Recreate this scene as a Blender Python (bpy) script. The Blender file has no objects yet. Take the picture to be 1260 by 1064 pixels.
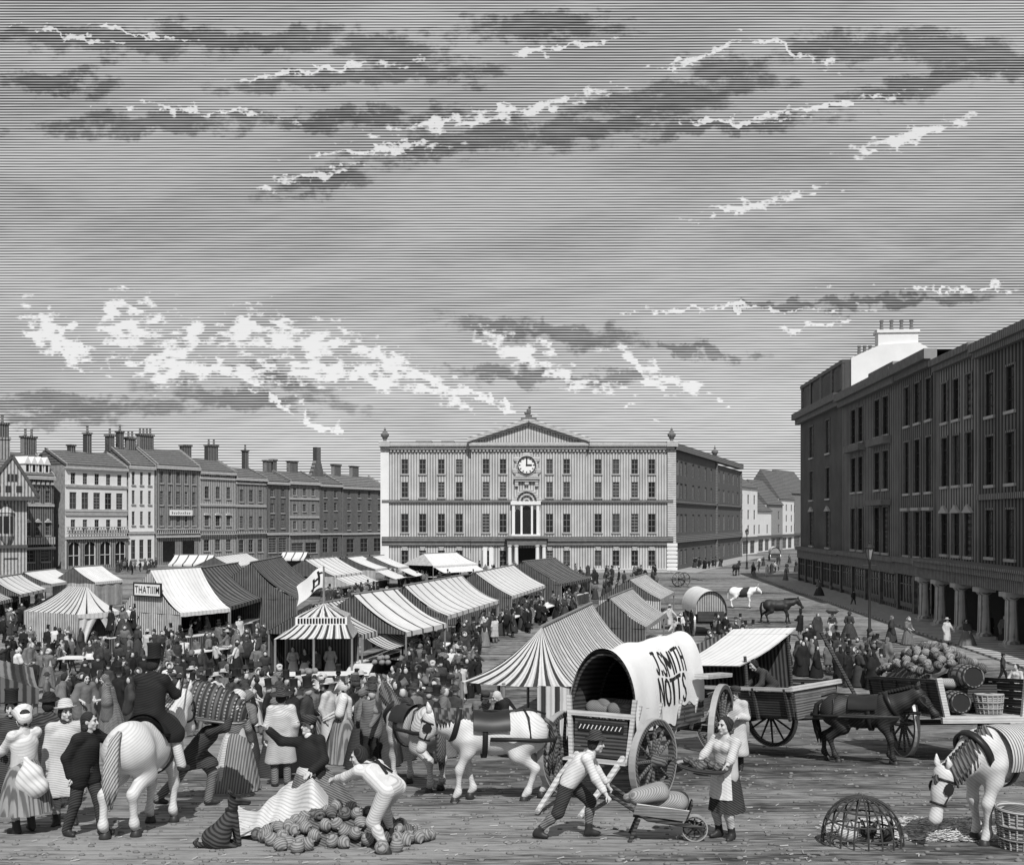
import bpy, bmesh, math, random
import numpy as np
from mathutils import Vector, Matrix, Euler

random.seed(7)
RAD = math.radians
scn = bpy.context.scene
COL = scn.collection

# ------------------------------------------------------------------ camera
F, CX, HOR, CAMZ = 1260.0, 630.0, 640.0, 7.9      # the picture is 1260 x 1064, eye 7.9 m above the square
cam_d = bpy.data.cameras.new('camera'); cam = bpy.data.objects.new('camera', cam_d); COL.objects.link(cam)
cam.location = (0, 0, CAMZ); cam.rotation_euler = (RAD(90), 0, 0)
cam_d.sensor_fit = 'HORIZONTAL'; cam_d.sensor_width = 36; cam_d.lens = 36 * F / 1260.0
cam_d.shift_y = (HOR - 532) / 1260.0
cam_d.clip_start = 0.2; cam_d.clip_end = 6000
scn.camera = cam
scn.render.resolution_x, scn.render.resolution_y = 1024, 864
scn.view_settings.view_transform = 'Standard'; scn.view_settings.look = 'None'
scn.view_settings.exposure = -0.15; scn.view_settings.gamma = 1.0
scn.view_settings.use_curve_mapping = False

# ------------------------------------------------------------------ node helper
class NT:
    def __init__(self, tree): self.t = tree
    def n(self, typ, **kw):
        nd = self.t.nodes.new(typ)
        for k, v in kw.items(): setattr(nd, k, v)
        return nd
    def link(self, a, b): self.t.links.new(a, b)
    def put(self, sock, v):
        if isinstance(v, bpy.types.NodeSocket): self.link(v, sock)
        else: sock.default_value = v
    def math(self, op, a, b=None, c=None, clamp=False):
        nd = self.n('ShaderNodeMath', operation=op, use_clamp=clamp)
        self.put(nd.inputs[0], a)
        if b is not None: self.put(nd.inputs[1], b)
        if c is not None: self.put(nd.inputs[2], c)
        return nd.outputs[0]
    def smooth(self, x, a, b, lo=0.0, hi=1.0):
        nd = self.n('ShaderNodeMapRange', interpolation_type='SMOOTHSTEP')
        self.put(nd.inputs[0], x); nd.inputs[1].default_value = a; nd.inputs[2].default_value = b
        nd.inputs[3].default_value = lo; nd.inputs[4].default_value = hi
        return nd.outputs[0]
    def noise(self, vec, scale, detail=3, rough=.55, dist=0.0):
        nd = self.n('ShaderNodeTexNoise'); self.put(nd.inputs['Vector'], vec)
        nd.inputs['Scale'].default_value = scale; nd.inputs['Detail'].default_value = detail
        nd.inputs['Roughness'].default_value = rough; nd.inputs['Distortion'].default_value = dist
        return nd.outputs[0]
    def xyz(self, x, y, z=0.0):
        nd = self.n('ShaderNodeCombineXYZ')
        self.put(nd.inputs[0], x); self.put(nd.inputs[1], y); self.put(nd.inputs[2], z)
        return nd.outputs[0]
    def sep(self, v):
        nd = self.n('ShaderNodeSeparateXYZ'); self.put(nd.inputs[0], v); return nd.outputs

# ------------------------------------------------------------------ world: a grey daylight sky of combed cloud
SUN_EL, SUN_AZ = RAD(50), RAD(180 - 9)       # azimuth from +Y, clockwise: behind the viewer, a little to the right
world = bpy.data.worlds.new('World'); scn.world = world; world.use_nodes = True
world.cycles.sampling_method = 'MANUAL'; world.cycles.sample_map_resolution = 256
def build_sky():
    T = NT(world.node_tree); world.node_tree.nodes.clear()
    out = T.n('ShaderNodeOutputWorld'); bg = T.n('ShaderNodeBackground'); T.link(bg.outputs[0], out.inputs[0])
    sky = T.n('ShaderNodeTexSky', sky_type='NISHITA', sun_disc=False)
    sky.sun_elevation = SUN_EL; sky.sun_rotation = SUN_AZ; sky.air_density = 1.0; sky.dust_density = 1.5
    bw = T.n('ShaderNodeRGBToBW'); T.link(sky.outputs[0], bw.inputs[0])
    tc = T.n('ShaderNodeTexCoord'); x, y, z = T.sep(tc.outputs['Generated'])
    ay = T.math('MAXIMUM', T.math('ABSOLUTE', y), 0.3)
    u = T.math('DIVIDE', x, ay); v = T.math('DIVIDE', z, ay)
    uv = T.xyz(u, v, 0.0)
    # ragged distortion for cloud edges
    w1 = T.math('SUBTRACT', T.noise(uv, 22, 4, .6), .5)
    w2 = T.math('SUBTRACT', T.noise(T.xyz(T.math('ADD', u, 7.3), v, 2.0), 55, 3, .6), .5)
    # general streaky cloud: noise stretched along the horizon, rising slowly to the right
    st = T.xyz(T.math('MULTIPLY', u, 2.2), T.math('ADD', T.math('MULTIPLY', v, 11.0), T.math('MULTIPLY', u, -1.2)), 0.0)
    gen = T.noise(st, 1.6, 5, .55, .4)
    tone = T.smooth(gen, .35, .70, .52, .40)
    # combed cloud banks, each a slanting streak: (px, py, half length, half thickness, rise, strength)
    wv = T.xyz(T.math('MULTIPLY', w1, .085), T.math('ADD', T.math('MULTIPLY', w1, .026), T.math('MULTIPLY', w2, .030)), 0.0)
    va = T.n('ShaderNodeVectorMath', operation='ADD'); T.link(uv, va.inputs[0]); T.link(wv, va.inputs[1]); duv = va.outputs[0]
    def streak(acc, px, py, L, th, rise):
        mp = T.n('ShaderNodeMapping', vector_type='TEXTURE'); T.link(duv, mp.inputs['Vector'])
        mp.inputs['Location'].default_value = ((px - CX) / F, (HOR - py) / F, 0); mp.inputs['Rotation'].default_value = (0, 0, math.atan(rise))
        mp.inputs['Scale'].default_value = (L / F, th / F, 1)
        ln = T.n('ShaderNodeVectorMath', operation='LENGTH'); T.link(mp.outputs[0], ln.inputs[0])
        return ln.outputs['Value'] if acc is None else T.math('MINIMUM', acc, ln.outputs['Value'])
    darks = [(170, 50, 190, 20, .0), (330, 50, 140, 15, .0), (60, 103, 80, 15, -.05), (420, 100, 150, 12, .04), (190, 152, 160, 15, .02),
             (480, 62, 110, 22, -.2), (520, 85, 90, 16, -.1), (660, 33, 110, 18, .05), (430, 145, 150, 13, .05), (410, 220, 80, 16, .2),
             (560, 180, 120, 15, .15), (700, 160, 170, 22, .08), (830, 120, 130, 24, .2), (880, 155, 130, 12, .05), (900, 85, 70, 18, .1),
             (1040, 58, 90, 18, .0), (1160, 60, 110, 20, -.1), (1130, 105, 110, 16, .25), (1220, 80, 80, 22, .0), (80, 500, 140, 16, .0),
             (300, 490, 120, 14, -.1), (330, 465, 70, 12, -.2), (680, 410, 130, 14, -.1), (660, 462, 140, 10, -.05), (850, 430, 90, 8, -.2),
             (980, 375, 110, 7, .05), (1100, 372, 140, 9, .05), (40, 515, 80, 10, 0)]
    lights = [(640, 137, 110, 7, .22), (690, 60, 70, 4, .12), (470, 185, 90, 4, .1), (540, 150, 90, 5, .2), (380, 218, 60, 5, .25),
              (1120, 168, 75, 9, .28), (925, 252, 75, 6, .22), (900, 148, 90, 4, .02), (80, 42, 70, 4, -.15), (180, 40, 60, 3, -.2),
              (250, 138, 90, 4, -.1), (380, 88, 110, 4, .1), (970, 62, 60, 4, -.3), (860, 70, 60, 4, .3), (1010, 130, 90, 4, .15),
              (300, 410, 22, 34, -1.0), (345, 415, 26, 26, -.7), (395, 425, 26, 24, -.7), (165, 400, 28, 30, -1.2), (205, 445, 30, 34, -.9),
              (60, 410, 40, 14, -1.0), (85, 430, 40, 12, -.8), (240, 410, 16, 26, -1.0), (150, 375, 16, 18, -1.2), (330, 490, 40, 6, -.8),
              (390, 520, 40, 6, -.8), (470, 445, 60, 16, -.5), (540, 470, 60, 10, -.6), (640, 435, 60, 12, -.6), (700, 460, 70, 12, -.45),
              (780, 455, 50, 10, -.6), (830, 470, 60, 8, -.4), (600, 490, 60, 6, -.5), (900, 380, 120, 3, .0), (1180, 355, 110, 3, -.02),
              (430, 460, 120, 12, -.2), (260, 455, 140, 10, -.1), (1000, 400, 50, 4, .2)]
    dsum = lsum = None
    for q in darks: dsum = streak(dsum, *q)
    for q in lights: lsum = streak(lsum, *q)
    brk = T.noise(T.xyz(T.math('MULTIPLY', u, 26.0), T.math('MULTIPLY', v, 60.0), 4.0), 1.0, 4, .65)
    brk2 = T.noise(T.xyz(T.math('MULTIPLY', u, 60.0), T.math('MULTIPLY', v, 130.0), 8.0), 1.0, 3, .6)
    dsum = T.math('MULTIPLY', T.smooth(T.math('ADD', dsum, T.math('MULTIPLY', T.math('SUBTRACT', brk, .47), 3.2)), .55, 1.3, 1.0, 0.0), T.math('MULTIPLY_ADD', brk, .24, .12))
    lsum = T.smooth(T.math('ADD', lsum, T.math('MULTIPLY', T.math('SUBTRACT', brk2, .47), 4.6)), .35, 1.15, .72, 0.0)
    tone = T.math('ADD', T.math('SUBTRACT', tone, dsum), lsum)
    # a paler belt low over the roofs
    tone = T.math('ADD', tone, T.smooth(v, .05, .34, .12, .0))
    # combed horizontal filaments
    wob = T.math('MULTIPLY', T.math('SUBTRACT', T.noise(T.xyz(T.math('MULTIPLY', u, 6.0), T.math('MULTIPLY', v, 30.0)), 1.0, 2), .5), 2.6)
    ln = T.math('SINE', T.math('ADD', T.math('MULTIPLY', v, 2 * math.pi * F / 3.35), wob))
    ln2 = T.math('MULTIPLY', ln, T.math('MULTIPLY_ADD', T.noise(T.xyz(T.math('MULTIPLY', u, 30.0), T.math('MULTIPLY', v, 300.0)), 1.0, 1), .44, .10))
    val = T.smooth(T.math('ADD', tone, ln2), .0, 1.0, .03, 1.0)
    col = T.math('MULTIPLY', T.math('MULTIPLY', bw.outputs[0], .25), val)
    col = T.math('ADD', col, T.math('MULTIPLY', val, 5.2))
    T.link(T.xyz(col, col, col), bg.inputs[0]); bg.inputs[1].default_value = 0.15
build_sky()

sun_d = bpy.data.lights.new('sun', 'SUN'); sun = bpy.data.objects.new('sun', sun_d); COL.objects.link(sun)
sun_d.energy = 5.0; sun_d.angle = RAD(0.5); sun_d.color = (1, .995, .985)
_sd = Vector((math.sin(SUN_AZ) * math.cos(SUN_EL), math.cos(SUN_AZ) * math.cos(SUN_EL), math.sin(SUN_EL)))
sun.rotation_euler = (-_sd).to_track_quat('-Z', 'Y').to_euler(); sun.location = (20, -40, 60)

# ------------------------------------------------------------------ terrain and pixel -> place
def gh(x, y):
    """height of the ground: level square, rising towards the viewer from about 42 m"""
    t = (42.0 - y) / 3.0
    return 0.13 * 3.0 * (math.log1p(math.exp(t)) if t < 30 else t)
def G(px, py):
    """the ground point seen at a pixel"""
    lo, hi = 5.0, 3000.0
    for _ in range(60):
        m = math.sqrt(lo * hi)
        y = HOR + F * (CAMZ - gh(0, m)) / m
        if y > py: lo = m
        else: hi = m
    return Vector(((px - CX) / F * lo, lo, gh(0, lo)))
def D(px, py, d):
    """the point at depth d seen at a pixel"""
    return Vector(((px - CX) / F * d, d, CAMZ + (HOR - py) / F * d))
def Z(px, py, z):
    """the point at height z seen at a pixel"""
    d = F * (CAMZ - z) / (py - HOR)
    return Vector(((px - CX) / F * d, d, z))

# ------------------------------------------------------------------ materials
MATS = {}
def M(name, c, dark=None, dir=(0, 0, 1), pitch=.1, duty=.5, wob=.25, coord='Object', rough=.85, soft=.3, var=.25,
      nscale=2.0, bump=.0, metal=0.0, stripe=None, spec=.3):
    """grey procedural material; 'dark' draws fine ruled lines of a second tone, like tooling, weave or brushing.
    stripe = (period, fraction, grey): broad woven stripes along UV.x"""
    if name in MATS: return MATS[name]
    m = bpy.data.materials.new(name); m.use_nodes = True; MATS[name] = m
    T = NT(m.node_tree); b = m.node_tree.nodes['Principled BSDF']
    b.inputs['Roughness'].default_value = rough; b.inputs['Metallic'].default_value = metal
    b.inputs['Specular IOR Level'].default_value = spec
    tc = T.n('ShaderNodeTexCoord'); oc = tc.outputs['Object']
    if coord == 'World':
        g = T.n('ShaderNodeNewGeometry'); cc = g.outputs['Position']
    else: cc = tc.outputs['UV' if coord == 'UV' else 'Object']
    nz = T.noise(oc if coord == 'UV' else cc, nscale, 4, .6)
    val = c
    if stripe:
        p, fr, g2 = stripe
        ux = T.sep(tc.outputs['UV'])[0]
        fx = T.math('FRACT', T.math('ADD', T.math('DIVIDE', ux, p), T.math('MULTIPLY', nz, .06)))
        k = T.smooth(T.math('ABSOLUTE', T.math('SUBTRACT', fx, .5)), fr * .5 - .03, fr * .5 + .03, 1.0, 0.0)
        val = T.math('MULTIPLY_ADD', k, g2 - c, c)
    if dark is not None:
        dv = T.n('ShaderNodeVectorMath', operation='DOT_PRODUCT'); T.link(cc, dv.inputs[0]); dv.inputs[1].default_value = dir
        nl = T.noise(cc, 1.0 / (pitch * 7), 2, .5)
        ph = T.math('ADD', T.math('MULTIPLY', dv.outputs['Value'], 2 * math.pi / pitch), T.math('MULTIPLY', nl, wob * 2 * math.pi * 2))
        s = T.math('ADD', T.math('MULTIPLY', T.math('SINE', ph), .5), .5)
        s = T.math('ADD', s, T.math('MULTIPLY', T.math('SUBTRACT', nz, .5), .9))
        k = T.smooth(s, duty - soft, duty + soft, 0.0, 1.0)
        lo = dark if not stripe else T.math('MULTIPLY', val, dark)
        mix = T.n('ShaderNodeMix', data_type='FLOAT'); T.put(mix.inputs[0], k); T.put(mix.inputs[2], lo); T.put(mix.inputs[3], val)
        val = mix.outputs[0]
    vv = T.math('MULTIPLY', val, T.math('MULTIPLY_ADD', nz, 2 * var, 1.0 - var))
    T.link(T.xyz(vv, vv, vv), b.inputs['Base Color'])
    if bump:
        bp = T.n('ShaderNodeBump'); bp.inputs['Strength'].default_value = bump; bp.inputs['Distance'].default_value = .02
        T.link(T.noise(cc, nscale * 6, 4), bp.inputs['Height']); T.link(bp.outputs[0], b.inputs['Normal'])
    return m

# ------------------------------------------------------------------ mesh building
class MB:
    def __init__(self): self.v = []; self.f = []; self.uv = []; self.has_uv = False
    def add(self, vs, fs, uvs=None):
        o = len(self.v); self.v += [tuple(p) for p in vs]
        for i, f in enumerate(fs):
            self.f.append(tuple(o + k for k in f))
            if uvs: self.uv.append(tuple(uvs[k] for k in f)); self.has_uv = True
            else: self.uv.append(None)
        return self
    def box(self, x0, x1, y0, y1, z0, z1, Mx=None):
        vs = [(x, y, z) for x in (x0, x1) for y in (y0, y1) for z in (z0, z1)]
        if Mx is not None: vs = [Mx @ Vector(p) for p in vs]
        return self.add(vs, [(0, 1, 3, 2), (4, 6, 7, 5), (0, 4, 5, 1), (2, 3, 7, 6), (0, 2, 6, 4), (1, 5, 7, 3)])
    def bar(self, a, b, w, h=None, up=(0, 0, 1)):
        """a square-section bar from a to b"""
        a, b = Vector(a), Vector(b); h = h or w
        d = (b - a); L = d.length; d.normalize(); up = Vector(up)
        if abs(d.dot(up)) > .98: up = Vector((1, 0, 0))
        s = d.cross(up).normalized(); t = s.cross(d)
        vs = [p + s * (w / 2 * i) + t * (h / 2 * j) for p in (a, b) for i, j in ((-1, -1), (1, -1), (1, 1), (-1, 1))]
        return self.add(vs, [(3, 2, 1, 0), (4, 5, 6, 7), (0, 1, 5, 4), (1, 2, 6, 5), (2, 3, 7, 6), (3, 0, 4, 7)])
    def tube(self, pts, rad, n=8, caps=True, flat=None):
        pts = [Vector(p) for p in pts]
        if not isinstance(rad, (list, tuple)): rad = [rad] * len(pts)
        vs, fs = [], []; up = Vector((0, 0, 1)); ref = None
        for i, p in enumerate(pts):
            d = (pts[min(i + 1, len(pts) - 1)] - pts[max(i - 1, 0)]).normalized()
            if ref is None:
                ref = up if abs(d.z) < .9 else Vector((1, 0, 0))
            s = d.cross(ref).normalized(); t = s.cross(d).normalized(); ref = t
            for k in range(n):
                a = 2 * math.pi * k / n
                vs.append(p + (s * math.cos(a) + t * math.sin(a) * (flat or 1)) * rad[i])
        for i in range(len(pts) - 1):
            for k in range(n):
                fs.append((i * n + k, i * n + (k + 1) % n, (i + 1) * n + (k + 1) % n, (i + 1) * n + k))
        if caps:
            fs.append(tuple(reversed(range(n)))); fs.append(tuple((len(pts) - 1) * n + k for k in range(n)))
        return self.add(vs, fs)
    def lathe(self, prof, n=16, Mx=None, a0=0, a1=2 * math.pi, rx=1, ry=1, cap=True):
        full = abs(a1 - a0 - 2 * math.pi) < 1e-6; m = n if full else n + 1
        vs, fs = [], []
        for r, z in prof:
            for k in range(m):
                a = a0 + (a1 - a0) * k / n
                p = Vector((r * math.cos(a) * rx, r * math.sin(a) * ry, z)); vs.append(Mx @ p if Mx is not None else p)
        for i in range(len(prof) - 1):
            for k in range(n):
                k2 = (k + 1) % m
                fs.append((i * m + k, i * m + k2, (i + 1) * m + k2, (i + 1) * m + k))
        if full and prof[0] != prof[-1] and cap:
            if prof[0][0] > 1e-4: fs.append(tuple(reversed(range(m))))
            if prof[-1][0] > 1e-4: fs.append(tuple((len(prof) - 1) * m + k for k in range(m)))
        return self.add(vs, fs)
    def ball(self, c, r, n=10, m=7, R=None):
        r = r if isinstance(r, (tuple, list)) else (r, r, r)
        Mx = Matrix.Translation(c) @ (R.to_4x4() if R is not None else Matrix.Identity(4)) @ Matrix.Diagonal((*r, 1))
        return self.lathe([(math.sin(math.pi * i / m) if 0 < i < m else 1e-4, -math.cos(math.pi * i / m)) for i in range(m + 1)], n, Mx)
    def sheet(self, fn, nu, nv, uvs=None, thick=0.0):
        """fn(s,t)->point for s,t in 0..1 ; uvs=(width, height) in metres"""
        vs = [Vector(fn(i / nu, j / nv)) for j in range(nv + 1) for i in range(nu + 1)]
        fs = [(j * (nu + 1) + i, j * (nu + 1) + i + 1, (j + 1) * (nu + 1) + i + 1, (j + 1) * (nu + 1) + i) for j in range(nv) for i in range(nu)]
        uu = [(i / nu * uvs[0], j / nv * uvs[1]) for j in range(nv + 1) for i in range(nu + 1)] if uvs else None
        self.add(vs, fs, uu)
        if thick:
            c = Vector(fn(.5, .5)); nrm = (Vector(fn(.6, .5)) - c).cross(Vector(fn(.5, .6)) - c).normalized() * thick
            self.add([p - nrm for p in vs], [tuple(reversed(f)) for f in fs], uu)
        return self
    def poly_prism(self, pts, y0, y1):
        """pts (x,z) counter-clockwise seen from -y; extruded y0..y1"""
        n = len(pts)
        vs = [(x, y0, z) for x, z in pts] + [(x, y1, z) for x, z in pts]
        fs = [tuple(range(n)), tuple(reversed(range(n, 2 * n)))] + [(i, i + n, (i + 1) % n + n, (i + 1) % n) for i in range(n)]
        return self.add(vs, fs)
    def mesh(self, name, smooth=False):
        me = bpy.data.meshes.new(name); me.from_pydata(self.v, [], self.f)
        if self.has_uv:
            ul = me.uv_layers.new(name='UVMap'); k = 0
            flat = []
            for f, u in zip(self.f, self.uv):
                for q in range(len(f)): flat += list(u[q]) if u else [0.0, 0.0]
            ul.data.foreach_set('uv', flat)
        if smooth: me.polygons.foreach_set('use_smooth', [True] * len(me.polygons))
        me.update(); return me

def obj(name, me, mat=None, parent=None, Mx=None):
    if isinstance(me, MB): me = me.mesh(name)
    o = bpy.data.objects.new(name, me); COL.objects.link(o)
    if mat is not None:
        if len(me.materials) == 0: me.materials.append(mat)
        elif me.materials[0] != mat:
            o.material_slots[0].link = 'OBJECT'; o.material_slots[0].material = mat
    if parent is not None: o.parent = parent
    if Mx is not None: o.matrix_basis = Mx
    return o
def tag(o, label, cat, group=None):
    o['label'] = label; o['category'] = cat
    if group: o['group'] = group
    return o
def thing(name, label, cat, Mx=None, group=None):
    o = bpy.data.objects.new(name, None); COL.objects.link(o); o.empty_display_size = .2
    if Mx is not None: o.matrix_basis = Mx
    return tag(o, label, cat, group)
def struct(o, kind='structure'):
    o['kind'] = kind; return o
def Tr(x, y=None, z=None): return Matrix.Translation(x if y is None else (x, y, z))
def Rz(a): return Matrix.Rotation(a, 4, 'Z')
def frame(o, xdir, zdir=(0, 0, 1)):
    """matrix with origin o, local x along xdir, z up-ish"""
    x = Vector(xdir).normalized(); z = Vector(zdir); y = z.cross(x).normalized(); z = x.cross(y)
    m = Matrix((x, y, z)).transposed().to_4x4(); m.translation = o; return m
def heading(p, fx, fy, tilt=0.0):
    """matrix at p whose local -Y looks along (fx,fy); tilt follows the slope of the ground"""
    f = Vector((fx, fy, 0)).normalized()
    if tilt:
        f.z = tilt * (gh(0, p.y + f.y) - gh(0, p.y - f.y)) / 2
    y = -f.normalized(); z = Vector((0, 0, 1)); x = y.cross(z).normalized(); z = x.cross(y)
    m = Matrix((x, y, z)).transposed().to_4x4(); m.translation = p; return m

# ------------------------------------------------------------------ implicit surfaces for bodies
class SDF:
    """smooth union of tapered capsules and ellipsoids, turned into one continuous quad mesh"""
    def __init__(self, k=.03): self.p = []; self.k = k; self.cut = []
    def cap(self, a, b, ra, rb=None): self.p.append(('c', np.array(a, float), np.array(b, float), ra, ra if rb is None else rb)); return self
    def ell(self, c, r, R=None): self.p.append(('e', np.array(c, float), np.array(r, float), np.array(R) if R is not None else None)); return self
    def mesh(self, vox, mb=None):
        lo = np.full(3, 1e9); hi = np.full(3, -1e9)
        for q in self.p:
            if q[0] == 'c':
                r = max(q[3], q[4]); a = np.minimum(q[1], q[2]) - r; b = np.maximum(q[1], q[2]) + r
            else: r = q[2].max(); a = q[1] - r; b = q[1] + r
            lo = np.minimum(lo, a); hi = np.maximum(hi, b)
        lo -= 2.5 * vox; hi += 2.5 * vox
        n = np.ceil((hi - lo) / vox).astype(int) + 1
        ax = [lo[i] + vox * np.arange(n[i]) for i in range(3)]
        f = np.full(n, 9.0, dtype=np.float32)
        for q in self.p:
            if q[0] == 'c': r = max(q[3], q[4]); a = np.minimum(q[1], q[2]) - r; b = np.maximum(q[1], q[2]) + r
            else: r = q[2].max(); a = q[1] - r; b = q[1] + r
            pad = self.k + 3 * vox
            i0 = np.clip(((a - pad - lo) / vox).astype(int), 0, n - 1); i1 = np.clip(((b + pad - lo) / vox).astype(int) + 2, 1, n)
            sl = tuple(slice(i0[i], i1[i]) for i in range(3))
            Pp = np.stack(np.meshgrid(*[ax[i][sl[i]] for i in range(3)], indexing='ij'), -1)
            if q[0] == 'c':
                ba = q[2] - q[1]; L2 = max(ba @ ba, 1e-9); pa = Pp - q[1]
                h = np.clip((pa @ ba) / L2, 0, 1)
                d = np.linalg.norm(pa - h[..., None] * ba, axis=-1) - (q[3] + (q[4] - q[3]) * h)
            else:
                pa = Pp - q[1]
                if q[3] is not None: pa = pa @ q[3]
                k0 = np.linalg.norm(pa / q[2], axis=-1); k1 = np.linalg.norm(pa / q[2] ** 2, axis=-1)
                d = k0 * (k0 - 1) / np.maximum(k1, 1e-6)
            g = f[sl]; k = self.k
            h = np.clip(.5 + .5 * (g - d) / k, 0, 1)
            f[sl] = g * (1 - h) + d * h - k * h * (1 - h)
        for pn, pc in self.cut:      # keep the side where n.p < c
            pp = ax[0][:, None, None] * pn[0] + ax[1][None, :, None] * pn[1] + ax[2][None, None, :] * pn[2] - pc
            f = np.maximum(f, pp)
        s = f < 0
        c = [s[i:n[0] - 1 + i, j:n[1] - 1 + j, l:n[2] - 1 + l] for i in (0, 1) for j in (0, 1) for l in (0, 1)]
        cnt = sum(x.astype(int) for x in c); act = (cnt > 0) & (cnt < 8)
        idx = np.full(act.shape, -1); cells = np.argwhere(act); idx[act] = np.arange(len(cells))
        acc = np.zeros((len(cells), 3)); num = np.zeros(len(cells))
        cor = [(i, j, l) for i in (0, 1) for j in (0, 1) for l in (0, 1)]
        val = [f[cells[:, 0] + i, cells[:, 1] + j, cells[:, 2] + l] for i, j, l in cor]
        for a in range(8):
            for b in range(a + 1, 8):
                df = [cor[b][q] - cor[a][q] for q in range(3)]
                if sum(map(abs, df)) != 1: continue
                cr = (val[a] < 0) != (val[b] < 0)
                t = np.where(cr, val[a] / np.where(cr, val[a] - val[b], 1), 0)
                for q in range(3): acc[:, q] += np.where(cr, cor[a][q] + t * df[q], 0)
                num += cr
        vs = lo + vox * (cells + acc / num[:, None])
        fs = []
        for axis in range(3):
            o1, o2 = [(1, 2), (2, 0), (0, 1)][axis]
            A = [slice(None)] * 3; B = [slice(None)] * 3; A[axis] = slice(0, -1); B[axis] = slice(1, None)
            sa, sb = s[tuple(A)], s[tuple(B)]
            e = np.argwhere(sa != sb)
            e = e[(e[:, o1] > 0) & (e[:, o2] > 0) & (e[:, o1] < n[o1] - 1) & (e[:, o2] < n[o2] - 1)]
            ins = sa[e[:, 0], e[:, 1], e[:, 2]]
            def cell(d1, d2):
                q = e.copy(); q[:, o1] -= d1; q[:, o2] -= d2; return idx[q[:, 0], q[:, 1], q[:, 2]]
            qd = np.stack([cell(1, 1), cell(0, 1), cell(0, 0), cell(1, 0)], 1)
            qd[~ins] = qd[~ins][:, ::-1]
            fs.append(qd)
        fs = np.concatenate(fs)
        mb = mb or MB(); o = len(mb.v)
        mb.v += [tuple(p) for p in vs.tolist()]; mb.f += [tuple(o + i for i in q) for q in fs.tolist()]; mb.uv += [None] * len(fs)
        return mb

# ================================================================== materials used across the place
m_ground = None
def ground_material():
    m = bpy.data.materials.new('trodden_ground'); m.use_nodes = True
    T = NT(m.node_tree); b = m.node_tree.nodes['Principled BSDF']; b.inputs['Roughness'].default_value = .95; b.inputs['Specular IOR Level'].default_value = .15
    g = T.n('ShaderNodeNewGeometry'); x, y, z = T.sep(g.outputs['Position'])
    def streak(sx, sy, seed, det=3): return T.noise(T.xyz(T.math('MULTIPLY', x, sx), T.math('MULTIPLY', y, sy), seed), 1.0, det, .6)
    a = streak(.9, 9.0, 1.0); bb = streak(.35, 3.2, 5.0); c = streak(.1, .9, 9.0); d = streak(.05, .12, 3.0)
    # wheel-worn ruts running across the square, broken by noise
    wv = T.math('SINE', T.math('ADD', T.math('MULTIPLY', y, 2 * math.pi / .27), T.math('MULTIPLY', bb, 9.0)))
    wv2 = T.math('SINE', T.math('ADD', T.math('MULTIPLY', y, 2 * math.pi / 1.1), T.math('MULTIPLY', c, 11.0)))
    far = T.smooth(y, 24, 60)
    rut = T.math('ADD', T.math('MULTIPLY', wv, T.math('SUBTRACT', 1.0, far)), T.math('MULTIPLY', wv2, far))
    s = T.math('ADD', T.math('ADD', T.math('MULTIPLY', rut, T.math('MULTIPLY_ADD', streak(.9, 2.6, 13.0), .42, -.16)), T.math('MULTIPLY', T.math('SUBTRACT', streak(2.6, 24.0, 17.0, 2), .5), .7)), T.math('MULTIPLY_ADD', a, .55, T.math('MULTIPLY', c, .6)))
    s = T.math('ADD', s, T.math('MULTIPLY', T.math('SUBTRACT', d, .5), .9))
    k = T.smooth(T.math('ADD', s, T.math('MULTIPLY', T.math('SUBTRACT', streak(1.3, 1.6, 23.0, 5), .5), .55)), .28, .86)
    val = T.math('MULTIPLY_ADD', k, .26, .022)
    T.link(T.xyz(val, val, val), b.inputs['Base Color'])
    bp = T.n('ShaderNodeBump'); bp.inputs['Strength'].default_value = .5; bp.inputs['Distance'].default_value = .03
    T.link(T.math('ADD', T.math('MULTIPLY', rut, .2), a), bp.inputs['Height']); T.link(bp.outputs[0], b.inputs['Normal'])
    return m

X1, Y1, Z1 = (1, 0, 0), (0, 1, 0), (0, 0, 1)
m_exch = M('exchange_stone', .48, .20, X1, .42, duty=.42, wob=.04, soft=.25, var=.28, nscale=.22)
m_exch_side = M('exchange_flank_shade', .17, .03, X1, .55, duty=.52, wob=.04, soft=.25, var=.12)  # darker than the front: the flank's shade is put into the colour
m_stone = M('dressed_stone', .50, .24, Z1, .35, duty=.35, wob=.1, var=.15)
m_stone_d = M('sooty_stone', .20, .07, Z1, .3, duty=.45, wob=.1, var=.2)
m_stucco = M('white_stucco', .70, None, var=.16, nscale=.4)
m_white = M('white_paint', .74, None, var=.06)
m_grey_l = M('pale_brick', .42, .13, X1, .45, duty=.45, wob=.05, var=.15)
m_grey_m = M('grey_brick', .30, .09, X1, .42, duty=.5, wob=.05, var=.15)
m_grey_d = M('dark_brick', .20, .05, X1, .40, duty=.55, wob=.05, var=.15)
m_soot = M('soot_brick', .19, .03, X1, .55, duty=.5, wob=.06, var=.35, nscale=.25)
m_soot_l = M('soot_trim', .24, .07, X1, .3, duty=.5, wob=.06, var=.2)
m_slate = M('roof_slate', .16, .05, Z1, .42, duty=.5, wob=.15, var=.25)
m_slate2 = M('roof_slate_pale', .2, .05, Z1, .42, duty=.5, wob=.15, var=.25)
m_glass = M('window_glass', .018, None, rough=.12, var=.5, nscale=1.2, spec=.5)
m_glass2 = M('window_glass_dusty', .06, None, rough=.25, var=.6, nscale=.9, spec=.5)
m_glass3 = M('window_glass_curtained', .14, .03, (0, 0, 1), .5, duty=.5, rough=.3, var=.5)
m_frame = M('window_frame', .22, None, var=.2)
m_frame_w = M('window_frame_white', .6, None, var=.2)
m_shop = M('shop_front', .05, .02, X1, .3, var=.3)
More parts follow.
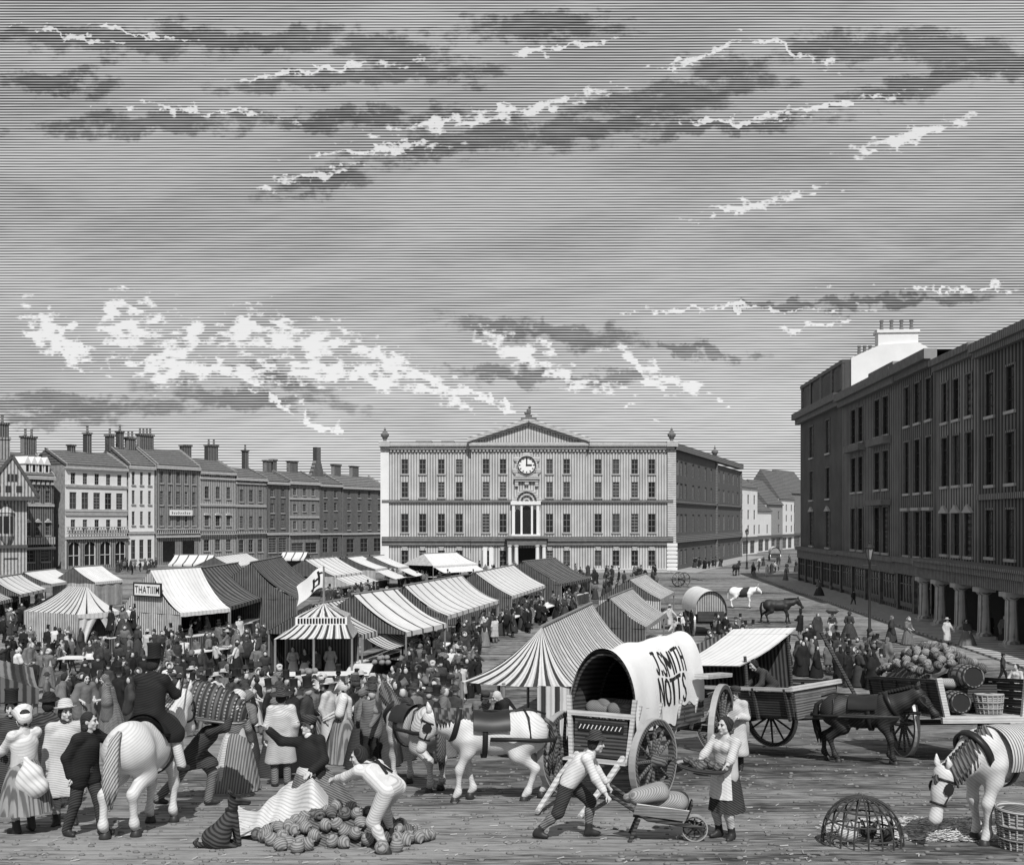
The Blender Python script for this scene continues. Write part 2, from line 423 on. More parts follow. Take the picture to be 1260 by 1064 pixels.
m_soot_s = M('soot_sill', .42, None, var=.3)
m_soots = [M('soot_brick_%s' % q, a, b_, X1, .55, duty=.5, wob=.06, var=.35, nscale=.25) for q, a, b_ in (('a', .15, .03), ('b', .22, .04), ('c', .17, .03), ('d', .26, .05), ('e', .14, .025))]
m_column = M('column_stone', .50, .2, (1, 0, 0), .18, duty=.4, var=.25)
m_soot_f = M('soot_frame', .03, None, var=.3)
m_pot = M('chimney_pot', .16, None, var=.3)
m_black = M('ink_black', .012, None, var=.3)
m_iron = M('cast_iron', .02, None, rough=.5, var=.3)
m_timber = M('old_timber', .12, .03, (0, 0, 1), .05, duty=.5, wob=.3, var=.3)
m_timber_l = M('pale_timber', .45, .16, (0, 0, 1), .05, duty=.35, wob=.3, var=.25)
m_board = M('table_board', .72, .4, (0, 1, 0), .18, duty=.25, wob=.2, var=.15)
m_pave = M('paving', .40, .16, (0, 1, 0), .9, duty=.35, wob=.2, coord='World', var=.25)

# ================================================================== ground
def ground():
    ys = [-60, -30, -10, 0, 5] + [5 + 1.0 * i for i in range(1, 60)] + [66, 75, 90, 110, 140, 200, 300, 500, 1000, 2500, 5000]
    xs = [-3000, -800, -300, -120] + [-60 + 10 * i for i in range(13)] + [120, 300, 800, 3000]
    mb = MB()
    vs = [(x, y, gh(x, y)) for y in ys for x in xs]; nx = len(xs)
    fs = [(j * nx + i, j * nx + i + 1, (j + 1) * nx + i + 1, (j + 1) * nx + i) for j in range(len(ys) - 1) for i in range(nx - 1)]
    mb.add(vs, fs)
    o = struct(obj('ground', mb.mesh('ground', True), ground_material()))
ground()

# ================================================================== building kit
_wcache = {}; RW = random.Random(2)
class Bld:
    def __init__(s, name, label, cat, base, group=None):
        s.t = thing(name, label, cat, Tr(base), group); s.inv = Tr(-Vector(base))
    def part(s, name, me, mat, Mx=Matrix.Identity(4), parent=None):
        if parent is None: return obj(name, me, mat, s.t, s.inv @ Mx)
        return obj(name, me, mat, parent, Mx)
    def wall(s, Mx, w, h, holes, mat, rec=.22, name='wall', z0=0.0):
        s.part(name, wall_holes(w, h, holes, rec, z0), mat, Mx)
    def window(s, Mx, cx, z0, ww, wh, mat=None, sill=True, bars=(1, 2), head=None, smat=None, pane=None):
        key = (round(ww, 2), round(wh, 2), bars)
        if key not in _wcache:
            fr = MB(); t = .07
            fr.box(-ww / 2, -ww / 2 + t, .10, .18, 0, wh); fr.box(ww / 2 - t, ww / 2, .10, .18, 0, wh)
            fr.box(-ww / 2 + t, ww / 2 - t, .10, .18, 0, t); fr.box(-ww / 2 + t, ww / 2 - t, .10, .18, wh - t, wh)
            for i in range(bars[0]): x = -ww / 2 + ww * (i + 1) / (bars[0] + 1); fr.box(x - .025, x + .025, .12, .165, t, wh - t)
            for i in range(bars[1]): z = wh * (i + 1) / (bars[1] + 1); fr.box(-ww / 2 + t, ww / 2 - t, .115, .17, z - .03, z + .03)
            pn = MB().box(-ww / 2 + .03, ww / 2 - .03, .15, .16, .03, wh - .03)
            sl = MB().box(-ww / 2 - .16, ww / 2 + .16, -.16, .1, -.2, -.003)
            _wcache[key] = (fr.mesh('window'), pn.mesh('pane'), sl.mesh('sill'))
        a, b, c = _wcache[key]
        o = s.part('window', a, mat or m_frame, Mx @ Tr(cx, 0, z0))
        s.part('pane', b, pane or RW.choice((m_glass, m_glass, m_glass, m_glass2, m_glass3)), Matrix.Identity(4), o)
        if sill: s.part('sill', c, smat or m_stone, Matrix.Identity(4), o)
        if head == 'tri':
            s.part('pediment', MB().poly_prism([(-ww / 2 - .25, wh + .05), (ww / 2 + .25, wh + .05), (0, wh + .65)], -.22, .0), smat or m_stone, Matrix.Identity(4), o)
        if head == 'flat':
            s.part('hood', MB().box(-ww / 2 - .25, ww / 2 + .25, -.3, 0, wh + .1, wh + .35), smat or m_stone, Matrix.Identity(4), o)
        if head == 'seg':
            pts = [(-ww / 2 - .25, wh + .05), (ww / 2 + .25, wh + .05)] + [((ww / 2 + .25) * math.cos(a), wh + .08 + .4 * math.sin(a)) for a in [math.pi * i / 6 for i in range(7)]]
            s.part('hood', MB().poly_prism(pts, -.28, .0), smat or m_stone, Matrix.Identity(4), o)
        if head == 'key':
            s.part('keystone', MB().poly_prism([(-.22, wh + .02), (.22, wh + .02), (.55, wh + .85), (-.55, wh + .85)], -.1, 0), smat or m_stone, Matrix.Identity(4), o)
        return o
    def chimney(s, Mx, w, d, h, pots=3, mat=None, potmat=None):
        o = s.part('chimney', MB().box(-w / 2, w / 2, -d / 2, d / 2, 0, h).box(-w / 2 - .15, w / 2 + .15, -d / 2 - .15, d / 2 + .15, h, h + .3), mat or m_grey_d, Mx)
        for i in range(pots):
            x = (i - (pots - 1) / 2) * (w / max(pots, 1))
            s.part('pot', MB().lathe([(.22, 0), (.26, .15), (.2, .2), (.17, .95), (.22, 1.0), (.22, 1.12), (.12, 1.12)], 8), potmat or m_pot, Tr(x, 0, h + .3), o)
        return o

def wall_holes(w, h, holes, rec=.22, z0=0.0):
    xs = sorted({0.0, w} | {max(0, x0) for x0, x1, a, b in holes} | {min(w, x1) for x0, x1, a, b in holes})
    zs = sorted({z0, h} | {a for x0, x1, a, b in holes} | {b for x0, x1, a, b in holes})
    mb = MB()
    for i in range(len(xs) - 1):
        for j in range(len(zs) - 1):
            cx, cz = (xs[i] + xs[i + 1]) / 2, (zs[j] + zs[j + 1]) / 2
            if any(x0 < cx < x1 and a < cz < b for x0, x1, a, b in holes): continue
            mb.add([(xs[i], 0, zs[j]), (xs[i + 1], 0, zs[j]), (xs[i + 1], 0, zs[j + 1]), (xs[i], 0, zs[j + 1])], [(0, 1, 2, 3)])
    for x0, x1, a, b in holes:
        r = rec
        mb.add([(x0, 0, a), (x0, 0, b), (x0, r, b), (x0, r, a)], [(0, 1, 2, 3)])
        mb.add([(x1, 0, a), (x1, 0, b), (x1, r, b), (x1, r, a)], [(3, 2, 1, 0)])
        mb.add([(x0, 0, a), (x1, 0, a), (x1, r, a), (x0, r, a)], [(3, 2, 1, 0)])
        mb.add([(x0, 0, b), (x1, 0, b), (x1, r, b), (x0, r, b)], [(0, 1, 2, 3)])
        mb.add([(x0, r, a), (x1, r, a), (x1, r, b), (x0, r, b)], [(0, 1, 2, 3)])
    # solid top, back and sides are closed by the roof and by shell()
    return mb
def shell(w, d, h):
    """back and side walls behind a facade"""
    mb = MB()
    mb.add([(0, 0, 0), (0, 0, h), (0, d, h), (0, d, 0)], [(0, 1, 2, 3)])
    mb.add([(w, 0, 0), (w, 0, h), (w, d, h), (w, d, 0)], [(3, 2, 1, 0)])
    mb.add([(0, d, 0), (w, d, 0), (w, d, h), (0, d, h)], [(3, 2, 1, 0)])
    mb.add([(0, 0, h), (w, 0, h), (w, d, h), (0, d, h)], [(0, 1, 2, 3)])
    return mb
def roof_prism(w, d, h, rh, ov=.35, hip=(0, 0)):
    mb = MB(); x0, x1, y0, y1 = -.02, w + .02, -ov, d + ov
    vs = [(x0, y0, h), (x1, y0, h), (x1, y1, h), (x0, y1, h), (x0 + hip[0], d / 2, h + rh), (x1 - hip[1], d / 2, h + rh),
          (x0, y0, h - .15), (x1, y0, h - .15), (x1, y1, h - .15), (x0, y1, h - .15)]
    mb.add(vs, [(0, 1, 5, 4), (2, 3, 4, 5), (1, 2, 5), (3, 0, 4), (6, 7, 1, 0), (7, 8, 2, 1), (8, 9, 3, 2), (9, 6, 0, 3), (9, 8, 7, 6)])
    return mb
def dentils(w, z, step, sz, dep):
    mb = MB(); n = int(w / step)
    for i in range(n): x = (i + .5) * w / n; mb.box(x - sz / 2, x + sz / 2, -dep, 0, z, z + sz)
    return mb
def baluster_run(w, z0, z1, step=.4, y=-.3, t=.12):
    mb = MB(); n = max(2, int(w / step))
    for i in range(n): x = (i + .5) * w / n; mb.box(x - t / 2, x + t / 2, y - t / 2, y + t / 2, z0, z1)
    mb.box(0, w, y - .16, y + .16, z1, z1 + .14); mb.box(0, w, y - .16, y + .16, z0 - .12, z0)
    return mb

# ================================================================== the row of houses along the far left side of the square
ROW_A, ROW_B = Vector((-72, 166, 0)), Vector((-30, 237, 0)); ROW_U = (ROW_B - ROW_A).normalized()
def row_at(px):
    k = (px - CX) / F; dA, dB = ROW_A, ROW_B - ROW_A
    t = (k * dA.y - dA.x) / (dB.x - k * dB.y); return dA + dB * t
def row_house(name, label, x0, x1, eave, rh, wallm, floors, roofm=None, cornices=(), depth=10, chim=(), shop=None, extra=None, hood=None, trim=None, fm=None, sign=False):
    """floors: (ytop, ybottom, number, width_fraction) in picture rows at the house's near edge"""
    p0, p1 = row_at(x0), row_at(x1); w = (p1 - p0).length
    zf = lambda py: CAMZ + (HOR - py) / F * p0.y
    h = zf(eave); b = Bld(name, label, 'house', p0, 'houses along the market row'); Mx = frame(p0, ROW_U)
    holes, wins = [], []
    for fl in floors:
        yt, yb, n, fr = fl[:4]; hd = fl[4] if len(fl) > 4 else None
        z1, z0 = zf(yt), max(zf(yb), .15); ww = w / n * fr
        for i in range(n):
            cx = w * (i + .5) / n * .94 + w * .03
            holes.append((cx - ww / 2, cx + ww / 2, z0, z1)); wins.append((cx, z0, ww, z1 - z0, hd))
    b.wall(Mx, w, h, holes, wallm); b.part('side_wall', shell(w, depth, h - .02), wallm if wallm not in (m_stucco,) else m_grey_m, Mx)
    for cx, z0, ww, wh, hd in wins:
        b.window(Mx, cx, z0, ww, wh, fm or m_frame, head=hd, smat=trim or m_stone, sill=z0 > 1)
        if hd == 'arch':
            pass
    b.part('roof', roof_prism(w, depth, h, rh), roofm or m_slate, Mx)
    b.part('eaves_cornice', MB().box(-.05, w + .05, -.5, -.003, h - .75, h - .2), trim or m_stone, Mx)
    for c in cornices:
        z = zf(c[0]); b.part('string_course', MB().box(0, w, -.22 - (c[1] if len(c) > 1 else 0), -.003, z - .2, z + .2), trim or m_stone, Mx)
    for cxf, cw, ch, pots in chim: b.chimney(Mx @ Tr(cxf * w, depth / 2, h + rh - .9), cw, 1.0, ch + .9, pots)
    for xx in (0, w):
        b.part('party_coping', MB().add([(xx - .2, -.4, h + .12), (xx + .2, -.4, h + .12), (xx + .2, depth / 2, h + rh + .3), (xx - .2, depth / 2, h + rh + .3),
               (xx - .2, -.4, h - .2), (xx + .2, -.4, h - .2), (xx + .2, depth / 2, h + rh - .1), (xx - .2, depth / 2, h + rh - .1)],
               [(0, 1, 2, 3), (4, 5, 1, 0), (5, 6, 2, 1), (7, 4, 0, 3), (6, 7, 3, 2)]), m_grey_m, Mx)
    if extra: extra(b, Mx, w, zf, h, depth)
    return b

def ex_h1(b, Mx, w, zf, h, depth):
    zt = zf(656); b.part('balustrade', baluster_run(w, zt, zt + .9, .5, -.45), m_stone, Mx)
    b.part('shop_wall', wall_holes(w, zf(661), [(w * (i + .5) / 4 - 1.05, w * (i + .5) / 4 + 1.05, .5, zf(667)) for i in range(4)], .3), m_grey_m, Mx @ Tr(0, -.25, 0))
    for i in range(4):
        cx = w * (i + .5) / 4; z1 = zf(667); R = 1.05
        o = b.part('arched_window', MB().box(-R, -R + .1, .1, .2, .5, z1).box(R - .1, R, .1, .2, .5, z1).box(-.05, .05, .1, .2, .5, z1).box(-R + .1, -.05, .1, .2, 2.1, 2.2).box(.05, R - .1, .1, .2, 2.1, 2.2), m_frame_w, Mx @ Tr(cx, -.25, 0))
        b.part('pane', MB().box(-R + .05, R - .05, .2, .21, .52, z1 - .02), m_glass, Matrix.Identity(4), o)
        pts = [(-R, z1)] + [(R * math.cos(math.pi * (1 - k / 8)), z1 - R * .9 + R * .9 * math.sin(math.pi * k / 8)) for k in range(9)] + [(R, z1)]
        sp = MB()
        for k in range(8):
            a0, a1 = math.pi * (1 - k / 8), math.pi * (1 - (k + 1) / 8)
            xa, xb = R * math.cos(a0), R * math.cos(a1); za, zb = z1 - R * .9 + R * .9 * math.sin(a0), z1 - R * .9 + R * .9 * math.sin(a1)
            sp.add([(xa, -.06, za), (xb, -.06, zb), (xb, -.06, z1), (xa, -.06, z1), (xa, .1, za), (xb, .1, zb)], [(0, 1, 2, 3), (0, 4, 5, 1)])
        b.part('arch_head', sp, m_grey_m, Matrix.Identity(4), o)
def ex_balus(y, st=.45):
    def f(b, Mx, w, zf, h, depth): b.part('balustrade', baluster_run(w, zf(y), zf(y) + .7, st, -.35), m_stone, Mx)
    return f
def ex_h3(b, Mx, w, zf, h, depth):
    ex_balus(656)(b, Mx, w, zf, h, depth)
    s = b.part('sign_board', MB().box(w * .28, w * .80, -.45, -.3, zf(634), zf(627)), m_white, Mx)
    mk = MB(); random.seed(3)
    for i in range(9):
        x = w * (.32 + .05 * i); mk.box(x, x + .12, -.46, -.451, zf(633) + .05, zf(628) - .1 - (.2 if i % 3 else 0)); mk.box(x, x + .3, -.46, -.4515, zf(631), zf(631) + .1)
    b.part('lettering', mk, m_black, Matrix.Identity(4), s)
    for i in (0, 1): b.part('shop_window', MB().box(w * (.15 + .45 * i), w * (.42 + .45 * i), -.1, -.01, .6, zf(666)), m_glass, Mx)
def ex_h0(b, Mx, w, zf, h, depth):
    for i in range(4):
        cx = w * (.2 + .2 * i)
        o = b.part('dormer', MB().box(-.45, .45, 0, 3, 0, 1.5).poly_prism([(-.6, 1.5), (.6, 1.5), (0, 2.7)], -.15, 3.2), m_stucco, Mx @ Tr(cx, .1, h + .15))
        b.part('pane', MB().box(-.22, .22, -.02, -.005, .3, 1.4), m_glass, Matrix.Identity(4), o)
    b.part('corbel_table', dentils(w, h - 1.6, .8, .45, .3), m_stone, Mx)
    b.part('balcony', MB().box(.5, w - .5, -1.1, -.01, zf(670), zf(669)).box(.5, w - .5, -1.1, -1.0, zf(669), zf(661)), m_grey_l, Mx)

def left_row():
    row_house('house', 'dark gabled house with small pointed dormers on its roof and a pedimented first floor', 26, 66, 583, 3.7, m_grey_d,
              [(603, 618, 3, .40), (643, 659, 3, .38, 'tri'), (677, 692, 2, .5)], m_slate, [(621,), (675, .3)], chim=[(.02, 1.6, 4.2, 1), (.82, 2.2, 2.4, 2)], extra=ex_h0)
    row_house('house', 'wide white stuccoed house with five windows a floor and arched shop windows', 80, 156, 571, 2.6, m_stucco,
              [(581, 595, 5, .36), (605, 626, 5, .55), (639, 654, 5, .36)], m_slate, [(597,), (628,), (632,), (662, .4)], chim=[(.4, .9, .8, 0), (.66, 1.0, 3.0, 1)], extra=ex_h1)
    row_house('house', 'narrow white house with three tall windows on each of three floors', 158, 190, 571, 3.2, m_stucco,
              [(580, 596, 3, .34), (603, 620, 3, .34), (629, 646, 3, .34), (664, 688, 3, .5)], m_slate, [(655,)], chim=[(.02, 1.2, 1.8, 1), (.4, .9, 2.6, 1), (.8, 1.6, 1.6, 2)])
    row_house('house', 'grey brick house with a white painted sign board and two dark shop windows', 192, 245, 571, 3.1, m_grey_m,
              [(579, 594, 5, .32), (604, 621, 5, .34), (634, 647, 5, .32)], m_slate, [(660, .2)], chim=[(.18, 3.0, 2.2, 4)], extra=ex_h3)
    row_house('house', 'pale brick house with an attic band and curved hoods over its windows', 246, 289, 578, 2.4, m_grey_l,
              [(580, 585, 3, .3), (598, 613, 3, .34), (634, 647, 3, .36, 'seg'), (664, 678, 3, .45)], m_slate, [(588,), (621,)], chim=[(.12, 2.0, 2.2, 0), (.85, 2.6, 2.6, 2)], extra=ex_balus(657))
    row_house('house', 'dark brick house with an attic band and four rows of narrow windows', 290, 327, 586, 2.0, m_grey_m,
              [(584.5 + 3, 591, 3, .3), (602, 617, 3, .34), (635, 650, 3, .34), (664, 680, 3, .45)], m_slate, [(594,), (622,)], chim=[(.92, .9, 3.4, 1)], extra=ex_balus(656))
    row_house('house', 'narrow sooty house with two windows a floor between taller neighbours', 328, 355, 591, 2.2, m_grey_d,
              [(601, 611, 2, .3), (619, 631, 2, .3), (638, 650, 2, .3), (662, 680, 2, .7)], m_slate, [(657,)], chim=[(.85, 1.6, 2.0, 0)])
    row_house('house', 'sooty house with three small windows a floor and a long shop blind', 356, 392, 591, 2.2, m_grey_m,
              [(600, 609, 3, .3), (620, 629, 3, .3), (641, 651, 3, .3), (668, 681, 2, .8)], m_slate, [(613,), (636,), (657, .3)], chim=[(.06, 1.2, 2.0, 0), (.7, 2.4, 2.0, 0)])
    def gable_top(b, Mx, w, zf, h, depth):
        b.part('stepped_gable', MB().poly_prism([(w * .2, h + 1.5), (w * .8, h + 1.5), (w * .62, h + 5), (w * .62, h + 8), (w * .42, h + 8), (w * .42, h + 5)], 3.5, 4.5), m_grey_d, Mx)
    row_house('house', 'sooty house below a tall tapering chimney gable', 393, 420, 594, 2.1, m_grey_d,
              [(602, 612, 2, .26), (618, 628, 2, .26), (640, 650, 2, .26), (662, 680, 2, .5)], m_slate, [(657,)], chim=[], extra=gable_top)
    row_house('house', 'sooty house with four columns of slit windows against the exchange building', 421, 474, 597, 2.6, m_grey_d,
              [(603, 612, 4, .24), (619, 628, 4, .24), (634, 643, 4, .24), (646, 652, 4, .24), (663, 680, 3, .5)], m_slate2, [(657,)], chim=[(.25, 2.2, 2.0, 0), (.66, 2.2, 2.0, 0)])
left_row()

def V2(x, y): return Vector((x, y, 0)).normalized()
def timber_house():
    p1 = D(33, 700, 150); p1.z = 0; p0 = p1 - V2(.9, .43) * 8.7
    b = Bld('timbered_house', 'gabled timbered house with a jettied upper storey and a bay window', 'house', p0); w = (p1 - p0).length; Mx = frame(p0, (p1 - p0))
    zf = lambda py: CAMZ + (HOR - py) / F * 150; h = zf(612); m = m_stucco
    b.wall(Mx, w, h - .02, [(w - 7.6, w - 6.6, 1, zf(688)), (w - 3, w - 1.2, .3, zf(686))], m_grey_l); b.part('side_wall', shell(w, 12, h - .03), m_grey_l, Mx)
    ap = (w - 1.9, zf(562)); gl = w - 6.2; gr = w + 1.6
    b.part('gable', MB().poly_prism([(gl, h), (gr, h), (ap[0], ap[1])], -1.2, 6), m_grey_l, Mx)
    b.part('gable_beam', MB().box(gl - .2, gr + .1, -1.35, -.9, h - .45, h + .12), m_timber, Mx)
    for sgn, xe in ((-1, gl), (1, gr)):
        b.part('barge_board', MB().bar((xe, -1.3, h), (ap[0], -1.3, ap[1] + .1), .3, .4), m_timber, Mx)
    for i in range(3):
        b.window(Mx @ Tr(0, -1.36, 0), gl + 2.4 + 1.4 * i, zf(606), .8, .95, m_timber, sill=False)
        b.window(Mx @ Tr(0, -1.36, 0), ap[0] - .5 + .5 * i, zf(593), .36, 1.1, m_timber, sill=False, bars=(0, 0))
    b.part('main_roof', MB().add([(-8, -.8, h), (gl + 1.4, -.8, h), (gl + 3.4, 6, zf(563)), (-8, 6, zf(563)), (-8, 13, h), (gl + 1.4, 13, h)],
           [(0, 1, 2, 3), (3, 2, 5, 4), (1, 5, 2), (0, 3, 4)]), m_slate, Mx)
    bay = b.part('bay_window', MB().lathe([(.05, -1.3), (.9, 0), (1.0, .1), (1.0, 3.4), (1.15, 3.5), (.05, 4.9)], 6, Mx=Matrix.Diagonal((1, .8, 1, 1))), m_grey_l, Mx @ Tr(w - 2.7, -.25, zf(660)))
    for a in (-1.047, 0, 1.047):
        b.part('pane', MB().box(-.35, .35, -.02, 0, .5, 3.0), m_glass, Rz(a) @ Tr(0, -.76 if a == 0 else -.83, 0), bay)
    b.part('shop_beam', MB().box(0, w + .1, -.5, -.01, zf(674), zf(670)), m_timber, Mx)
    b.chimney(Mx @ Tr(w - 3.2, 8, zf(566)), 1.8, 1.6, zf(537) - zf(566), 0, m_grey_m)
timber_house()

# ================================================================== the exchange
def exchange():
    d0 = 158.0; base = Vector((-20.06, d0, 0)); b = Bld('exchange_building', 'long pale four storey exchange with a central pediment and clock', 'exchange', base)
    sc = d0 / F; zf = lambda py: CAMZ + (HOR - py) * sc; xf = lambda px: (px - CX) * sc - base.x
    W = xf(828); Mx = frame(base, (1, 0, 0)); H = zf(553)
    xl, xr = xf(580), xf(721); pj = .7
    rows = [(565, 583, 1.05), (593, 612, 1.05), (632, 655, 1.15), (677, 696, 1.1)]
    side_cols = {0: [498, 520, 543, 565], 1: [736, 758, 781, 802]}
    def wins(M0, cols, x_off, mw=None, keys=True, holes=None, list_only=False):
        hs = []
        for ri, (yt, yb, ww) in enumerate(rows):
            for c in cols:
                cx = xf(c) - x_off; hs.append((cx - ww / 2, cx + ww / 2, zf(yb), zf(yt), ri))
        return hs
    def section(name, x0, x1, cols, y, skip=()):
        M0 = Mx @ Tr(x0, y, 0); hs = [q for q in wins(M0, cols, x0) if q[4] not in skip]
        b.wall(M0, x1 - x0, H, [q[:4] for q in hs], m_exch, name=name, rec=.3)
        for xa, xb, za, zb, ri in hs:
            b.window(M0, (xa + xb) / 2, za, xb - xa, zb - za, m_frame, head='key' if ri == 3 else None, sill=ri != 3)
    section('wall', 0, xl, side_cols[0], 0); section('wall', xr, W, side_cols[1], 0)
    section('centre_wall', xl, xr, [598, 619, 676, 697], -pj)
    b.part('return_wall', MB().add([(xl, -pj, 0), (xl, 0, 0), (xl, 0, H), (xl, -pj, H)], [(3, 2, 1, 0)]).add([(xr, -pj, 0), (xr, 0, 0), (xr, 0, H), (xr, -pj, H)], [(0, 1, 2, 3)]), m_exch, Mx)
    # bands
    for y0, y1, pr, nm in ((660, 666, .45, 'ground_cornice'), (666, 671, .3, 'frieze_band'), (615, 618.5, .3, 'string_course'), (699, 702, .25, 'plinth')):
        for x0, x1, yy in ((0, xl - .01, 0), (xl, xr, -pj), (xr + .01, W, 0)):
            b.part(nm, MB().box(x0, x1, yy - pr, yy - .004, zf(y1), zf(y0)), m_stone_d if nm != 'plinth' else m_stone, Mx)
    for x0, x1, yy in ((-.3, xl, 0), (xl - .3, xr + .3, -pj), (xr, W + .3, 0)):
        b.part('main_cornice', MB().box(x0, x1, yy - .8, yy + .5, zf(549), zf(545)).box(x0 + .1, x1 - .1, yy - .45, yy + .5, zf(553), zf(549)), m_stone, Mx)
        struct(b.part('dentil_course', dentils(x1 - x0 - .6, zf(556), .55, .3, .3), m_stone, Mx @ Tr(x0 + .3, yy, 0)), 'stuff')
    # pediment over the centre
    zc = zf(545)
    b.part('pediment', MB().poly_prism([(xl - .2, zc), (xr + .2, zc), ((xl + xr) / 2, zf(519))], -pj - .3, 2.5), m_exch, Mx)
    for s, xe in ((-1, xl - .5), (1, xr + .5)):
        b.part('raking_cornice', MB().bar((xe, -pj - .55, zc + .35), ((xl + xr) / 2, -pj - .55, zf(518)), 1.1, .55).bar((xe, -pj - .3, zc - .05), ((xl + xr) / 2, -pj - .3, zf(522)), .7, .4), m_stone, Mx)
    b.part('finial_group', MB().box(-1.2, 1.2, -.8, .8, 0, .5).box(-.5, .5, -.5, .5, .5, 1.0).ball((0, 0, 1.5), (.35, .3, .6)).ball((.15, 0, 2.2), (.2, .2, .25)).ball((-.4, 0, 1.3), (.3, .25, .25)), m_stone_d, Mx @ Tr((xl + xr) / 2, -.6, zf(519)))
    # corner piers and urns
    urn = [(.3, 0), (.25, .3), (.6, .8), (.65, 1.1), (.4, 1.4), (.15, 1.6), (.2, 1.8), (.02, 2.2)]
    for xx, nm in ((.55, 'corner_pier'), (W - .1, 'corner_pier')):
        b.part(nm, MB().box(xx - .75, xx + .55, -.25, .8, 0, zf(553)), m_stucco if xx < 5 else m_stone, Mx)
        b.part('pier_cap', MB().box(xx - .95, xx + .75, -1.0, 1, zf(549.5), zf(543)), m_stone, Mx)
        b.part('urn', MB().lathe(urn, 10), m_stone_d, Mx @ Tr(xx - .1, 0, zf(543)))
    q = MB()
    for i in range(7): q.box(W - .95, W + .65, -.32, .9, .2 + i * .62, .2 + i * .62 + .45)
    b.part('quoins', q, m_stucco, Mx)
    b.part('roof', MB().add([(.2, .5, zf(545)), (W - .2, .5, zf(545)), (W - .2, 22, zf(545)), (.2, 22, zf(545)), (7, 10, zf(541)), (W - 7, 10, zf(541))], [(0, 1, 5, 4), (1, 2, 5), (2, 3, 4, 5), (3, 0, 4)]), m_slate, Mx)
    b.part('back_wall', shell(W - .3, 22, H - .05), m_exch, Mx @ Tr(.02, .4, 0))
    for xr0, xr1 in ((5, 7.5), (9, 11)): b.part('roof_light', MB().box(xr0, xr1, 2, 4, zf(545), zf(541)), m_stone_d, Mx)
    # clock in its scrolled surround
    xc = xf(648); zc2 = zf(572.5); yc = -pj
    ck = b.part('clock_surround', MB().lathe([(1.62, .0), (1.62, .3), (1.35, .42), (1.3, .3)], 24, Matrix.Rotation(RAD(90), 4, 'X'), cap=False)
          .ball((-1.6, -.1, .9), (.45, .2, .5)).ball((1.6, -.1, .9), (.45, .2, .5)).ball((-1.75, -.1, -.9), (.5, .2, .55)).ball((1.75, -.1, -.9), (.5, .2, .55))
          .ball((0, -.1, 1.65), (.8, .2, .25)).box(-1.7, 1.7, -.2, 0, -1.75, -1.3), m_stone, Mx @ Tr(xc, yc - .01, zc2))
    b.part('dial_rim', MB().lathe([(1.28, .1), (1.42, .1), (1.42, .47), (1.28, .47), (1.28, .1)], 28, Matrix.Rotation(RAD(90), 4, 'X')), m_black, Matrix.Identity(4), ck)
    b.part('dial', MB().lathe([(1.3, .1), (1.3, .2), (1e-3, .2)], 28, Matrix.Rotation(RAD(90), 4, 'X')), m_white, Matrix.Identity(4), ck)
    tk = MB()
    for i in range(12):
        a = i * math.pi / 6; tk.bar((math.sin(a) * .95, -.215, math.cos(a) * .95), (math.sin(a) * 1.2, -.215, math.cos(a) * 1.2), .16, .02, (0, 1, 0))
    b.part('hour_marks', tk, m_black, Matrix.Identity(4), ck)
    b.part('clock_hand', MB().bar((0, -.24, -.15), (0, -.24, 1.05), .2, .02, (0, 1, 0)), m_black, Matrix.Identity(4), ck)
    b.part('clock_hand', MB().bar((-.15, -.25, 0), (.8, -.25, 0), .24, .02, (0, 1, 0)), m_black, Matrix.Identity(4), ck)
    b.part('clock_shelf', MB().box(-2.0, 2.0, -.7, 0, 0, .3).box(-1.8, 1.8, -.5, 0, -.35, -.003).box(-1.8, -1.3, -.4, 0, -1.1, -.36).box(1.3, 1.8, -.4, 0, -1.1, -.36).box(-.3, .3, -.4, 0, -.9, -.36), m_stone, Mx @ Tr(xc, yc, zf(589.5)))
    # venetian window with fanlight hood, over the porch
    vx0, vx1 = xf(630) - xc, xf(663.5) - xc
    z0, z1 = zf(657), zf(617); vw = vx1 - vx0
    vn = b.part('venetian_window', MB().box(vx0, vx0 + .45, -.6, 0, z0, z1 - .5).box(vx1 - .45, vx1, -.6, 0, z0, z1 - .5).box(vx0 - .2, vx1 + .2, -.75, 0, z1 - .5, z1)
                .box(-.95, -.65, -.6, 0, z0, z1 - .5).box(.65, .95, -.6, 0, z0, z1 - .5).box(vx0 - .1, vx1 + .1, -.7, 0, z0 - .35, z0), m_stucco, Mx @ Tr(xc, yc, 0))
    for x0, x1, top in ((vx0 + .45, -.95, z1 - 1.2), (-.65, .65, z1 - .65), (.95, vx1 - .45, z1 - 1.2)):
        R = (x1 - x0) / 2; cx = (x0 + x1) / 2
        pts = [(x0, z0), (x1, z0)] + [(cx + R * math.cos(math.pi * k / 8), top - R + R * math.sin(math.pi * k / 8)) for k in range(9)]
        b.part('pane', MB().poly_prism(pts, -.12, -.05), m_glass, Matrix.Identity(4), vn)
    b.part('infill', MB().box(vx0 + .45, vx1 - .45, -.05, -.004, z0, z1 - .5), m_stucco, Matrix.Identity(4), vn)
    fan = MB()
    for r0, r1, pr in ((1.55, 1.9, .6), (.95, 1.2, .4), (.3, .55, .4)):
        for k in range(12):
            a0, a1 = math.pi * k / 12, math.pi * (k + 1) / 12
            fan.poly_prism([(r0 * math.cos(a0), r0 * math.sin(a0)), (r1 * math.cos(a0), r1 * math.sin(a0)), (r1 * math.cos(a1), r1 * math.sin(a1)), (r0 * math.cos(a1), r0 * math.sin(a1))], -pr, 0)
    fan.box(-2.3, -1.5, -.5, 0, .0, .45); fan.box(1.5, 2.3, -.5, 0, 0, .45)
    b.part('fan_hood', fan, m_stone, Mx @ Tr(xc, yc, z1 + .003))
    # porch
    pw = 2.6
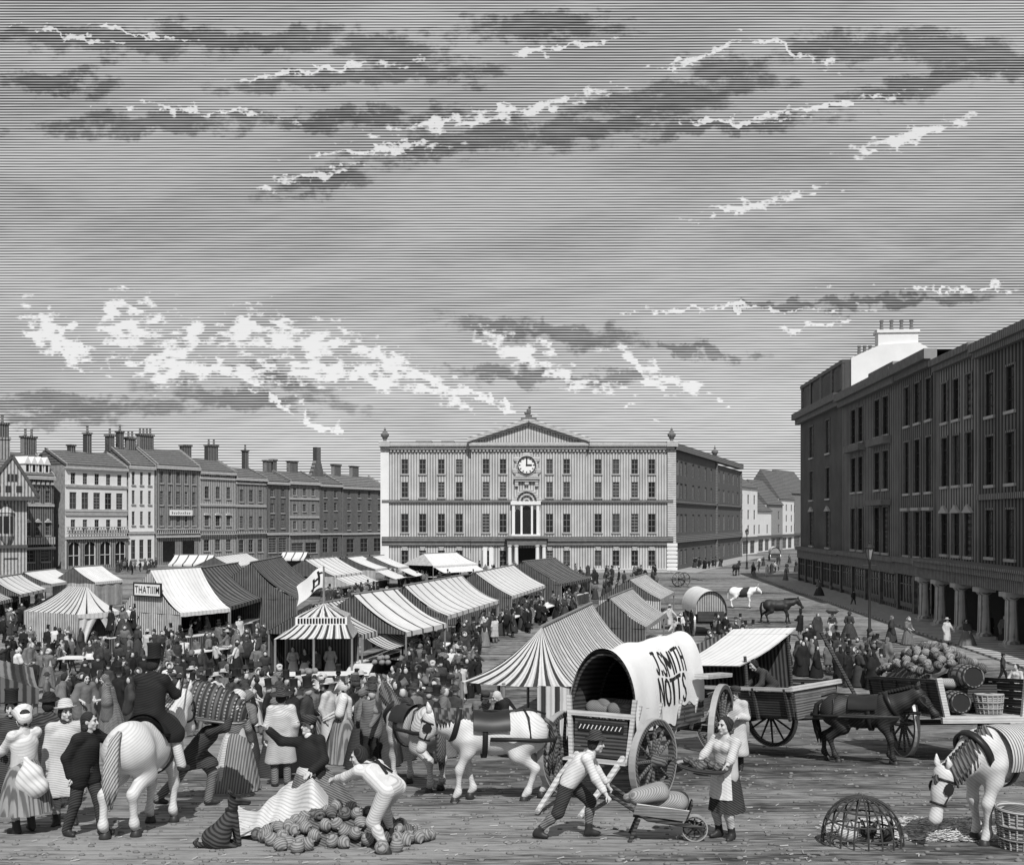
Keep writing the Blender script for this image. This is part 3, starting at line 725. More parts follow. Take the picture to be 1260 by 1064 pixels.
    b.part('porch_entablature', MB().box(xc - pw - .4, xc + pw + .4, yc - 2.2, yc - .01, zf(670), zf(659)).box(xc - pw - .7, xc + pw + .7, yc - 2.5, yc - .01, zf(662), zf(660)), m_stone_d, Mx)
    for xx in (-pw, -pw + 1.0, pw - 1.0, pw):
        b.part('porch_column', MB().lathe([(.42, 0), (.42, .25), (.32, .35), (.27, zf(672)), (.4, zf(671)), (.4, zf(670) - .003)], 12), m_stucco, Mx @ Tr(xc + xx, yc - 1.9, 0))
    b.part('door', MB().box(xc - 1.5, xc + 1.5, yc - .12, yc - .02, .1, zf(674)), m_glass, Mx)
    for pxx in (597, 604.5): b.part('door_pier', MB().box(xf(pxx) - .3, xf(pxx) + .3, yc - .35, yc - .01, .1, zf(673)), m_stucco, Mx)
    # the flank along the street, in two sections
    c = base + Vector((W, 0, 0)); U = Vector((.394, 1, 0)).normalized(); L1, L2 = 37.0, 66.0
    for k, (a, e, colpairs, hh) in enumerate(((0, L1, [3.2, 6.2, 9.4, 15.5, 20.5, 26.5, 32], H), (L1, L2, [3, 8, 14, 19, 25], H - .4))):
        M0 = frame(c + U * a, U); w = e - a; hs = []
        for ri, (yt, yb, ww) in enumerate(rows):
            for cx in colpairs: hs.append((cx - .8, cx + .8, zf(yb), zf(yt)))
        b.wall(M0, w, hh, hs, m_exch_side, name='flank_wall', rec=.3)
        for xa, xb, za, zb in hs: b.window(M0, (xa + xb) / 2, za, 1.6, zb - za, m_frame, sill=False)
        for y0, y1, pr in ((660, 668, .4), (615, 618.5, .3), (545, 553, .6)):
            b.part('flank_cornice', MB().box(.7 if k == 0 else 0, w, -pr, -.004, zf(y1), zf(y0)), m_stone_d, M0)
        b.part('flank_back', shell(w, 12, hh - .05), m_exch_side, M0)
        b.part('flank_pier', MB().box(w - .8, w, -.3, -.005, 0, hh + (0 if k else .9)), m_stone_d, M0)
        if k == 0: b.part('urn', MB().lathe(urn, 10), m_stone_d, M0 @ Tr(w - .4, .2, hh + .9))
    b.part('flank_parapet', MB().box(0, L2, .1, .6, H, zf(545) - .05), m_stone_d, frame(c, U))
exchange()

# ================================================================== houses down the far street
def street_houses():
    labs = ['tall white house closing the street beside the exchange flank', 'low white house with a dark pitched roof down the street', 'white house with a steep dark roof standing gable to the street',
            'tall white house with a pitched roof and three rows of windows down the street', 'sooty house deep in the street beside the tall dark corner block']
    spec = [(909, 932, 598, 230, 3.2, m_stucco, 3, 3), (929, 949, 628, 250, 5.5, m_stucco, 1, 2), (943, 963, 620, 262, 6.5, m_grey_l, 2, 2), (958, 977, 613, 275, 8.0, m_stucco, 3, 3), (971, 996, 606, 300, 7.0, m_grey_m, 2, 2)]
    for (x0, x1, ye, d, rh, mt, nr, nc), lab in zip(spec, labs):
        p0 = D(x0, 690, d); p1 = D(x1, 690, d + 14); p0.z = p1.z = 0; w = (p1 - p0).length; h = CAMZ + (HOR - ye) / F * d
        b = Bld('street_house', lab, 'house', p0, 'white houses down the far street'); Mx = frame(p0, p1 - p0); hs = []
        for r in range(nr):
            for c in range(nc):
                cx = w * (c + .5) / nc; z = 4.6 + (h - 5.0) * r / nr; hs.append((cx - .75, cx + .75, z, z + min(2.2, (h - 5) / nr * .62)))
        hs2 = hs + [(w * .2, w * .5, .2, 3.2), (w * .6, w * .85, .2, 3.2)]
        b.wall(Mx, w, h, hs2, mt); b.part('side_wall', shell(w, 10, h - .02), mt, Mx); b.part('roof', roof_prism(w, 10, h, rh), m_slate, Mx)
        for xa, xb, za, zb in hs2: b.window(Mx, (xa + xb) / 2, za, xb - xa, zb - za, m_frame, sill=False)
        b.part('shop_fascia', MB().box(0, w, -.4, -.01, 3.5, 4.1), m_grey_d, Mx)
street_houses()

# ================================================================== the tall dark block on the other side of the street
RB0 = Vector((37.4, 132.7, 0)); RBU = Vector((-5.3, -68.5, 0)).normalized()
def rb_s(px):   # distance along the facade from the far corner
    k = (px - CX) / F
    return (RB0.x - k * RB0.y) / (k * RBU.y - RBU.x)
def dark_block():
    def blk(name, label, x0, x1, s1=None):
        s0 = rb_s(x0); s1 = s1 or rb_s(x1); p = RB0 + RBU * s0
        return Bld(name, label, 'building', p, 'dark houses of the tall block'), frame(p, RBU), s1 - s0, s0
    def zf(px, py): s = rb_s(px); return CAMZ + (HOR - py) / F * (RB0 + RBU * s).y
    mt = m_soot
    def shop(b, Mx, w, zc):
        b.part('shop_cornice', MB().box(0, w, -.7, -.004, zc - .1, zc + .35).box(0, w, -.45, -.004, zc - 1.1, zc - .1), m_soot_l, Mx)
        n = max(2, int(w / 4.2))
        for i in range(n):
            cx = w * (i + .5) / n; ww = w / n * .7
            o = b.part('shop_window', MB().box(-ww / 2, ww / 2, -.12, -.02, .9, zc - 1.3), m_glass, Mx @ Tr(cx, 0, 0))
            br = MB()
            for k in range(5): x = -ww / 2 + ww * k / 4; br.box(x - .05, x + .05, -.2, -.121, .5, zc - 1.2)
            br.box(-ww / 2, ww / 2, -.22, -.13, .5, .9); br.box(-ww / 2 + .05, ww / 2 - .05, -.19, -.125, (zc - .4) / 2 + .4, (zc - .4) / 2 + .5)
            b.part('glazing_bars', br, m_soot_l, Matrix.Identity(4), o)
            b.part('pilaster', MB().box(w * i / n - .25, w * i / n + .25, -.35, -.005, 0, zc - 1.1), m_soot_l, Mx @ Tr(.26 if i == 0 else 0, 0, 0))
    nf = [0]
    def fac(b, Mx, w, h, rows, mat=mt, hood=None):
        hs = [(cx - ww / 2, cx + ww / 2, z0, z1, hd) for z0, z1, cols, ww, hd in rows for cx in cols]
        mat = m_soots[nf[0] % 5]; nf[0] += 1
        b.wall(Mx, w, h, [q[:4] for q in hs], mat, rec=.3)
        for xa, xb, za, zb, hd in hs: b.window(Mx, (xa + xb) / 2, za, xb - xa, zb - za, m_soot_f, head=hd, smat=m_soot_s, bars=(1, 3)); ww, wh = xb - xa, zb - za; b.part('surround', MB().box(-.14, -.003, -.07, 0, 0, wh + .14).box(ww + .003, ww + .14, -.07, 0, 0, wh + .14).box(-.003, ww + .003, -.07, 0, wh + .003, wh + .14), m_soot_l, Mx @ Tr(xa, 0, za))
        b.part('side_wall', shell(w, 14, h - .03), mat, Mx)
    # corner house with attic
    b, Mx, w, s0 = blk('corner_building', 'dark corner building with a panelled attic and a white gable wall above', 985, 1037); h = 21.0
    fac(b, Mx, w, h, [(15.6, 19.4, [6.6, 15.4], 2.1, None), (10.4, 13.9, [6.6, 15.4], 2.0, None), (4.8, 8.9, [6.6, 15.4], 2.1, 'tri')])
    b.part('cornice', MB().box(-.9, w, -1.0, -.004, h - .1, h + .7).box(-.6, w, -.6, -.004, h - .7, h - .1), m_soot_l, Mx)
    at = b.part('attic', MB().box(0, w - .3, .3, 4, h + .7, h + 3.9).box(-.3, w - .3, 0, 4.2, h + 3.9, h + 4.3), m_soot_l, Mx)
    for i in range(4): b.part('attic_panel', MB().box(w * i / 4 + .5, w * (i + 1) / 4 - .9, .2, .3, h + 1.2, h + 3.5), m_soot, Mx)
    for i in range(5): b.part('attic_pier', MB().box(w * i / 4 - .3, w * i / 4 + .3, .05, .295, h + .7, h + 3.9), m_soot_l, Mx @ Tr(.3 if i == 0 else (-.65 if i == 4 else 0), 0, 0))
    g = Mx @ Tr(w, 0, 0)
    b.part('gable_wall', MB().add([(0, .9, h - 1), (0, 16, h - 1), (0, 16, h + 1.5), (0, 7.9, h + 6.0), (0, 4.0, h + 5.8), (0, .9, h + 4.4)] + [(-.4, .9, h - 1), (-.4, 16, h - 1), (-.4, 16, h + 1.5), (-.4, 7.9, h + 6.0), (-.4, 4.0, h + 5.8), (-.4, .9, h + 4.4)],
           [(0, 1, 2, 3, 4, 5), (11, 10, 9, 8, 7, 6), (0, 5, 11, 6), (5, 4, 10, 11), (4, 3, 9, 10), (3, 2, 8, 9)]), m_stucco, g)
    b.part('roof', MB().add([(0, 4, h + .7), (w - .4, 4, h + .7), (w - .4, 9, h + 4.6), (0, 9, h + 4.6), (0, 15, h), (w - .4, 15, h)], [(0, 1, 2, 3), (3, 2, 5, 4), (0, 3, 4)]), m_slate, Mx)
    c1 = b.chimney(g @ Tr(-.9, 5.9, h + 5.5) @ Rz(RAD(90)), 4.2, 1.3, 1.6, 4, m_stucco)
    b.chimney(g @ Tr(-5, 3.6, h + 3.9) @ Rz(RAD(90)), 1.8, 1.2, 1.2, 3, m_soot)
    shop(b, Mx, w, 4.2)
    # second house: paired windows with little balconies
    b, Mx, w, s0 = blk('terrace_building', 'dark house with paired windows and small balcony ledges beside the corner building', 1037, 1107); h = 20.7
    prs = [4.6, 7.4, 13.4, 16.2]
    fac(b, Mx, w, h, [(15.8, 19.3, prs, 1.7, None), (10.8, 14.3, prs, 1.7, None), (4.9, 9.1, prs, 1.8, None)])
    for c in (6.0, 14.8):
        b.part('balcony_ledge', MB().box(c - 3, c + 3, -.7, -.004, 14.9, 15.6), m_soot_l, Mx)
    b.part('window_hood', MB().box(14.8 - 3, 14.8 + 3, -.9, -.004, 9.3, 9.8), m_soot_l, Mx)
    b.part('cornice', MB().box(0, w, -1.0, -.004, h - .1, h + .7).box(0, w, -.6, -.004, h - .7, h - .1), m_soot_l, Mx)
    b.part('roof', MB().add([(0, 0, h + .6), (w, 0, h + .6), (w, 8, h + .5), (0, 8, h + .5), (0, 15, h), (w, 15, h)], [(0, 1, 2, 3), (3, 2, 5, 4)]), m_slate, Mx)
    b.part('parapet', MB().box(w - 8, w, -.6, .2, h + .7, h + 1.2), m_soot_l, Mx); shop(b, Mx, w, 4.3)
    # third house
    b, Mx, w, s0 = blk('terrace_building', 'dark house with three close tall windows and a stepped parapet', 1107.5, 1153); h = 20.7
    c3 = [w * .2, w * .5, w * .8]
    fac(b, Mx, w, h, [(16.0, 19.3, c3, 1.3, None), (10.2, 14.6, c3, 1.4, None), (4.9, 8.6, c3, 1.5, 'flat')])
    b.part('cornice', MB().box(0, w, -1.0, -.004, h - .1, h + .7).box(0, w, -.5, -.004, h - .6, h - .1), m_soot_l, Mx)
    b.part('roof', MB().add([(0, 0, h + .6), (w, 0, h + .6), (w, 8, h + .5), (0, 8, h + .5), (0, 15, h), (w, 15, h)], [(0, 1, 2, 3), (3, 2, 5, 4)]), m_slate, Mx); shop(b, Mx, w, 4.4)
    # fourth house, over the colonnade
    def colonnade(b, Mx, w, cols):
        b.part('colonnade_entablature', MB().box(0, w, -1.9, -.004, 4.3, 4.75).box(0, w, -1.6, -.004, 3.5, 4.3).box(0, w, -2.1, -.004, 4.75, 4.95), m_soot_l, Mx)
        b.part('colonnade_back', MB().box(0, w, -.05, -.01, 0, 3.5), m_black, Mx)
        for c in cols:
            b.part('column', MB().box(-.55, .55, -.55, .55, 0, .3).lathe([(.5, .3), (.5, .45), (.42, .55), (.36, 3.0), (.46, 3.1), (.52, 3.2)], 14).box(-.55, .55, -.55, .55, 3.2, 3.497), m_column, Mx @ Tr(c, -1.3, 0))
    b, Mx, w, s0 = blk('terrace_building', 'dark house with small pediments over its first floor windows above the columns', 1153.5, 1203); h = 20.0
    c3 = [w * .2, w * .5, w * .8]
    fac(b, Mx, w, h, [(15.4, 18.4, c3, 1.2, None), (10.5, 14.2, c3, 1.3, None), (5.3, 8.4, c3, 1.4, 'tri')], m_soot)
    b.part('cornice', MB().box(0, w, -.7, -.004, h - .1, h + .4).box(0, w, -.4, -.004, h - .5, h - .1), m_soot_l, Mx)
    b.part('roof', MB().add([(0, 0, h + .3), (w, 0, h + .3), (w, 8, h + .5), (0, 8, h + .5), (0, 15, h), (w, 15, h)], [(0, 1, 2, 3), (3, 2, 5, 4)]), m_slate, Mx)
    colonnade(b, Mx, w, [.9, w * .55])
    b, Mx, w, s0 = blk('terrace_building', 'dark house with widely spaced windows and a band course over the tallest columns', 1203.5, 1400, rb_s(1203.5) + 24); h = 19.7
    cs = [2.2, 5.6, 9.2, 12.8, 16.4, 20]
    fac(b, Mx, w, h, [(15.0, 17.9, cs, 1.4, None), (10.3, 13.6, cs, 1.4, None), (5.4, 8.6, cs, 1.4, None)])
    b.part('band_course', MB().box(0, w, -.25, -.004, 9.3, 9.7), m_soot_l, Mx)
    b.part('cornice', MB().box(0, w, -.7, -.004, h - .1, h + .5).box(0, w, -.4, -.004, h - .5, h - .1), m_soot_l, Mx)
    b.part('roof', MB().add([(0, 0, h + .3), (w, 0, h + .3), (w, 8, h + .5), (0, 8, h + .5), (0, 15, h), (w, 15, h)], [(0, 1, 2, 3), (3, 2, 5, 4)]), m_slate, Mx)
    colonnade(b, Mx, w, [.3, 4.6, 9, 13.5, 18])
    # pavement with kerb in front of the block
    pv = MB().box(-8, 105, -4.2, 0, -.1, .13); struct(obj('pavement', pv, m_pave, None, frame(RB0, RBU)))
dark_block()
def exchange_pavement():
    c = Vector((24.8, 158, 0)); U = Vector((.394, 1, 0)).normalized()
    struct(obj('pavement', MB().box(-3, 70, -4.5, 0, -.1, .13), m_pave, None, frame(c, U)))
    struct(obj('pavement', MB().box(-21, 24, 155, 158, -.1, .125), m_pave))
exchange_pavement()

# ================================================================== people
def tone_set(n, c, d, p=.03, du=.5): return M(n, c, d, (.25, .45, .86), p, duty=du, wob=.2, soft=.25, var=.2, nscale=5)
m_skin = M('skin', .46, None, var=.12, nscale=8, rough=.6)
m_hair = M('dark_hair', .03, .012, (.9, .2, .4), .02, var=.3)
m_hair_l = M('grey_hair', .22, .1, (.9, .2, .4), .02, var=.3)
CL = {'black': tone_set('cloth_black', .018, .007), 'dark': tone_set('cloth_dark', .062, .016), 'mid': tone_set('cloth_grey', .20, .07),
      'light': tone_set('cloth_pale', .52, .36, du=.4), 'white': tone_set('cloth_white', .62, .50, .04, .3)}
m_check = M('cloth_check', .26, .10, (.9, .3, .1), .045, duty=.5, wob=.1, var=.25)
m_leather = M('boot_leather', .028, None, rough=.5, var=.3)
m_straw = M('straw', .5, .16, (0, 0, 1), .025, duty=.45, wob=.3, var=.25)
m_wicker = M('wicker', .30, .05, (0, 0, 1), .045, duty=.5, wob=.2, var=.3)

def V(*a): return Vector(a)
def ik(a, t, l1, l2, pole):
    a, t = Vector(a), Vector(t); d = t - a; L = d.length
    if L > (l1 + l2) * .995: t = a + d * ((l1 + l2) * .995 / L); d = t - a; L = d.length
    L = max(L, .05); dn = d / L; x = (l1 * l1 - l2 * l2 + L * L) / (2 * L); hh = math.sqrt(max(l1 * l1 - x * x, 0))
    p = Vector(pole); p = p - dn * p.dot(dn)
    if p.length < 1e-4: p = Vector((0, -1, 0))
    return a + dn * x + p.normalized() * hh, t

def joints(lean=0, side=0, twist=0, pel=(0, 0, .93), lh=None, rh=None, lf=(.11, 0, 0), rf=(-.11, 0, 0), hyaw=0, hpitch=0, seat=False,
           lpole=None, rpole=None, lkp=None, rkp=None):
    """person faces -Y; 'l' is the +X side, 'r' the -X side; hands, feet and pelvis are given in metres for a 1.7 m figure"""
    J = {}; P0 = Vector(pel)
    R = Matrix.Rotation(RAD(twist), 3, 'Z') @ Matrix.Rotation(RAD(side), 3, 'Y') @ Matrix.Rotation(RAD(lean), 3, 'X')
    J['R'] = R; up = R @ V(0, 0, 1); sx = R @ V(1, 0, 0); fw = R @ V(0, -1, 0)
    J['pel'] = P0; J['waist'] = P0 + up * .13; J['chest'] = P0 + up * .34; J['neck'] = P0 + up * .52
    HR = Matrix.Rotation(RAD(twist + hyaw), 3, 'Z') @ Matrix.Rotation(RAD(side * .4), 3, 'Y') @ Matrix.Rotation(RAD(lean * .45 + hpitch), 3, 'X')
    J['HR'] = HR; J['head'] = J['neck'] + (up * .5 + HR @ V(0, 0, .5)) * .155 + HR @ V(0, -.025, 0)
    for s, nm, h, f, pole, kp in ((1, 'l', lh, lf, lpole, lkp), (-1, 'r', rh, rf, rpole, rkp)):
        sh = P0 + up * .455 + sx * (s * .175); J[nm + 'sh'] = sh
        if h is None: h = sh + V(s * .07, -.06, -.51)
        J[nm + 'el'], J[nm + 'wr'] = ik(sh, h, .29, .26, pole or (s * .5, .8, -.35))
        hip = P0 + (Matrix.Rotation(RAD(twist), 3, 'Z') @ V(s * .09, 0, -.02)); J[nm + 'hip'] = hip
        J[nm + 'kn'], J[nm + 'an'] = ik(hip, Vector(f) + V(0, 0, .085), .43, .42, kp or (s * .12, -1, .1))
    return J

def hand_prims(S, J, s, curl=.6, r=1.0):
    n = 'l' if s > 0 else 'r'; w, e = J[n + 'wr'], J[n + 'el']; d = (w - e).normalized()
    side = d.cross(V(0, 0, 1)); side = side.normalized() if side.length > .1 else V(1, 0, 0)
    down = side.cross(d).normalized()
    if down.z > 0: down = -down
    palm = w + d * .05
    S.cap(w, w + d * .085, .026, .03)
    for i in range(4):
        o = (i - 1.5) * .021; b0 = w + d * (.085 - abs(o) * .2) + side * o; L = (.036, .042, .04, .03)[i]
        d1 = (d * math.cos(curl) + down * math.sin(curl)); d2 = (d * math.cos(curl * 2.1) + down * math.sin(curl * 2.1))
        m1 = b0 + d1 * L; S.cap(b0, m1, .0105, .0095); S.cap(m1, m1 + d2 * L, .0095, .008)
    tb = w + d * .03 + side * (.026 * -s); t1 = tb + (d * .6 - side * s * .5 + down * .5).normalized() * .04
    S.cap(tb, t1, .013, .011); S.cap(t1, t1 + (d * .8 + down * .5).normalized() * .035, .0105, .009)

def body_mesh(J, fine, bust=False, curl=.6):
    mb = MB(); S = SDF(.05)
    for s in (1, -1):
        n = 'l' if s > 0 else 'r'
        S.cap(J[n + 'hip'], J['pel'] + (J[n + 'sh'] - J['neck']) * .45 + (J['chest'] - J['pel']), .105, .10)
        S.cap(J['neck'].lerp(J[n + 'sh'], .3) - V(0, 0, .03), J[n + 'sh'], .055, .062)
        S.cap(J[n + 'sh'], J[n + 'el'], .055, .042); S.cap(J[n + 'el'], J[n + 'wr'], .040, .028)
        S.cap(J[n + 'hip'], J[n + 'kn'], .085, .056); S.cap(J[n + 'kn'], J[n + 'an'], .054, .036)
    S.cap(J['pel'], J['chest'], .11, .12); S.cap(J['neck'] - V(0, 0, .06), J['head'] - J['HR'] @ V(0, -.01, .07), .058, .05)
    if not fine:
        Hd = J['head']; S.k = .035
        S.ell(Hd, (.078, .095, .118), J['HR']); S.cap(Hd + J['HR'] @ V(0, -.045, -.05), Hd + J['HR'] @ V(0, -.055, -.085), .045, .035)
        S.cap(Hd + J['HR'] @ V(0, -.09, .01), Hd + J['HR'] @ V(0, -.112, -.03), .012, .016)
        for s in (1, -1):
            n = 'l' if s > 0 else 'r'; d = (J[n + 'wr'] - J[n + 'el']).normalized(); S.cap(J[n + 'wr'], J[n + 'wr'] + d * .13, .034, .026)
    S.mesh(.024 if fine else .03, mb)
    if fine:
        H = SDF(.02); Hd, R = J['head'], J['HR']; q = lambda x, y, z: Hd + R @ V(x, y, z)
        H.ell(q(0, .015, .02), (.076, .094, .10), R); H.ell(q(0, -.02, -.03), (.064, .075, .085), R)
        H.cap(q(0, -.045, -.085), q(0, -.065, -.1), .035, .026); H.cap(q(-.04, -.02, -.07), q(.04, -.02, -.07), .03)
        H.cap(q(0, .01, -.06), J['neck'], .05, .056)
        H.p.append(('c', np.array(q(0, -.088, .018)), np.array(q(0, -.112, -.028)), .009, .0155))
        H.cap(q(-.045, -.078, .035), q(.045, -.078, .035), .013); H.cap(q(-.018, -.088, -.062), q(.018, -.088, -.062), .0095)
        for s in (1, -1): H.ell(q(s * .077, .012, -.005), (.011, .022, .034), R); H.ell(q(s * .042, -.066, -.025), (.022, .02, .02), R)
        H.k = .014; H.mesh(.0095, mb)
        for s in (1, -1):
            Hn = SDF(.008); n = 'l' if s > 0 else 'r'; d = (J[n + 'wr'] - J[n + 'el']).normalized()
            Hn.cap(J[n + 'wr'] - d * .05, J[n + 'wr'] + d * .02, .031, .028); hand_prims(Hn, J, s, curl); Hn.mesh(.0065, mb)
    return mb.mesh('body', True)

def eyes_mesh(J, sgn):
    q = lambda x, y, z: J['head'] + J['HR'] @ V(x, y, z)
    return MB().ball(q(sgn * .033, -.088, .014), (.014, .009, .0085), 8, 5, J['HR']).mesh('eye', True)
def brow_mesh(J, sgn):
    q = lambda x, y, z: J['head'] + J['HR'] @ V(x, y, z)
    return MB().tube([q(sgn * .014, -.094, .036), q(sgn * .035, -.092, .041), q(sgn * .056, -.078, .035)], [.004, .006, .004], 5).mesh('eyebrow', True)
def mouth_mesh(J):
    q = lambda x, y, z: J['head'] + J['HR'] @ V(x, y, z)
    return MB().tube([q(-.024, -.086, -.06), q(0, -.1, -.062), q(.024, -.086, -.06)], [.003, .006, .003], 5).mesh('mouth', True)

def torso_prims(S, J, g, low=0.0):
    for s in (1, -1):
        n = 'l' if s > 0 else 'r'
        S.cap(J[n + 'hip'].lerp(J['waist'], low), J['pel'] + (J[n + 'sh'] - J['neck']) * .45 + (J['chest'] - J['pel']), .105 + g, .105 + g)
        S.cap(J['neck'].lerp(J[n + 'sh'], .45) - V(0, 0, .025), J[n + 'sh'], .055 + g, .06 + g)
    S.cap(J['waist'], J['chest'], .115 + g, .122 + g)
def sleeve(S, J, g, to=1.0):
    for n in 'lr':
        S.cap(J[n + 'sh'], J[n + 'el'], .056 + g, .048 + g)
        if to > 0: S.cap(J[n + 'el'], J[n + 'el'].lerp(J[n + 'wr'], to), .047 + g, .04 + g)

def garment(kind, J, vox, o=None):
    o = o or {}
    S = SDF(.04)
    if kind in ('coat', 'smock', 'jacket'):
        g = .024; torso_prims(S, J, g); sleeve(S, J, g - .004, .97)
        L = {'coat': .62, 'smock': .72, 'jacket': .16}[kind]; L = o.get('len', L); fl = {'coat': .05, 'smock': .06, 'jacket': .0}[kind]
        for n in 'lr':
            e = J[n + 'hip'].lerp(J[n + 'kn'], min(1, L / .5)) if L <= .5 else J[n + 'kn'].lerp(J[n + 'an'], (L - .5) * 1.2)
            S.cap(J[n + 'hip'], e, .125, .125 + fl)
            if L > .3 and 'hem' not in o: hz = min(J['lkn'].z, J['rkn'].z) + (.5 - L) * .8; S.cut = [((0, 0, -1), -hz)]
            if 'hem' in o: S.cut = [((0, 0, -1), -o['hem'])]
            if L > .3: S.cap(J['pel'], (J['lkn'] + J['rkn']) / 2 + V(0, .02, .05), .12, .14)
        S.cap(J['neck'] - V(0, 0, .03), J['neck'] + V(0, .0, .015), .08, .075)
    elif kind == 'shirt':
        torso_prims(S, J, .016); sleeve(S, J, .014, o.get('to', .55)); S.cap(J['neck'] - V(0, 0, .03), J['neck'] + V(0, .0, .0), .075, .068)
    elif kind == 'waistcoat':
        torso_prims(S, J, .026, .2)
    elif kind == 'bodice':
        torso_prims(S, J, .012, .6); sleeve(S, J, .012, o.get('to', .3))
        for s in (1, -1): S.ell(J['chest'] + J['R'] @ V(s * .065, -.095, .03), (.075, .065, .07))
    elif kind == 'trousers':
        for n in 'lr':
            S.cap(J[n + 'hip'], J[n + 'kn'], .112, .078); S.cap(J[n + 'kn'], J[n + 'an'] + V(0, 0, .0), .075, .066)
        S.cap(J['pel'], J['waist'], .13, .125)
    elif kind == 'breeches':
        for n in 'lr':
            S.cap(J[n + 'hip'], J[n + 'kn'], .118, .088); S.cap(J[n + 'kn'], J[n + 'kn'].lerp(J[n + 'an'], .12), .08, .07)
        S.cap(J['pel'], J['waist'], .13, .125)
    elif kind == 'shawl':
        for s in (1, -1):
            n = 'l' if s > 0 else 'r'
            S.cap(J['neck'], J[n + 'sh'], .085, .10); S.cap(J[n + 'sh'], J[n + 'el'], .095, .105)
            S.cap(J['chest'] + J['R'] @ V(s * .06, -.06, .06), J['waist'] + J['R'] @ V(s * .07, -.03, .03), .11, .12)
        S.cap(J['chest'] + J['R'] @ V(0, .07, .05), J['pel'] + V(0, .12, 0), .14, .08)
    elif kind == 'cloak':
        for s in (1, -1):
            n = 'l' if s > 0 else 'r'
            S.cap(J['neck'], J[n + 'sh'], .085, .10); S.cap(J[n + 'sh'], J[n + 'el'] + V(s * .02, 0, -.1), .10, .14); S.cap(J[n + 'el'], J[n + 'kn'] + V(s * .05, .03, .1), .13, .17)
        S.cap(J['chest'], J['pel'] + V(0, .02, -.35), .18, .22)
    elif kind in ('boot', 'stocking'):
        n, s = o['leg'], (1 if o['leg'] == 'l' else -1); a, k = J[n + 'an'], J[n + 'kn']
        if kind == 'stocking': S.cap(k.lerp(a, .05), k.lerp(a, .35), .062, .068); S.cap(k.lerp(a, .35), a, .066, .046)
        else:
            sh = (a - k).normalized(); fw = o.get(n + 'toe')
            fw = Matrix.Rotation(RAD(o.get('twist', 0)), 3, 'Z') @ V(s * .25, -1, 0) if fw is None else Vector(fw)
            fw = fw.normalized(); S.k = .03
            S.cap(a - sh * o.get('high', .1), a + V(0, 0, -.02), .056, .05); S.cap(a + V(0, 0, -.045) - fw * .03, a + V(0, 0, -.05) + fw * .15, .042, .034); S.cap(a, a + fw * .1 + V(0, 0, -.04), .045, .035)
    elif kind == 'apron' or kind == 'skirt' or kind == 'kilt':
        hem = o.get('hem', .06); R0 = o.get('R', .38); n = o.get('n', 72) if kind == 'skirt' else 28
        w = J['waist'] - V(0, 0, .02); fc = (J['lan'] + J['ran']) / 2; fc = V(fc.x, fc.y + .03, hem); off = .034 if kind == 'apron' else 0
        a0, a1 = (0, 2 * math.pi) if kind == 'skirt' else (RAD(-90 - 58), RAD(-90 + 58))
        if kind == 'apron': fc = w.lerp(fc, o.get('frac', .8))
        vs, fs, m = [], [], 12; tw = RAD(o.get('twist', 0)); fr = o.get('frac', .8) if kind == 'apron' else 1
        cols = n if kind == 'skirt' else n + 1
        for j in range(m + 1):
            t = j / m * fr; c = w.lerp(V(((J['lan'] + J['ran']) / 2).x, ((J['lan'] + J['ran']) / 2).y + .03, hem), t)
            r = .135 + (R0 - .135) * (t ** .62) + off
            for i in range(cols):
                a = a0 + (a1 - a0) * i / n + tw
                pl = 1 + .055 * t * math.sin(13 * (a - tw)) + .03 * t * math.sin(29 * (a - tw) + 1)
                vs.append(c + V(math.cos(a) * r * pl, math.sin(a) * r * pl, 0))
        for j in range(m):
            for i in range(n):
                i2 = (i + 1) % cols; fs.append((j * cols + i, (j + 1) * cols + i, (j + 1) * cols + i2, j * cols + i2))
        mb = MB().add(vs, fs)
        if kind == 'skirt': mb.add([vs[i] for i in range(cols)], [tuple(range(cols))])
        return mb.mesh(kind, True)
    elif kind == 'braces':
        mb = MB()
        for s in (1, -1):
            pts = [J['waist'] + J['R'] @ V(s * -.05, .15, -.02), J['chest'] + J['R'] @ V(s * .01, .165, 0), J['chest'] + J['R'] @ V(s * .07, .13, .14), J['chest'] + J['R'] @ V(s * .085, .02, .2), J['chest'] + J['R'] @ V(s * .07, -.13, .08), J['waist'] + J['R'] @ V(s * .07, -.15, 0)]
            mb.tube(pts, .02, 6, flat=.6)
        return mb.mesh(kind, True)
    elif kind == 'collar':
        S.cap(J['neck'] - V(0, 0, .01), J['neck'] + V(0, -.01, .03), .078, .072)
    elif kind == 'kerchief':
        H, R = J['head'], J['HR']
        S.ell(H + R @ V(0, .03, .02), (.096, .108, .122), R); S.cap(H + R @ V(0, .06, -.08), H + R @ V(0, .08, -.16), .08, .09)
    elif kind == 'hair':
        H, R = J['head'], J['HR']; L = o.get('len', .0)
        S.ell(H + R @ V(0, .028, .035), (.088, .098, .10), R); S.cap(H + R @ V(-.05, .035, -.03 - L), H + R @ V(.05, .035, -.03 - L), .05); S.cap(H + R @ V(0, .06, -.02), H + R @ V(0, .06, -.05 - L), .06, .055)
        if o.get('bun'): S.ell(H + R @ V(0, .12, .03), (.05, .05, .05))
    return S.mesh(vox).mesh(kind, True)

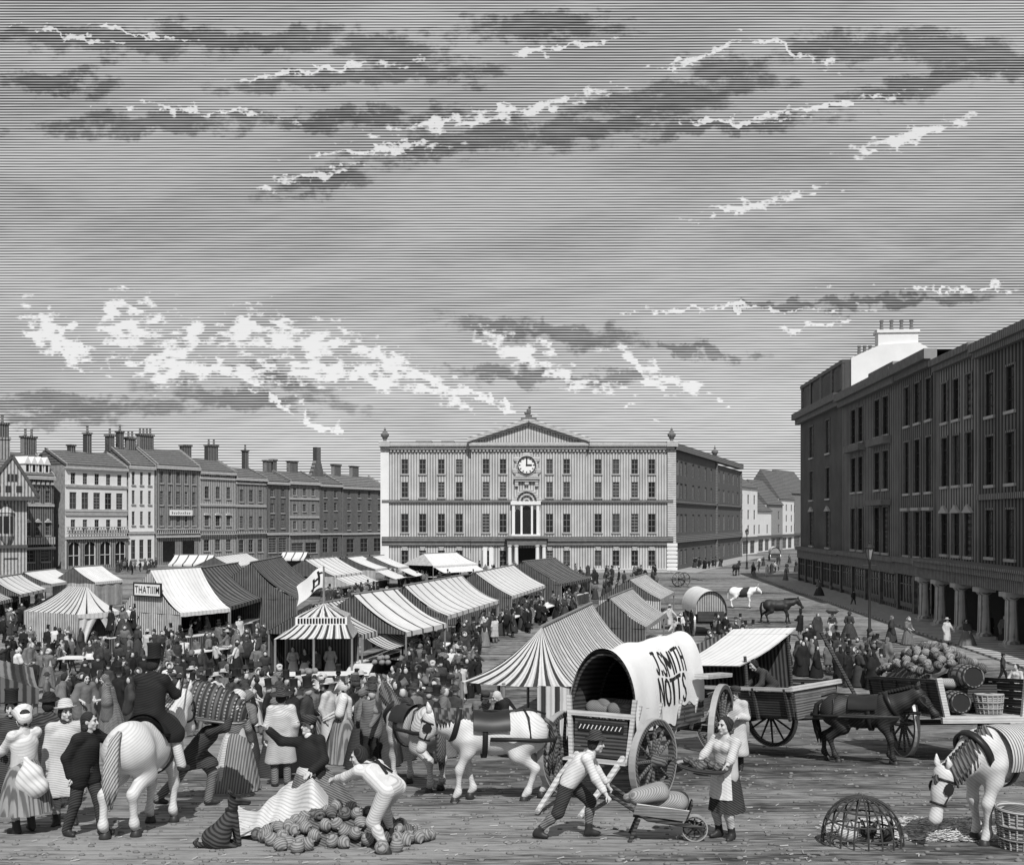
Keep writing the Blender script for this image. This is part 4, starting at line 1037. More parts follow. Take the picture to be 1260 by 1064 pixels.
def hat_mesh(kind, J):
    H, R = J['head'], J['HR']; Mx = Tr(H + R @ V(0, .012, .055)) @ R.to_4x4() @ Matrix.Rotation(RAD(-6), 4, 'X')
    prof = {'top_hat': [(.01, .02), (.098, .02), (.155, .028), (.16, .036), (.104, .03), (.094, .06), (.094, .20), (.105, .245), (.1, .25), (.01, .252)],
            'round_hat': [(.01, .0), (.1, .0), (.15, .018), (.155, .028), (.102, .025), (.098, .08), (.078, .125), (.04, .145), (.005, .15)],
            'wide_hat': [(.01, .0), (.1, -.005), (.21, .0), (.215, .012), (.104, .018), (.098, .07), (.082, .11), (.04, .122), (.005, .125)],
            'cap': [(.01, -.02), (.104, -.02), (.108, .03), (.118, .06), (.1, .09), (.05, .105), (.005, .11)]}
    mb = MB()
    if kind == 'bonnet':
        Mb = Tr(H + R @ V(0, .02, .02)) @ R.to_4x4() @ Matrix.Rotation(RAD(62), 4, 'X')
        mb.lathe([(.01, -.12), (.06, -.115), (.095, -.07), (.105, 0), (.112, .05), (.135, .115), (.14, .125), (.128, .12), (.104, .045), (.094, -.02)], 18, Mb)
        mb.tube([H + R @ V(-.09, -.02, -.03), H + R @ V(-.06, -.03, -.11), H + R @ V(0, -.045, -.135), H + R @ V(.06, -.03, -.11), H + R @ V(.09, -.02, -.03)], .012, 6)
        return mb.mesh(kind, True)
    mb.lathe(prof[kind], 20, Mx)
    if kind == 'cap': mb.lathe([(.09, -.022), (.165, -.03), (.165, -.022), (.09, -.008)], 10, Mx, RAD(-150), RAD(-30))
    return mb.mesh(kind, True)

def person(label, Mx, pose=None, wear=(), hat=None, hair=None, fine=True, scale=1.0, group=None, curl=.6, skin=None, extra=None, name='person'):
    """wear: (garment, material[, options])"""
    J = joints(**(pose or {}))
    t = thing(name, label, 'person', Mx @ Matrix.Scale(scale, 4), group)
    parts = fig_parts(J, wear, hat, hair, fine, curl)
    for nm, me, mt in parts: obj(nm, me, mt, t)
    return t, J
def fig_parts(J, wear, hat, hair, fine, curl=.6):
    vox = .02 if fine else .034
    out = [('body', body_mesh(J, fine, curl=curl), m_skin)]
    if fine:
        for s in (1, -1): out.append(('eye', eyes_mesh(J, s), m_black)); out.append(('eyebrow', brow_mesh(J, s), m_hair))
        out.append(('mouth', mouth_mesh(J), m_leather))
    for w in wear:
        nm = w[0]; op = dict(w[2]) if len(w) > 2 else {}
        mt = CL.get(w[1], w[1]) if isinstance(w[1], str) else w[1]
        if nm in ('boots', 'stockings'):
            for lg in 'lr': out.append((nm[:-1], garment(nm[:-1], J, vox, dict(op, leg=lg)), mt))
            continue
        out.append((nm, garment(nm, J, vox, w[2] if len(w) > 2 else None), CL.get(w[1], w[1]) if isinstance(w[1], str) else w[1]))
    if hair: out.append(('hair', garment('hair', J, vox, hair[1] if len(hair) > 1 else None), hair[0]))
    if hat: out.append((hat[0], hat_mesh(hat[0], J), CL.get(hat[1]) if isinstance(hat[1], str) else hat[1]))
    return out

# ================================================================== animals
m_coat_w = M('horse_white', .58, .47, (.3, .5, .8), .035, duty=.3, wob=.25, var=.12, nscale=3, rough=.7)
m_coat_g = M('horse_grey', .48, .30, (.3, .5, .8), .035, duty=.45, wob=.25, var=.3, nscale=2.5, rough=.7)
m_coat_b = M('horse_black', .035, .012, (.3, .5, .8), .045, duty=.5, wob=.25, var=.4, nscale=2.5, rough=.55)
m_mane = M('horse_mane', .12, .03, (.8, .2, .4), .03, duty=.5, wob=.3, var=.3)
m_hoof = M('hoof', .03, None, var=.3, rough=.5)
m_strap = M('harness_leather', .018, None, var=.3, rough=.45)
m_patch = None

def horse(label, Mx, coat, mane=None, scale=1.0, neck=(0, -1.12, 1.78), muzzle=(0, -1.5, 1.36), feet=None, tail='hang', harness=(), group=None, cat='horse', name='horse', cow=False, legdark=None):
    """faces -Y, origin on the ground under the girth; feet: offsets (dx,dy,dz) for fl fr hl hr"""
    t = thing(name, label, cat, Mx @ Matrix.Scale(scale, 4), group); feet = feet or {}
    nk, mz = Vector(neck), Vector(muzzle); S = SDF(.09)
    S.ell((0, -.42, 1.13), (.25, .36, .34)); S.ell((0, .02, 1.10), (.29, .55, .33)); S.ell((0, .52, 1.19), (.28, .38, .31)); S.ell((.09, .62, 1.12), (.2, .28, .3)); S.ell((-.09, .62, 1.12), (.2, .28, .3))
    S.cap((0, -.45, 1.42), (0, .1, 1.36), .09, .1); S.cap((0, .1, 1.36), (0, .62, 1.38), .1, .11)
    S.cap((0, -.55, 1.10), (0, -.62, 1.22), .2, .2)
    nb = V(0, -.55, 1.27); S.cap(nb, nb.lerp(nk, .5) + V(0, -.02, -.05), .235, .165); S.cap(nb.lerp(nk, .5) + V(0, -.02, -.05), nk, .165, .12)
    S.cap(nb + V(0, .12, .12), nk + V(0, .03, .02), .09, .07)
    fl = {}
    hd = (mz - nk); S.cap(nk, nk.lerp(mz, .42), .125, .108); S.cap(nk.lerp(mz, .35), mz, .098, .068)
    up = V(1, 0, 0).cross(hd).normalized(); up = up if up.z > 0 or abs(up.z) < .3 and up.y > 0 else up
    bk = V(1, 0, 0).cross(hd.normalized()); bk = bk if bk.dot(V(0, -.4, 1)) > 0 else -bk     # brow side of the head
    S.cap(nk.lerp(mz, .12) - bk * .07, nk.lerp(mz, .42) - bk * .075, .085, .07); S.cap(mz - bk * .015, mz + hd.normalized() * .03, .065, .058)
    for s in (1, -1):
        f = Vector(feet.get('fl' if s > 0 else 'fr', (0, 0, 0))); b0 = V(s * .15, -.47, 1.05)
        ft = V(s * .15, -.5, .12) + f; kn = V(s * .155, -.5, .56) + f * .55 + V(0, -.03 - abs(f.z) * .4, 0)
        S.cap(b0, V(s * .165, -.46, .86), .16, .105); S.cap(V(s * .165, -.46, .86), kn, .095, .062); S.cap(kn, ft + V(0, .01, .06), .058, .043); S.cap(ft + V(0, .01, .06), ft + V(0, -.05, -.02), .05, .045)
        fl['fl' if s > 0 else 'fr'] = ft
        f = Vector(feet.get('hl' if s > 0 else 'hr', (0, 0, 0))); ft = V(s * .16, .70, .12) + f; st = V(s * .18, .42, .80) + f * .25; hk = V(s * .165, .78, .57) + f * .6
        S.cap(V(s * .15, .58, 1.10), st, .21, .135); S.cap(st, hk, .125, .068); S.cap(hk, ft + V(0, .02, .06), .062, .045); S.cap(ft + V(0, .02, .06), ft + V(0, -.05, -.02), .052, .047)
        fl['hl' if s > 0 else 'hr'] = ft
    E = SDF(.03)
    obj('body', S.mesh(.029).mesh('body', True), coat, t)
    for s in (1, -1):
        e0 = nk + V(s * .07, .02, .05) + bk * .04
        obj('ear', MB().tube([e0, e0 + V(s * .03, -.02, .1), e0 + V(s * .02, -.04, .2)] if not cow else [e0, e0 + V(s * .12, 0, -.01), e0 + V(s * .24, 0, -.03)], [.035, .05, .008], 8, flat=.6).mesh('ear', True), coat, t)
        if cow: obj('horn', MB().tube([e0 + V(-s * .02, -.03, .06), e0 + V(s * .12, -.06, .12), e0 + V(s * .18, -.1, .26)], [.03, .025, .006], 7).mesh('horn', True), m_skin, t)
        ec = nk.lerp(mz, .3) + V(s * .098, 0, 0) + bk * .035
        obj('eye', MB().ball(ec, (.018, .028, .026), 8, 5).mesh('eye', True), m_black, t)
        nc = mz + V(s * .04, 0, 0) + bk * .04 + hd.normalized() * .03
        obj('nostril', MB().ball(nc, (.014, .02, .02), 7, 5).mesh('nostril', True), m_black, t)
    for k, ft in fl.items():
        obj('hoof', MB().lathe([(.075, -.12), (.08, -.1), (.055, -.02), (.02, -.0)], 10, Tr(ft + V(0, -.05, 0))).mesh('hoof', True), m_hoof, t)
    mane = mane or m_mane
    if not cow:
        mn = MB(); n = 12; nrm = V(1, 0, 0).cross((nk - nb).normalized()); nrm = nrm if nrm.dot(V(0, 1, 1)) > 0 else -nrm
        for i in range(n):
            p = (nb + V(0, .05, .1)).lerp(nk + V(0, .02, .04), i / (n - 1)) + nrm * (.17 - .07 * i / n)
            random.seed(i); sd = 1
            mn.tube([p, p + V(sd * .07, .02, .0) + nrm * .02, p + V(sd * .16, .05, -.12), p + V(sd * .19, .06 + random.uniform(-.03, .03), -.26)], [.03, .045, .04, .01], 6)
        mn.tube([nk + bk * .08 + V(0, .02, .05), nk.lerp(mz, .15) + bk * .12, nk.lerp(mz, .35) + bk * .1], [.04, .05, .01], 6)
        obj('mane', mn.mesh('mane', True), mane, t)
        tl = MB()
        random.seed(5)
        for i in range(9):
            ox, oy = random.uniform(-.05, .05), random.uniform(-.03, .05)
            tl.tube([V(0, .86, 1.38), V(ox * .5, .99 + oy * .3, 1.28), V(ox, 1.04 + oy, .98), V(ox * 1.4, 1.0 + oy, .68), V(ox * .9, .98 + oy, .46 + random.uniform(-.06, .06))], [.035, .045, .05, .045, .008], 6)
        obj('tail', tl.mesh('tail', True), mane, t)
    else:
        obj('tail', MB().tube([(0, .86, 1.38), (0, .98, 1.3), (0, 1.0, .8), (.02, 1.0, .55)], [.035, .025, .02, .05], 6).mesh('tail', True), coat, t)
    def ring(c, rx, rz, w, th, tilt=0.0, n=24):
        mb = MB(); R = Matrix.Rotation(tilt, 3, 'X'); prof = [(-w / 2, 0), (w / 2, 0), (w / 2, th), (-w / 2, th)]; vs, fs = [], []
        for i in range(n):
            a = 2 * math.pi * i / n
            for y, r in prof: vs.append(Vector(c) + R @ V(math.cos(a) * (rx + r), y, math.sin(a) * (rz + r)))
        for i in range(n):
            for q in range(4): fs.append((i * 4 + q, i * 4 + (q + 1) % 4, ((i + 1) % n) * 4 + (q + 1) % 4, ((i + 1) % n) * 4 + q))
        return mb.add(vs, fs)
    hl = nk.lerp(mz, .55)
    for h in harness:
        if h == 'collar':
            nd = (nk - nb).normalized(); ta = math.atan2(nd.z, -nd.y)
            obj('collar', ring(nb + nd * .12, .235, .27, .09, .04, -ta).mesh('collar', True), m_strap, t)
        elif h == 'girth': obj('girth', ring((0, -.18, 1.115), .305, .375, .09, .015).mesh('girth', True), m_strap, t)
        elif h == 'saddle_pad':
            obj('saddle_pad', MB().sheet(lambda a, b: (math.cos(math.pi * (.06 + .88 * a)) * .335, -.38 + .62 * b, 1.17 + math.sin(math.pi * (.06 + .88 * a)) * (.335 + .02 * math.cos(b * 6))), 16, 6, thick=.02).mesh('saddle_pad', True), m_strap, t)
        elif h == 'breeching':
            obj('breeching', MB().tube([(.325, -.1, 1.1), (.365, .35, 1.1), (.37, .7, 1.08), (.22, 1.0, 1.06), (0, 1.08, 1.05), (-.22, 1.0, 1.06), (-.37, .7, 1.08), (-.365, .35, 1.1), (-.325, -.1, 1.1)], .024, 6, flat=1.6).mesh('breeching', True), m_strap, t)
            obj('crupper', MB().tube([(0, -.2, 1.52), (0, .2, 1.51), (0, .6, 1.545), (0, .88, 1.46)], .02, 6).mesh('crupper', True), m_strap, t)
            for s in (1, -1): obj('hip_strap', MB().tube([(0, .5, 1.54), (s * .25, .55, 1.45), (s * .365, .58, 1.1)], .018, 6).mesh('hip_strap', True), m_strap, t)
        elif h == 'bridle':
            ta = math.atan2(hd.z, -hd.y)
            obj('noseband', ring(nk.lerp(mz, .68), .095, .1, .03, .008, -ta).mesh('noseband', True), m_strap, t)
            obj('browband', ring(nk.lerp(mz, .12) - bk * .02, .14, .16, .03, .008, -ta).mesh('browband', True), m_strap, t)
            for s in (1, -1):
                obj('blinker', MB().lathe([(.01, 0), (.085, 0), (.085, .012), (.01, .015)], 8, Tr(nk.lerp(mz, .3) + V(s * .125, 0, 0) + bk * .02) @ Matrix.Rotation(RAD(90), 4, 'Y')), m_strap, t)
                obj('cheek_strap', MB().tube([nk + V(s * .12, 0, .02), nk.lerp(mz, .35) + V(s * .125, 0, 0) - bk * .02, nk.lerp(mz, .68) + V(s * .1, 0, 0)], .013, 5).mesh('cheek_strap'), m_strap, t)
        elif h == 'saddle':
            obj('saddle', MB().sheet(lambda a, b: (math.cos(math.pi * (.1 + .8 * a)) * .34, -.42 + .62 * b, 1.18 + math.sin(math.pi * (.1 + .8 * a)) * (.31 + .07 * (2 * b - 1) ** 2)), 14, 6, thick=.03).mesh('saddle', True), m_strap, t)
        elif h == 'trace':
            for s in (1, -1): obj('trace', MB().tube([(s * .27, -.6, 1.15), (s * .33, 0, 1.05), (s * .35, 1.1, .98)], .02, 6).mesh('trace'), m_strap, t)
        elif h == 'blanket':
            obj('blanket', MB().sheet(lambda a, b: (math.cos(math.pi * (-.12 + 1.24 * a)) * (.36 + .01 * math.sin(b * 17)), -.35 + 1.22 * b, 1.14 + math.sin(math.pi * (-.12 + 1.24 * a)) * (.385 + .01 * math.sin(b * 11))), 22, 14, (1.6, 1.2), thick=.015).mesh('blanket', True),
                M('horse_blanket', .5, .13, (0, 1, 0), .05, duty=.45, wob=.1, var=.15), t)
    return t

def small_animal(name, label, Mx, kind, coat, group=None):
    t = thing(name, label, kind, Mx, group); S = SDF(.04)
    if kind == 'dog':      # sitting, back to us, facing +Y
        S.ell((0, -.04, .17), (.16, .22, .17)); S.cap((0, .0, .22), (0, .17, .44), .15, .11); S.ell((.11, -.02, .11), (.08, .14, .11)); S.ell((-.11, -.02, .11), (.08, .14, .11))
        S.cap((0, .17, .46), (0, .2, .6), .08, .065); S.ell((0, .22, .67), (.085, .10, .085)); S.cap((0, .28, .65), (0, .43, .61), .055, .04)
        for s in (1, -1): S.cap((s * .07, .22, .38), (s * .07, .27, .03), .05, .036); S.cap((s * .12, .05, .04), (s * .12, .2, .03), .04, .035)
        obj('body', S.mesh(.014).mesh('body', True), coat, t)
        for s in (1, -1): obj('ear', MB().tube([(s * .06, .2, .72), (s * .08, .17, .79), (s * .09, .12, .84)], [.04, .04, .004], 6, flat=.5).mesh('ear', True), coat, t)
        obj('tail', MB().tube([(0, -.17, .08), (-.1, -.28, .05), (-.24, -.3, .05), (-.33, -.24, .08)], [.04, .045, .04, .015], 7).mesh('tail', True), coat, t)
        obj('dog_collar', MB().lathe([(.088, 0), (.095, 0), (.095, .03), (.088, .03)], 14, Tr(0, .18, .53)), m_strap, t)
    else:                  # hen
        S.ell((0, 0, .17), (.09, .15, .10)); S.cap((0, -.1, .2), (0, -.15, .31), .06, .035); S.ell((0, -.165, .34), (.032, .04, .035)); S.cap((0, .1, .2), (0, .2, .31), .06, .02)
        obj('body', S.mesh(.012).mesh('body', True), coat, t)
        obj('beak', MB().lathe([(.012, 0), (.001, .04)], 6, Tr(0, -.2, .34) @ Matrix.Rotation(RAD(100), 4, 'X')), m_skin, t)
        obj('comb', MB().box(-.004, .004, -.18, -.14, .365, .4), m_leather, t)
        for s in (1, -1): obj('leg', MB().tube([(s * .03, .0, .09), (s * .03, .0, .012), (s * .03, -.04, .006)], .007, 5), m_skin, t)
    return t

# ================================================================== stalls, tents, tables
def cloth(n, c, dk, period, frac, g2): return M(n, c, dk, (1, 0, 0), .16, duty=.4, wob=.08, coord='UV', soft=.3, var=.08, stripe=(period, frac, g2))
c_white = M('canvas_white', .66, .52, (1, 0, 0), .3, duty=.2, wob=.1, coord='UV', var=.08)
c_strw = cloth('canvas_striped', .62, .85, 1.25, .13, .02)
c_strb = cloth('canvas_bold_stripe', .55, .7, .42, .36, .04)
c_tick = cloth('canvas_ticking', .62, .45, .5, .30, .05)
c_dark = cloth('canvas_dark', .20, .25, .7, .45, .04)
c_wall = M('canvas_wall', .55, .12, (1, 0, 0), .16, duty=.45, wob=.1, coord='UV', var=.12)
c_walld = M('canvas_dark_and_shade', .13, .03, (1, 0, 0), .16, duty=.5, wob=.1, coord='UV', var=.15)  # dark cloths, and the shade inside the stalls put into colour
m_pole = M('pole_wood', .2, None, var=.3)

def sag(a, b, k=.12):
    a, b = Vector(a), Vector(b)
    return lambda t: a.lerp(b, t) - V(0, 0, k * 4 * t * (1 - t))
def stall(label, e0, e1, he=2.3, w=2.4, hr=3.6, roofm=None, group='market stalls with awnings', gable=None, back=True, sagk=.16, counter=True, wall=None, flap=None, hip=False, gcl=None, table=None, name='market_stall'):
    """e0,e1: picture points of the near and far ends of the front eave, at height he"""
    a, b = Z(*e0, he), Z(*e1, he); u = b - a; L = u.length; o = V(a.x, a.y, gh(0, a.y)); he = he - gh(0, a.y) if a.y < 44 else he
    t = thing(name, label, 'stall', frame(o, (u.x, u.y, 0)), group); rm = roofm or c_strw
    nu = max(8, int(L * 3)); hp = (1.2 if hip else 0)
    def front(s, q):
        x = L * s; x = x + (hp - 2 * hp * s) * q
        wv = .025 * math.sin(x * 5.1) * math.sin(math.pi * q)
        return (x, w * q, he + (hr - he) * q - sagk * 4 * q * (1 - q) * (.7 + .3 * math.sin(s * 9)) + wv)
    obj('awning', MB().sheet(front, nu, 8, (L, w * 1.2)).mesh('awning', True), rm, t)
    obj('valance', MB().sheet(lambda s, q: (L * s, -.012 - .01 * q, he - .22 * q - .03 * abs(math.sin(s * L * 3.2)) * q), nu, 2, (L, .2)).mesh('valance', True), rm, t)
    if back: obj('back_awning', MB().sheet(lambda s, q: (L * s + (hp - 2 * hp * s) * (1 - q), w + w * q, hr - (hr - he) * q), nu, 3, (L, w * 1.2)).mesh('back_awning', True), rm, t)
    gm = gable or c_walld  # end cloths dark by default, shade of the interior put into their colour
    for xx in ((0, L) if not hip else ()):
        vs = [(xx, 0, he - .005), (xx, w, hr - .02)] + ([(xx, 2 * w, he)] if back else [(xx, w, he)])
        n = 10
        f = lambda s, q: (xx, (2 * w if back else w) * s, (he - .1) * (1 - q) + q * (he + (hr - he) * (1 - abs(2 * s - 1)) if back else he + (hr - he) * s) - .02 - (sagk * 4 * (2 * s) * (1 - 2 * s) * q if s < .5 and back else 0))
        obj('gable_cloth', MB().sheet(f, n, 2, ((2 if back else 1) * w, hr - he)).mesh('gable_cloth'), gm, t)
    if hip:
        for xx, sg in ((0, 1), (L, -1)):
            obj('hip_cloth', MB().add([(xx, 0, he), (xx, 2 * w, he), (xx + sg * hp, w, hr)], [(0, 1, 2)], [(0, 0), (2 * w, 0), (w, 1.5)]).mesh('hip_cloth'), gm, t)
    for xx, yy in ((.06, .05), (L - .06, .05), (.06, 2 * w - .05 if back else w), (L - .06, 2 * w - .05 if back else w)):
        obj('post', MB().tube([(xx, yy, 0), (xx, yy, he - .02 if back or yy < .1 else hr - .05)], .05, 7), m_pole, t)
    obj('ridge_pole', MB().tube([(-.15 + hp, w, hr + .03), (L + .15 - hp, w, hr + .03)], .05, 7), m_pole, t)
    wall = tuple(wall or ()) + (('back',) if back else ())  # dark back cloth added so its colour carries the shade under the awning
    if wall:
        for nm, pa, pb in wall_runs(wall, L, w, back):
            A, B = Vector(pa), Vector(pb); LL = (B - A).length
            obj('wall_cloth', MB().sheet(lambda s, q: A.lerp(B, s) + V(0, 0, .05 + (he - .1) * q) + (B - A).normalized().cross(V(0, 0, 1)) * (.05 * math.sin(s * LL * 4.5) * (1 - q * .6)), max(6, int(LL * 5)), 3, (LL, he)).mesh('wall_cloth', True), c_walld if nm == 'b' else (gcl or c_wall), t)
    if counter:
        obj('counter', MB().box(.2, L - .2, .15, 1.0, .86, .92), m_board, t)
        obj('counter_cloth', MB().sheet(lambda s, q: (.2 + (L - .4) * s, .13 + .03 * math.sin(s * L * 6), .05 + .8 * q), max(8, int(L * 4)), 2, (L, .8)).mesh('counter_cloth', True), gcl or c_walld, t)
    if flap:
        dp, dz = flap
        obj('flap_awning', MB().sheet(lambda s, q: (.3 + (L - .6) * s, -.1 - dp * q, he - .25 - dz * q - .06 * math.sin(math.pi * q)), nu, 5, (L, dp)).mesh('flap_awning', True), rm if rm != c_dark else c_white, t)
        for xx in (.35, L - .35): obj('flap_pole', MB().tube([(xx, -.1 - dp, he - .25 - dz), (xx, -.05, he * .45)], .03, 6), m_pole, t)
    return t
def wall_runs(wl, L, w, back):
    D2 = 2 * w if back else w; q = []
    if 'near' in wl: q.append(('n', (0.02, 0, 0), (0.02, D2, 0)))
    if 'far' in wl: q.append(('f', (L - .02, D2, 0), (L - .02, 0, 0)))
    if 'back' in wl: q.append(('b', (0, D2 - .02, 0), (L, D2 - .02, 0)))
    if 'front' in wl: q.append(('s', (0, .03, 0), (L, .03, 0)))
    return q

def text_mesh(txt, size, fn, name='lettering', extrude=.0, sx=1.0, bold=.0):
    """flat lettering mapped onto a surface by fn(x,y)->point"""
    cu = bpy.data.curves.new('tmp', 'FONT'); cu.body = txt; cu.size = size; cu.align_x = 'CENTER'; cu.fill_mode = 'FRONT'; cu.offset = bold; cu.resolution_u = 3; cu.space_character = 1.12
    ob = bpy.data.objects.new('tmp', cu); COL.objects.link(ob); bpy.context.view_layer.update()
    me = bpy.data.meshes.new_from_object(ob.evaluated_get(bpy.context.evaluated_depsgraph_get())); me.name = name
    bpy.data.objects.remove(ob); bpy.data.curves.remove(cu)
    bm = bmesh.new(); bm.from_mesh(me); bmesh.ops.triangulate(bm, faces=bm.faces[:])
    for _ in range(3):
        ee = [e for e in bm.edges if e.calc_length() > size * .16]
        if ee: bmesh.ops.subdivide_edges(bm, edges=ee, cuts=1); bmesh.ops.triangulate(bm, faces=[f for f in bm.faces if len(f.verts) > 3])
    bm.to_mesh(me); bm.free()
    for v in me.vertices: v.co = fn(v.co.x * sx, v.co.y)
    return me

def market():
    # --- centre row, eaves towards the long aisle
    stall('white stall with thin dark stripes joined to the flag kiosk, its side flap propped out', (446, 781), (497, 768), w=2.6, hr=3.7, flap=(1.2, .5), roofm=c_strb)
    stall('white stall with thin stripes and a deep sagging awning second from the flag kiosk', (500, 778), (549, 767), w=3.0, hr=4.1, sagk=.3)
    stall('long white stall with thin stripes beside the long white table', (551, 757), (614, 738), w=2.7, hr=4.0, sagk=.32)
    stall('striped stall between the long white awning and the dark awning', (630, 733), (671, 719.5), w=2.8, hr=4.0, wall=('near',), gcl=c_walld)
    stall('dark awning stall in front of the exchange porch', (691, 718), (727, 711), w=3.6, hr=4.2, roofm=c_dark, wall=('near',), gcl=c_walld)
    # --- big left-hand booths
    b = stall('show tent with a lettered sign board on its plain gable wall', (222, 754), (283, 748), he=2.4, w=2.65, hr=4.9, roofm=c_white, gable=c_wall, wall=('near', 'back'), sagk=.5, name='show_tent')
    Lw = 2.65
    sg = obj('sign_board', MB().box(-.18, -.10, 1.55, 3.85, 3.35, 4.05), m_white, b)
    obj('sign_frame', MB().box(-.2, -.12, 1.45, 1.549, 3.27, 4.13).box(-.2, -.12, 3.851, 3.95, 3.27, 4.13).box(-.2, -.12, 1.55, 3.85, 4.051, 4.13).box(-.2, -.12, 1.55, 3.85, 3.27, 3.349), m_black, sg)
    obj('lettering', text_mesh('THATIIIM', .62, lambda x, y: V(-.185, 2.7 - x, 3.48 + y), sx=.78, bold=.012), m_black, sg)
    stall('long dark ribbed awning behind the show tent', (284, 746), (340, 730), he=2.4, w=2.9, hr=4.7, roofm=c_dark, sagk=.5)
    stall('black ribbed booth awning standing behind the flag', (366, 735), (396, 721), he=2.4, w=3.3, hr=4.9, roofm=c_dark, sagk=.5, wall=('near',), gcl=c_walld)
    # --- small stalls towards the far houses
    stall('small striped stall in front of the grey sign board house', (207, 694), (256, 694), w=2.6, hr=3.4)
    stall('small striped stall behind the long dark ribbed awning', (290, 697), (327, 691), w=2.6, hr=3.5)
    stall('low striped stall farthest along the sooty houses', (343, 687.5), (374, 687.5), w=2.6, hr=3.2)
    stall('striped stall with a plain white lower flap near the flag', (411, 708), (447, 703.5), w=3.2, hr=3.9, flap=(1.8, .7))
    stall('narrow white stall with a striped flap beside a plain one', (462, 700), (479, 697.5), w=3.4, hr=3.6, roofm=c_white, flap=(2.2, .9), wall=('near',))
    stall('narrow plain white stall beside the hipped pavilion', (490, 698), (503, 696), w=3.2, hr=3.6, roofm=c_white, flap=(2.0, .8))
    stall('hipped white pavilion with two flaps in front of the exchange', (533, 696), (588, 693), w=2.6, hr=3.7, roofm=c_white, hip=True, gable=c_wall, flap=(1.5, .6), name='pavilion')
    # --- far left
    stall('grey striped stall beside a plain white one near the timbered house', (25, 731), (57, 724), w=2.0, hr=3.5, roofm=c_strw)
    stall('plain white stall behind the peaked tent', (63, 718), (99, 713), w=2.4, hr=3.3, roofm=c_white)
    stall('plain white stall with a canvas side wall before the white stuccoed house', (117, 716), (151, 713), w=2.3, hr=3.6, roofm=c_white, wall=('near', 'front'), gcl=c_wall, counter=False)
    stall('pale stall by the timbered house with a deep valance', (-12, 742), (15, 736), w=2.0, hr=3.6, roofm=c_tick)
    # --- right hand tents
    stall('bold striped awning behind the great striped tent', (795, 771), (818, 755), he=2.2, w=2.0, hr=3.7, roofm=c_strb, wall=('near',), gcl=c_walld)
    stall('pale narrow booth at the street end of the tents', (813, 737), (830, 728), he=2.2, w=2.3, hr=3.6, roofm=c_tick, wall=('near',), gcl=c_wall)
market()

def near_awning():
    d = 21.0; c = D(48, 850, d); g = gh(0, d)
    t = thing('market_stall', 'dark low awning with a hanging valance sheltering a man in a tall hat', 'stall', Tr(c.x, c.y, g) @ Rz(RAD(27))); he = c.z - g
    obj('awning', MB().sheet(lambda s, q: (-5 * s, 3.4 * q, he + .05 + .95 * min(1, s * 2.2) * (1 - .25 * q) - .1 * math.sin(math.pi * q)), 20, 6, (5, 3)).mesh('awning', True), c_dark, t)
    obj('valance', MB().sheet(lambda s, q: (-5 * s, -.01, he + .05 + .95 * min(1, s * 2.2) - .3 * q - (.95 * min(1, s * 2.2)) * q), 24, 3, (5, .3)).mesh('valance', True), c_walld, t)
    for x, y in ((-.06, .1), (-.06, 3.3), (-4.9, .1), (-4.9, 3.3)): obj('post', MB().tube([(x, y, gh(0, d + y) - g), (x, y, he + (.05 if x > -1 else .7))], .05, 7), m_pole, t)
near_awning()

def peaked_tent():
    c = Z(96, 756, 2.4); u = V(.5, .87, 0).normalized(); L, Wd, he, hr = 2.9, 5.0, 2.4, 3.9
    t = thing('peaked_tent', 'peaked square tent with a striped roof and a parted entrance curtain', 'tent', frame(V(c.x, c.y, 0), u))
    # local: x along the entrance side, y along the long plain side
    R0, R1 = V(L * .5, 1.1, hr), V(L * .5, Wd - 2.2, hr)
    obj('roof_cloth', MB().sheet(lambda s, q: V(0, Wd * s, he).lerp(R0.lerp(R1, s), q) - V(0, 0, .16 * math.sin(math.pi * q)), 16, 6, (Wd, 2)).mesh('roof_cloth', True), c_tick, t)
    obj('roof_cloth', MB().sheet(lambda s, q: V(L * s, 0, he).lerp(R0, q) - V(0, 0, .16 * math.sin(math.pi * q)), 14, 6, (L, 2)).mesh('roof_cloth', True), c_strw, t)
    obj('roof_cloth', MB().sheet(lambda s, q: V(L, Wd * (1 - s), he).lerp(R1.lerp(R0, s), q) - V(0, 0, .16 * math.sin(math.pi * q)), 16, 6, (Wd, 2)).mesh('roof_cloth', True), c_tick, t)
    obj('roof_cloth', MB().sheet(lambda s, q: V(L * (1 - s), Wd, he).lerp(R1, q), 8, 4, (L, 2)).mesh('roof_cloth', True), c_tick, t)
    for a, b in (((0, 0), (0, Wd)), ((0, Wd), (L, Wd)), ((L, Wd), (L, 0))):
        A, B = V(a[0], a[1], 0), V(b[0], b[1], 0); LL = (B - A).length; nrm = (B - A).normalized().cross(V(0, 0, 1))
        obj('wall_cloth', MB().sheet(lambda s, q: A.lerp(B, s) + V(0, 0, .03 + (he - .03) * q) + nrm * (.06 * math.sin(s * LL * 5) * (1 - q)), int(LL * 7), 4, (LL, he)).mesh('wall_cloth', True), c_wall, t)
    for s0, s1 in ((0, 1), (1, 0)):   # entrance curtains drawn to the corners
        obj('curtain', MB().sheet(lambda s, q: (L * (s0 + (s1 - s0) * s * (.18 + .36 * q ** 1.6)), .02 + .04 * math.sin(s * 14), .25 + (he - .3) * q), 10, 8, (1, he)).mesh('curtain', True), c_white, t)
    obj('valance', MB().sheet(lambda s, q: (L * s, -.02, he - (.2 + .12 * math.sin(math.pi * s)) * q), 14, 2, (L, .2)).mesh('valance', True), c_white, t)
    for x, y in ((0.05, 0.05), (L - .05, .05), (.05, Wd - .05), (L - .05, Wd - .05)): obj('post', MB().tube([(x, y, 0), (x, y, he)], .05, 7), m_pole, t)
peaked_tent()

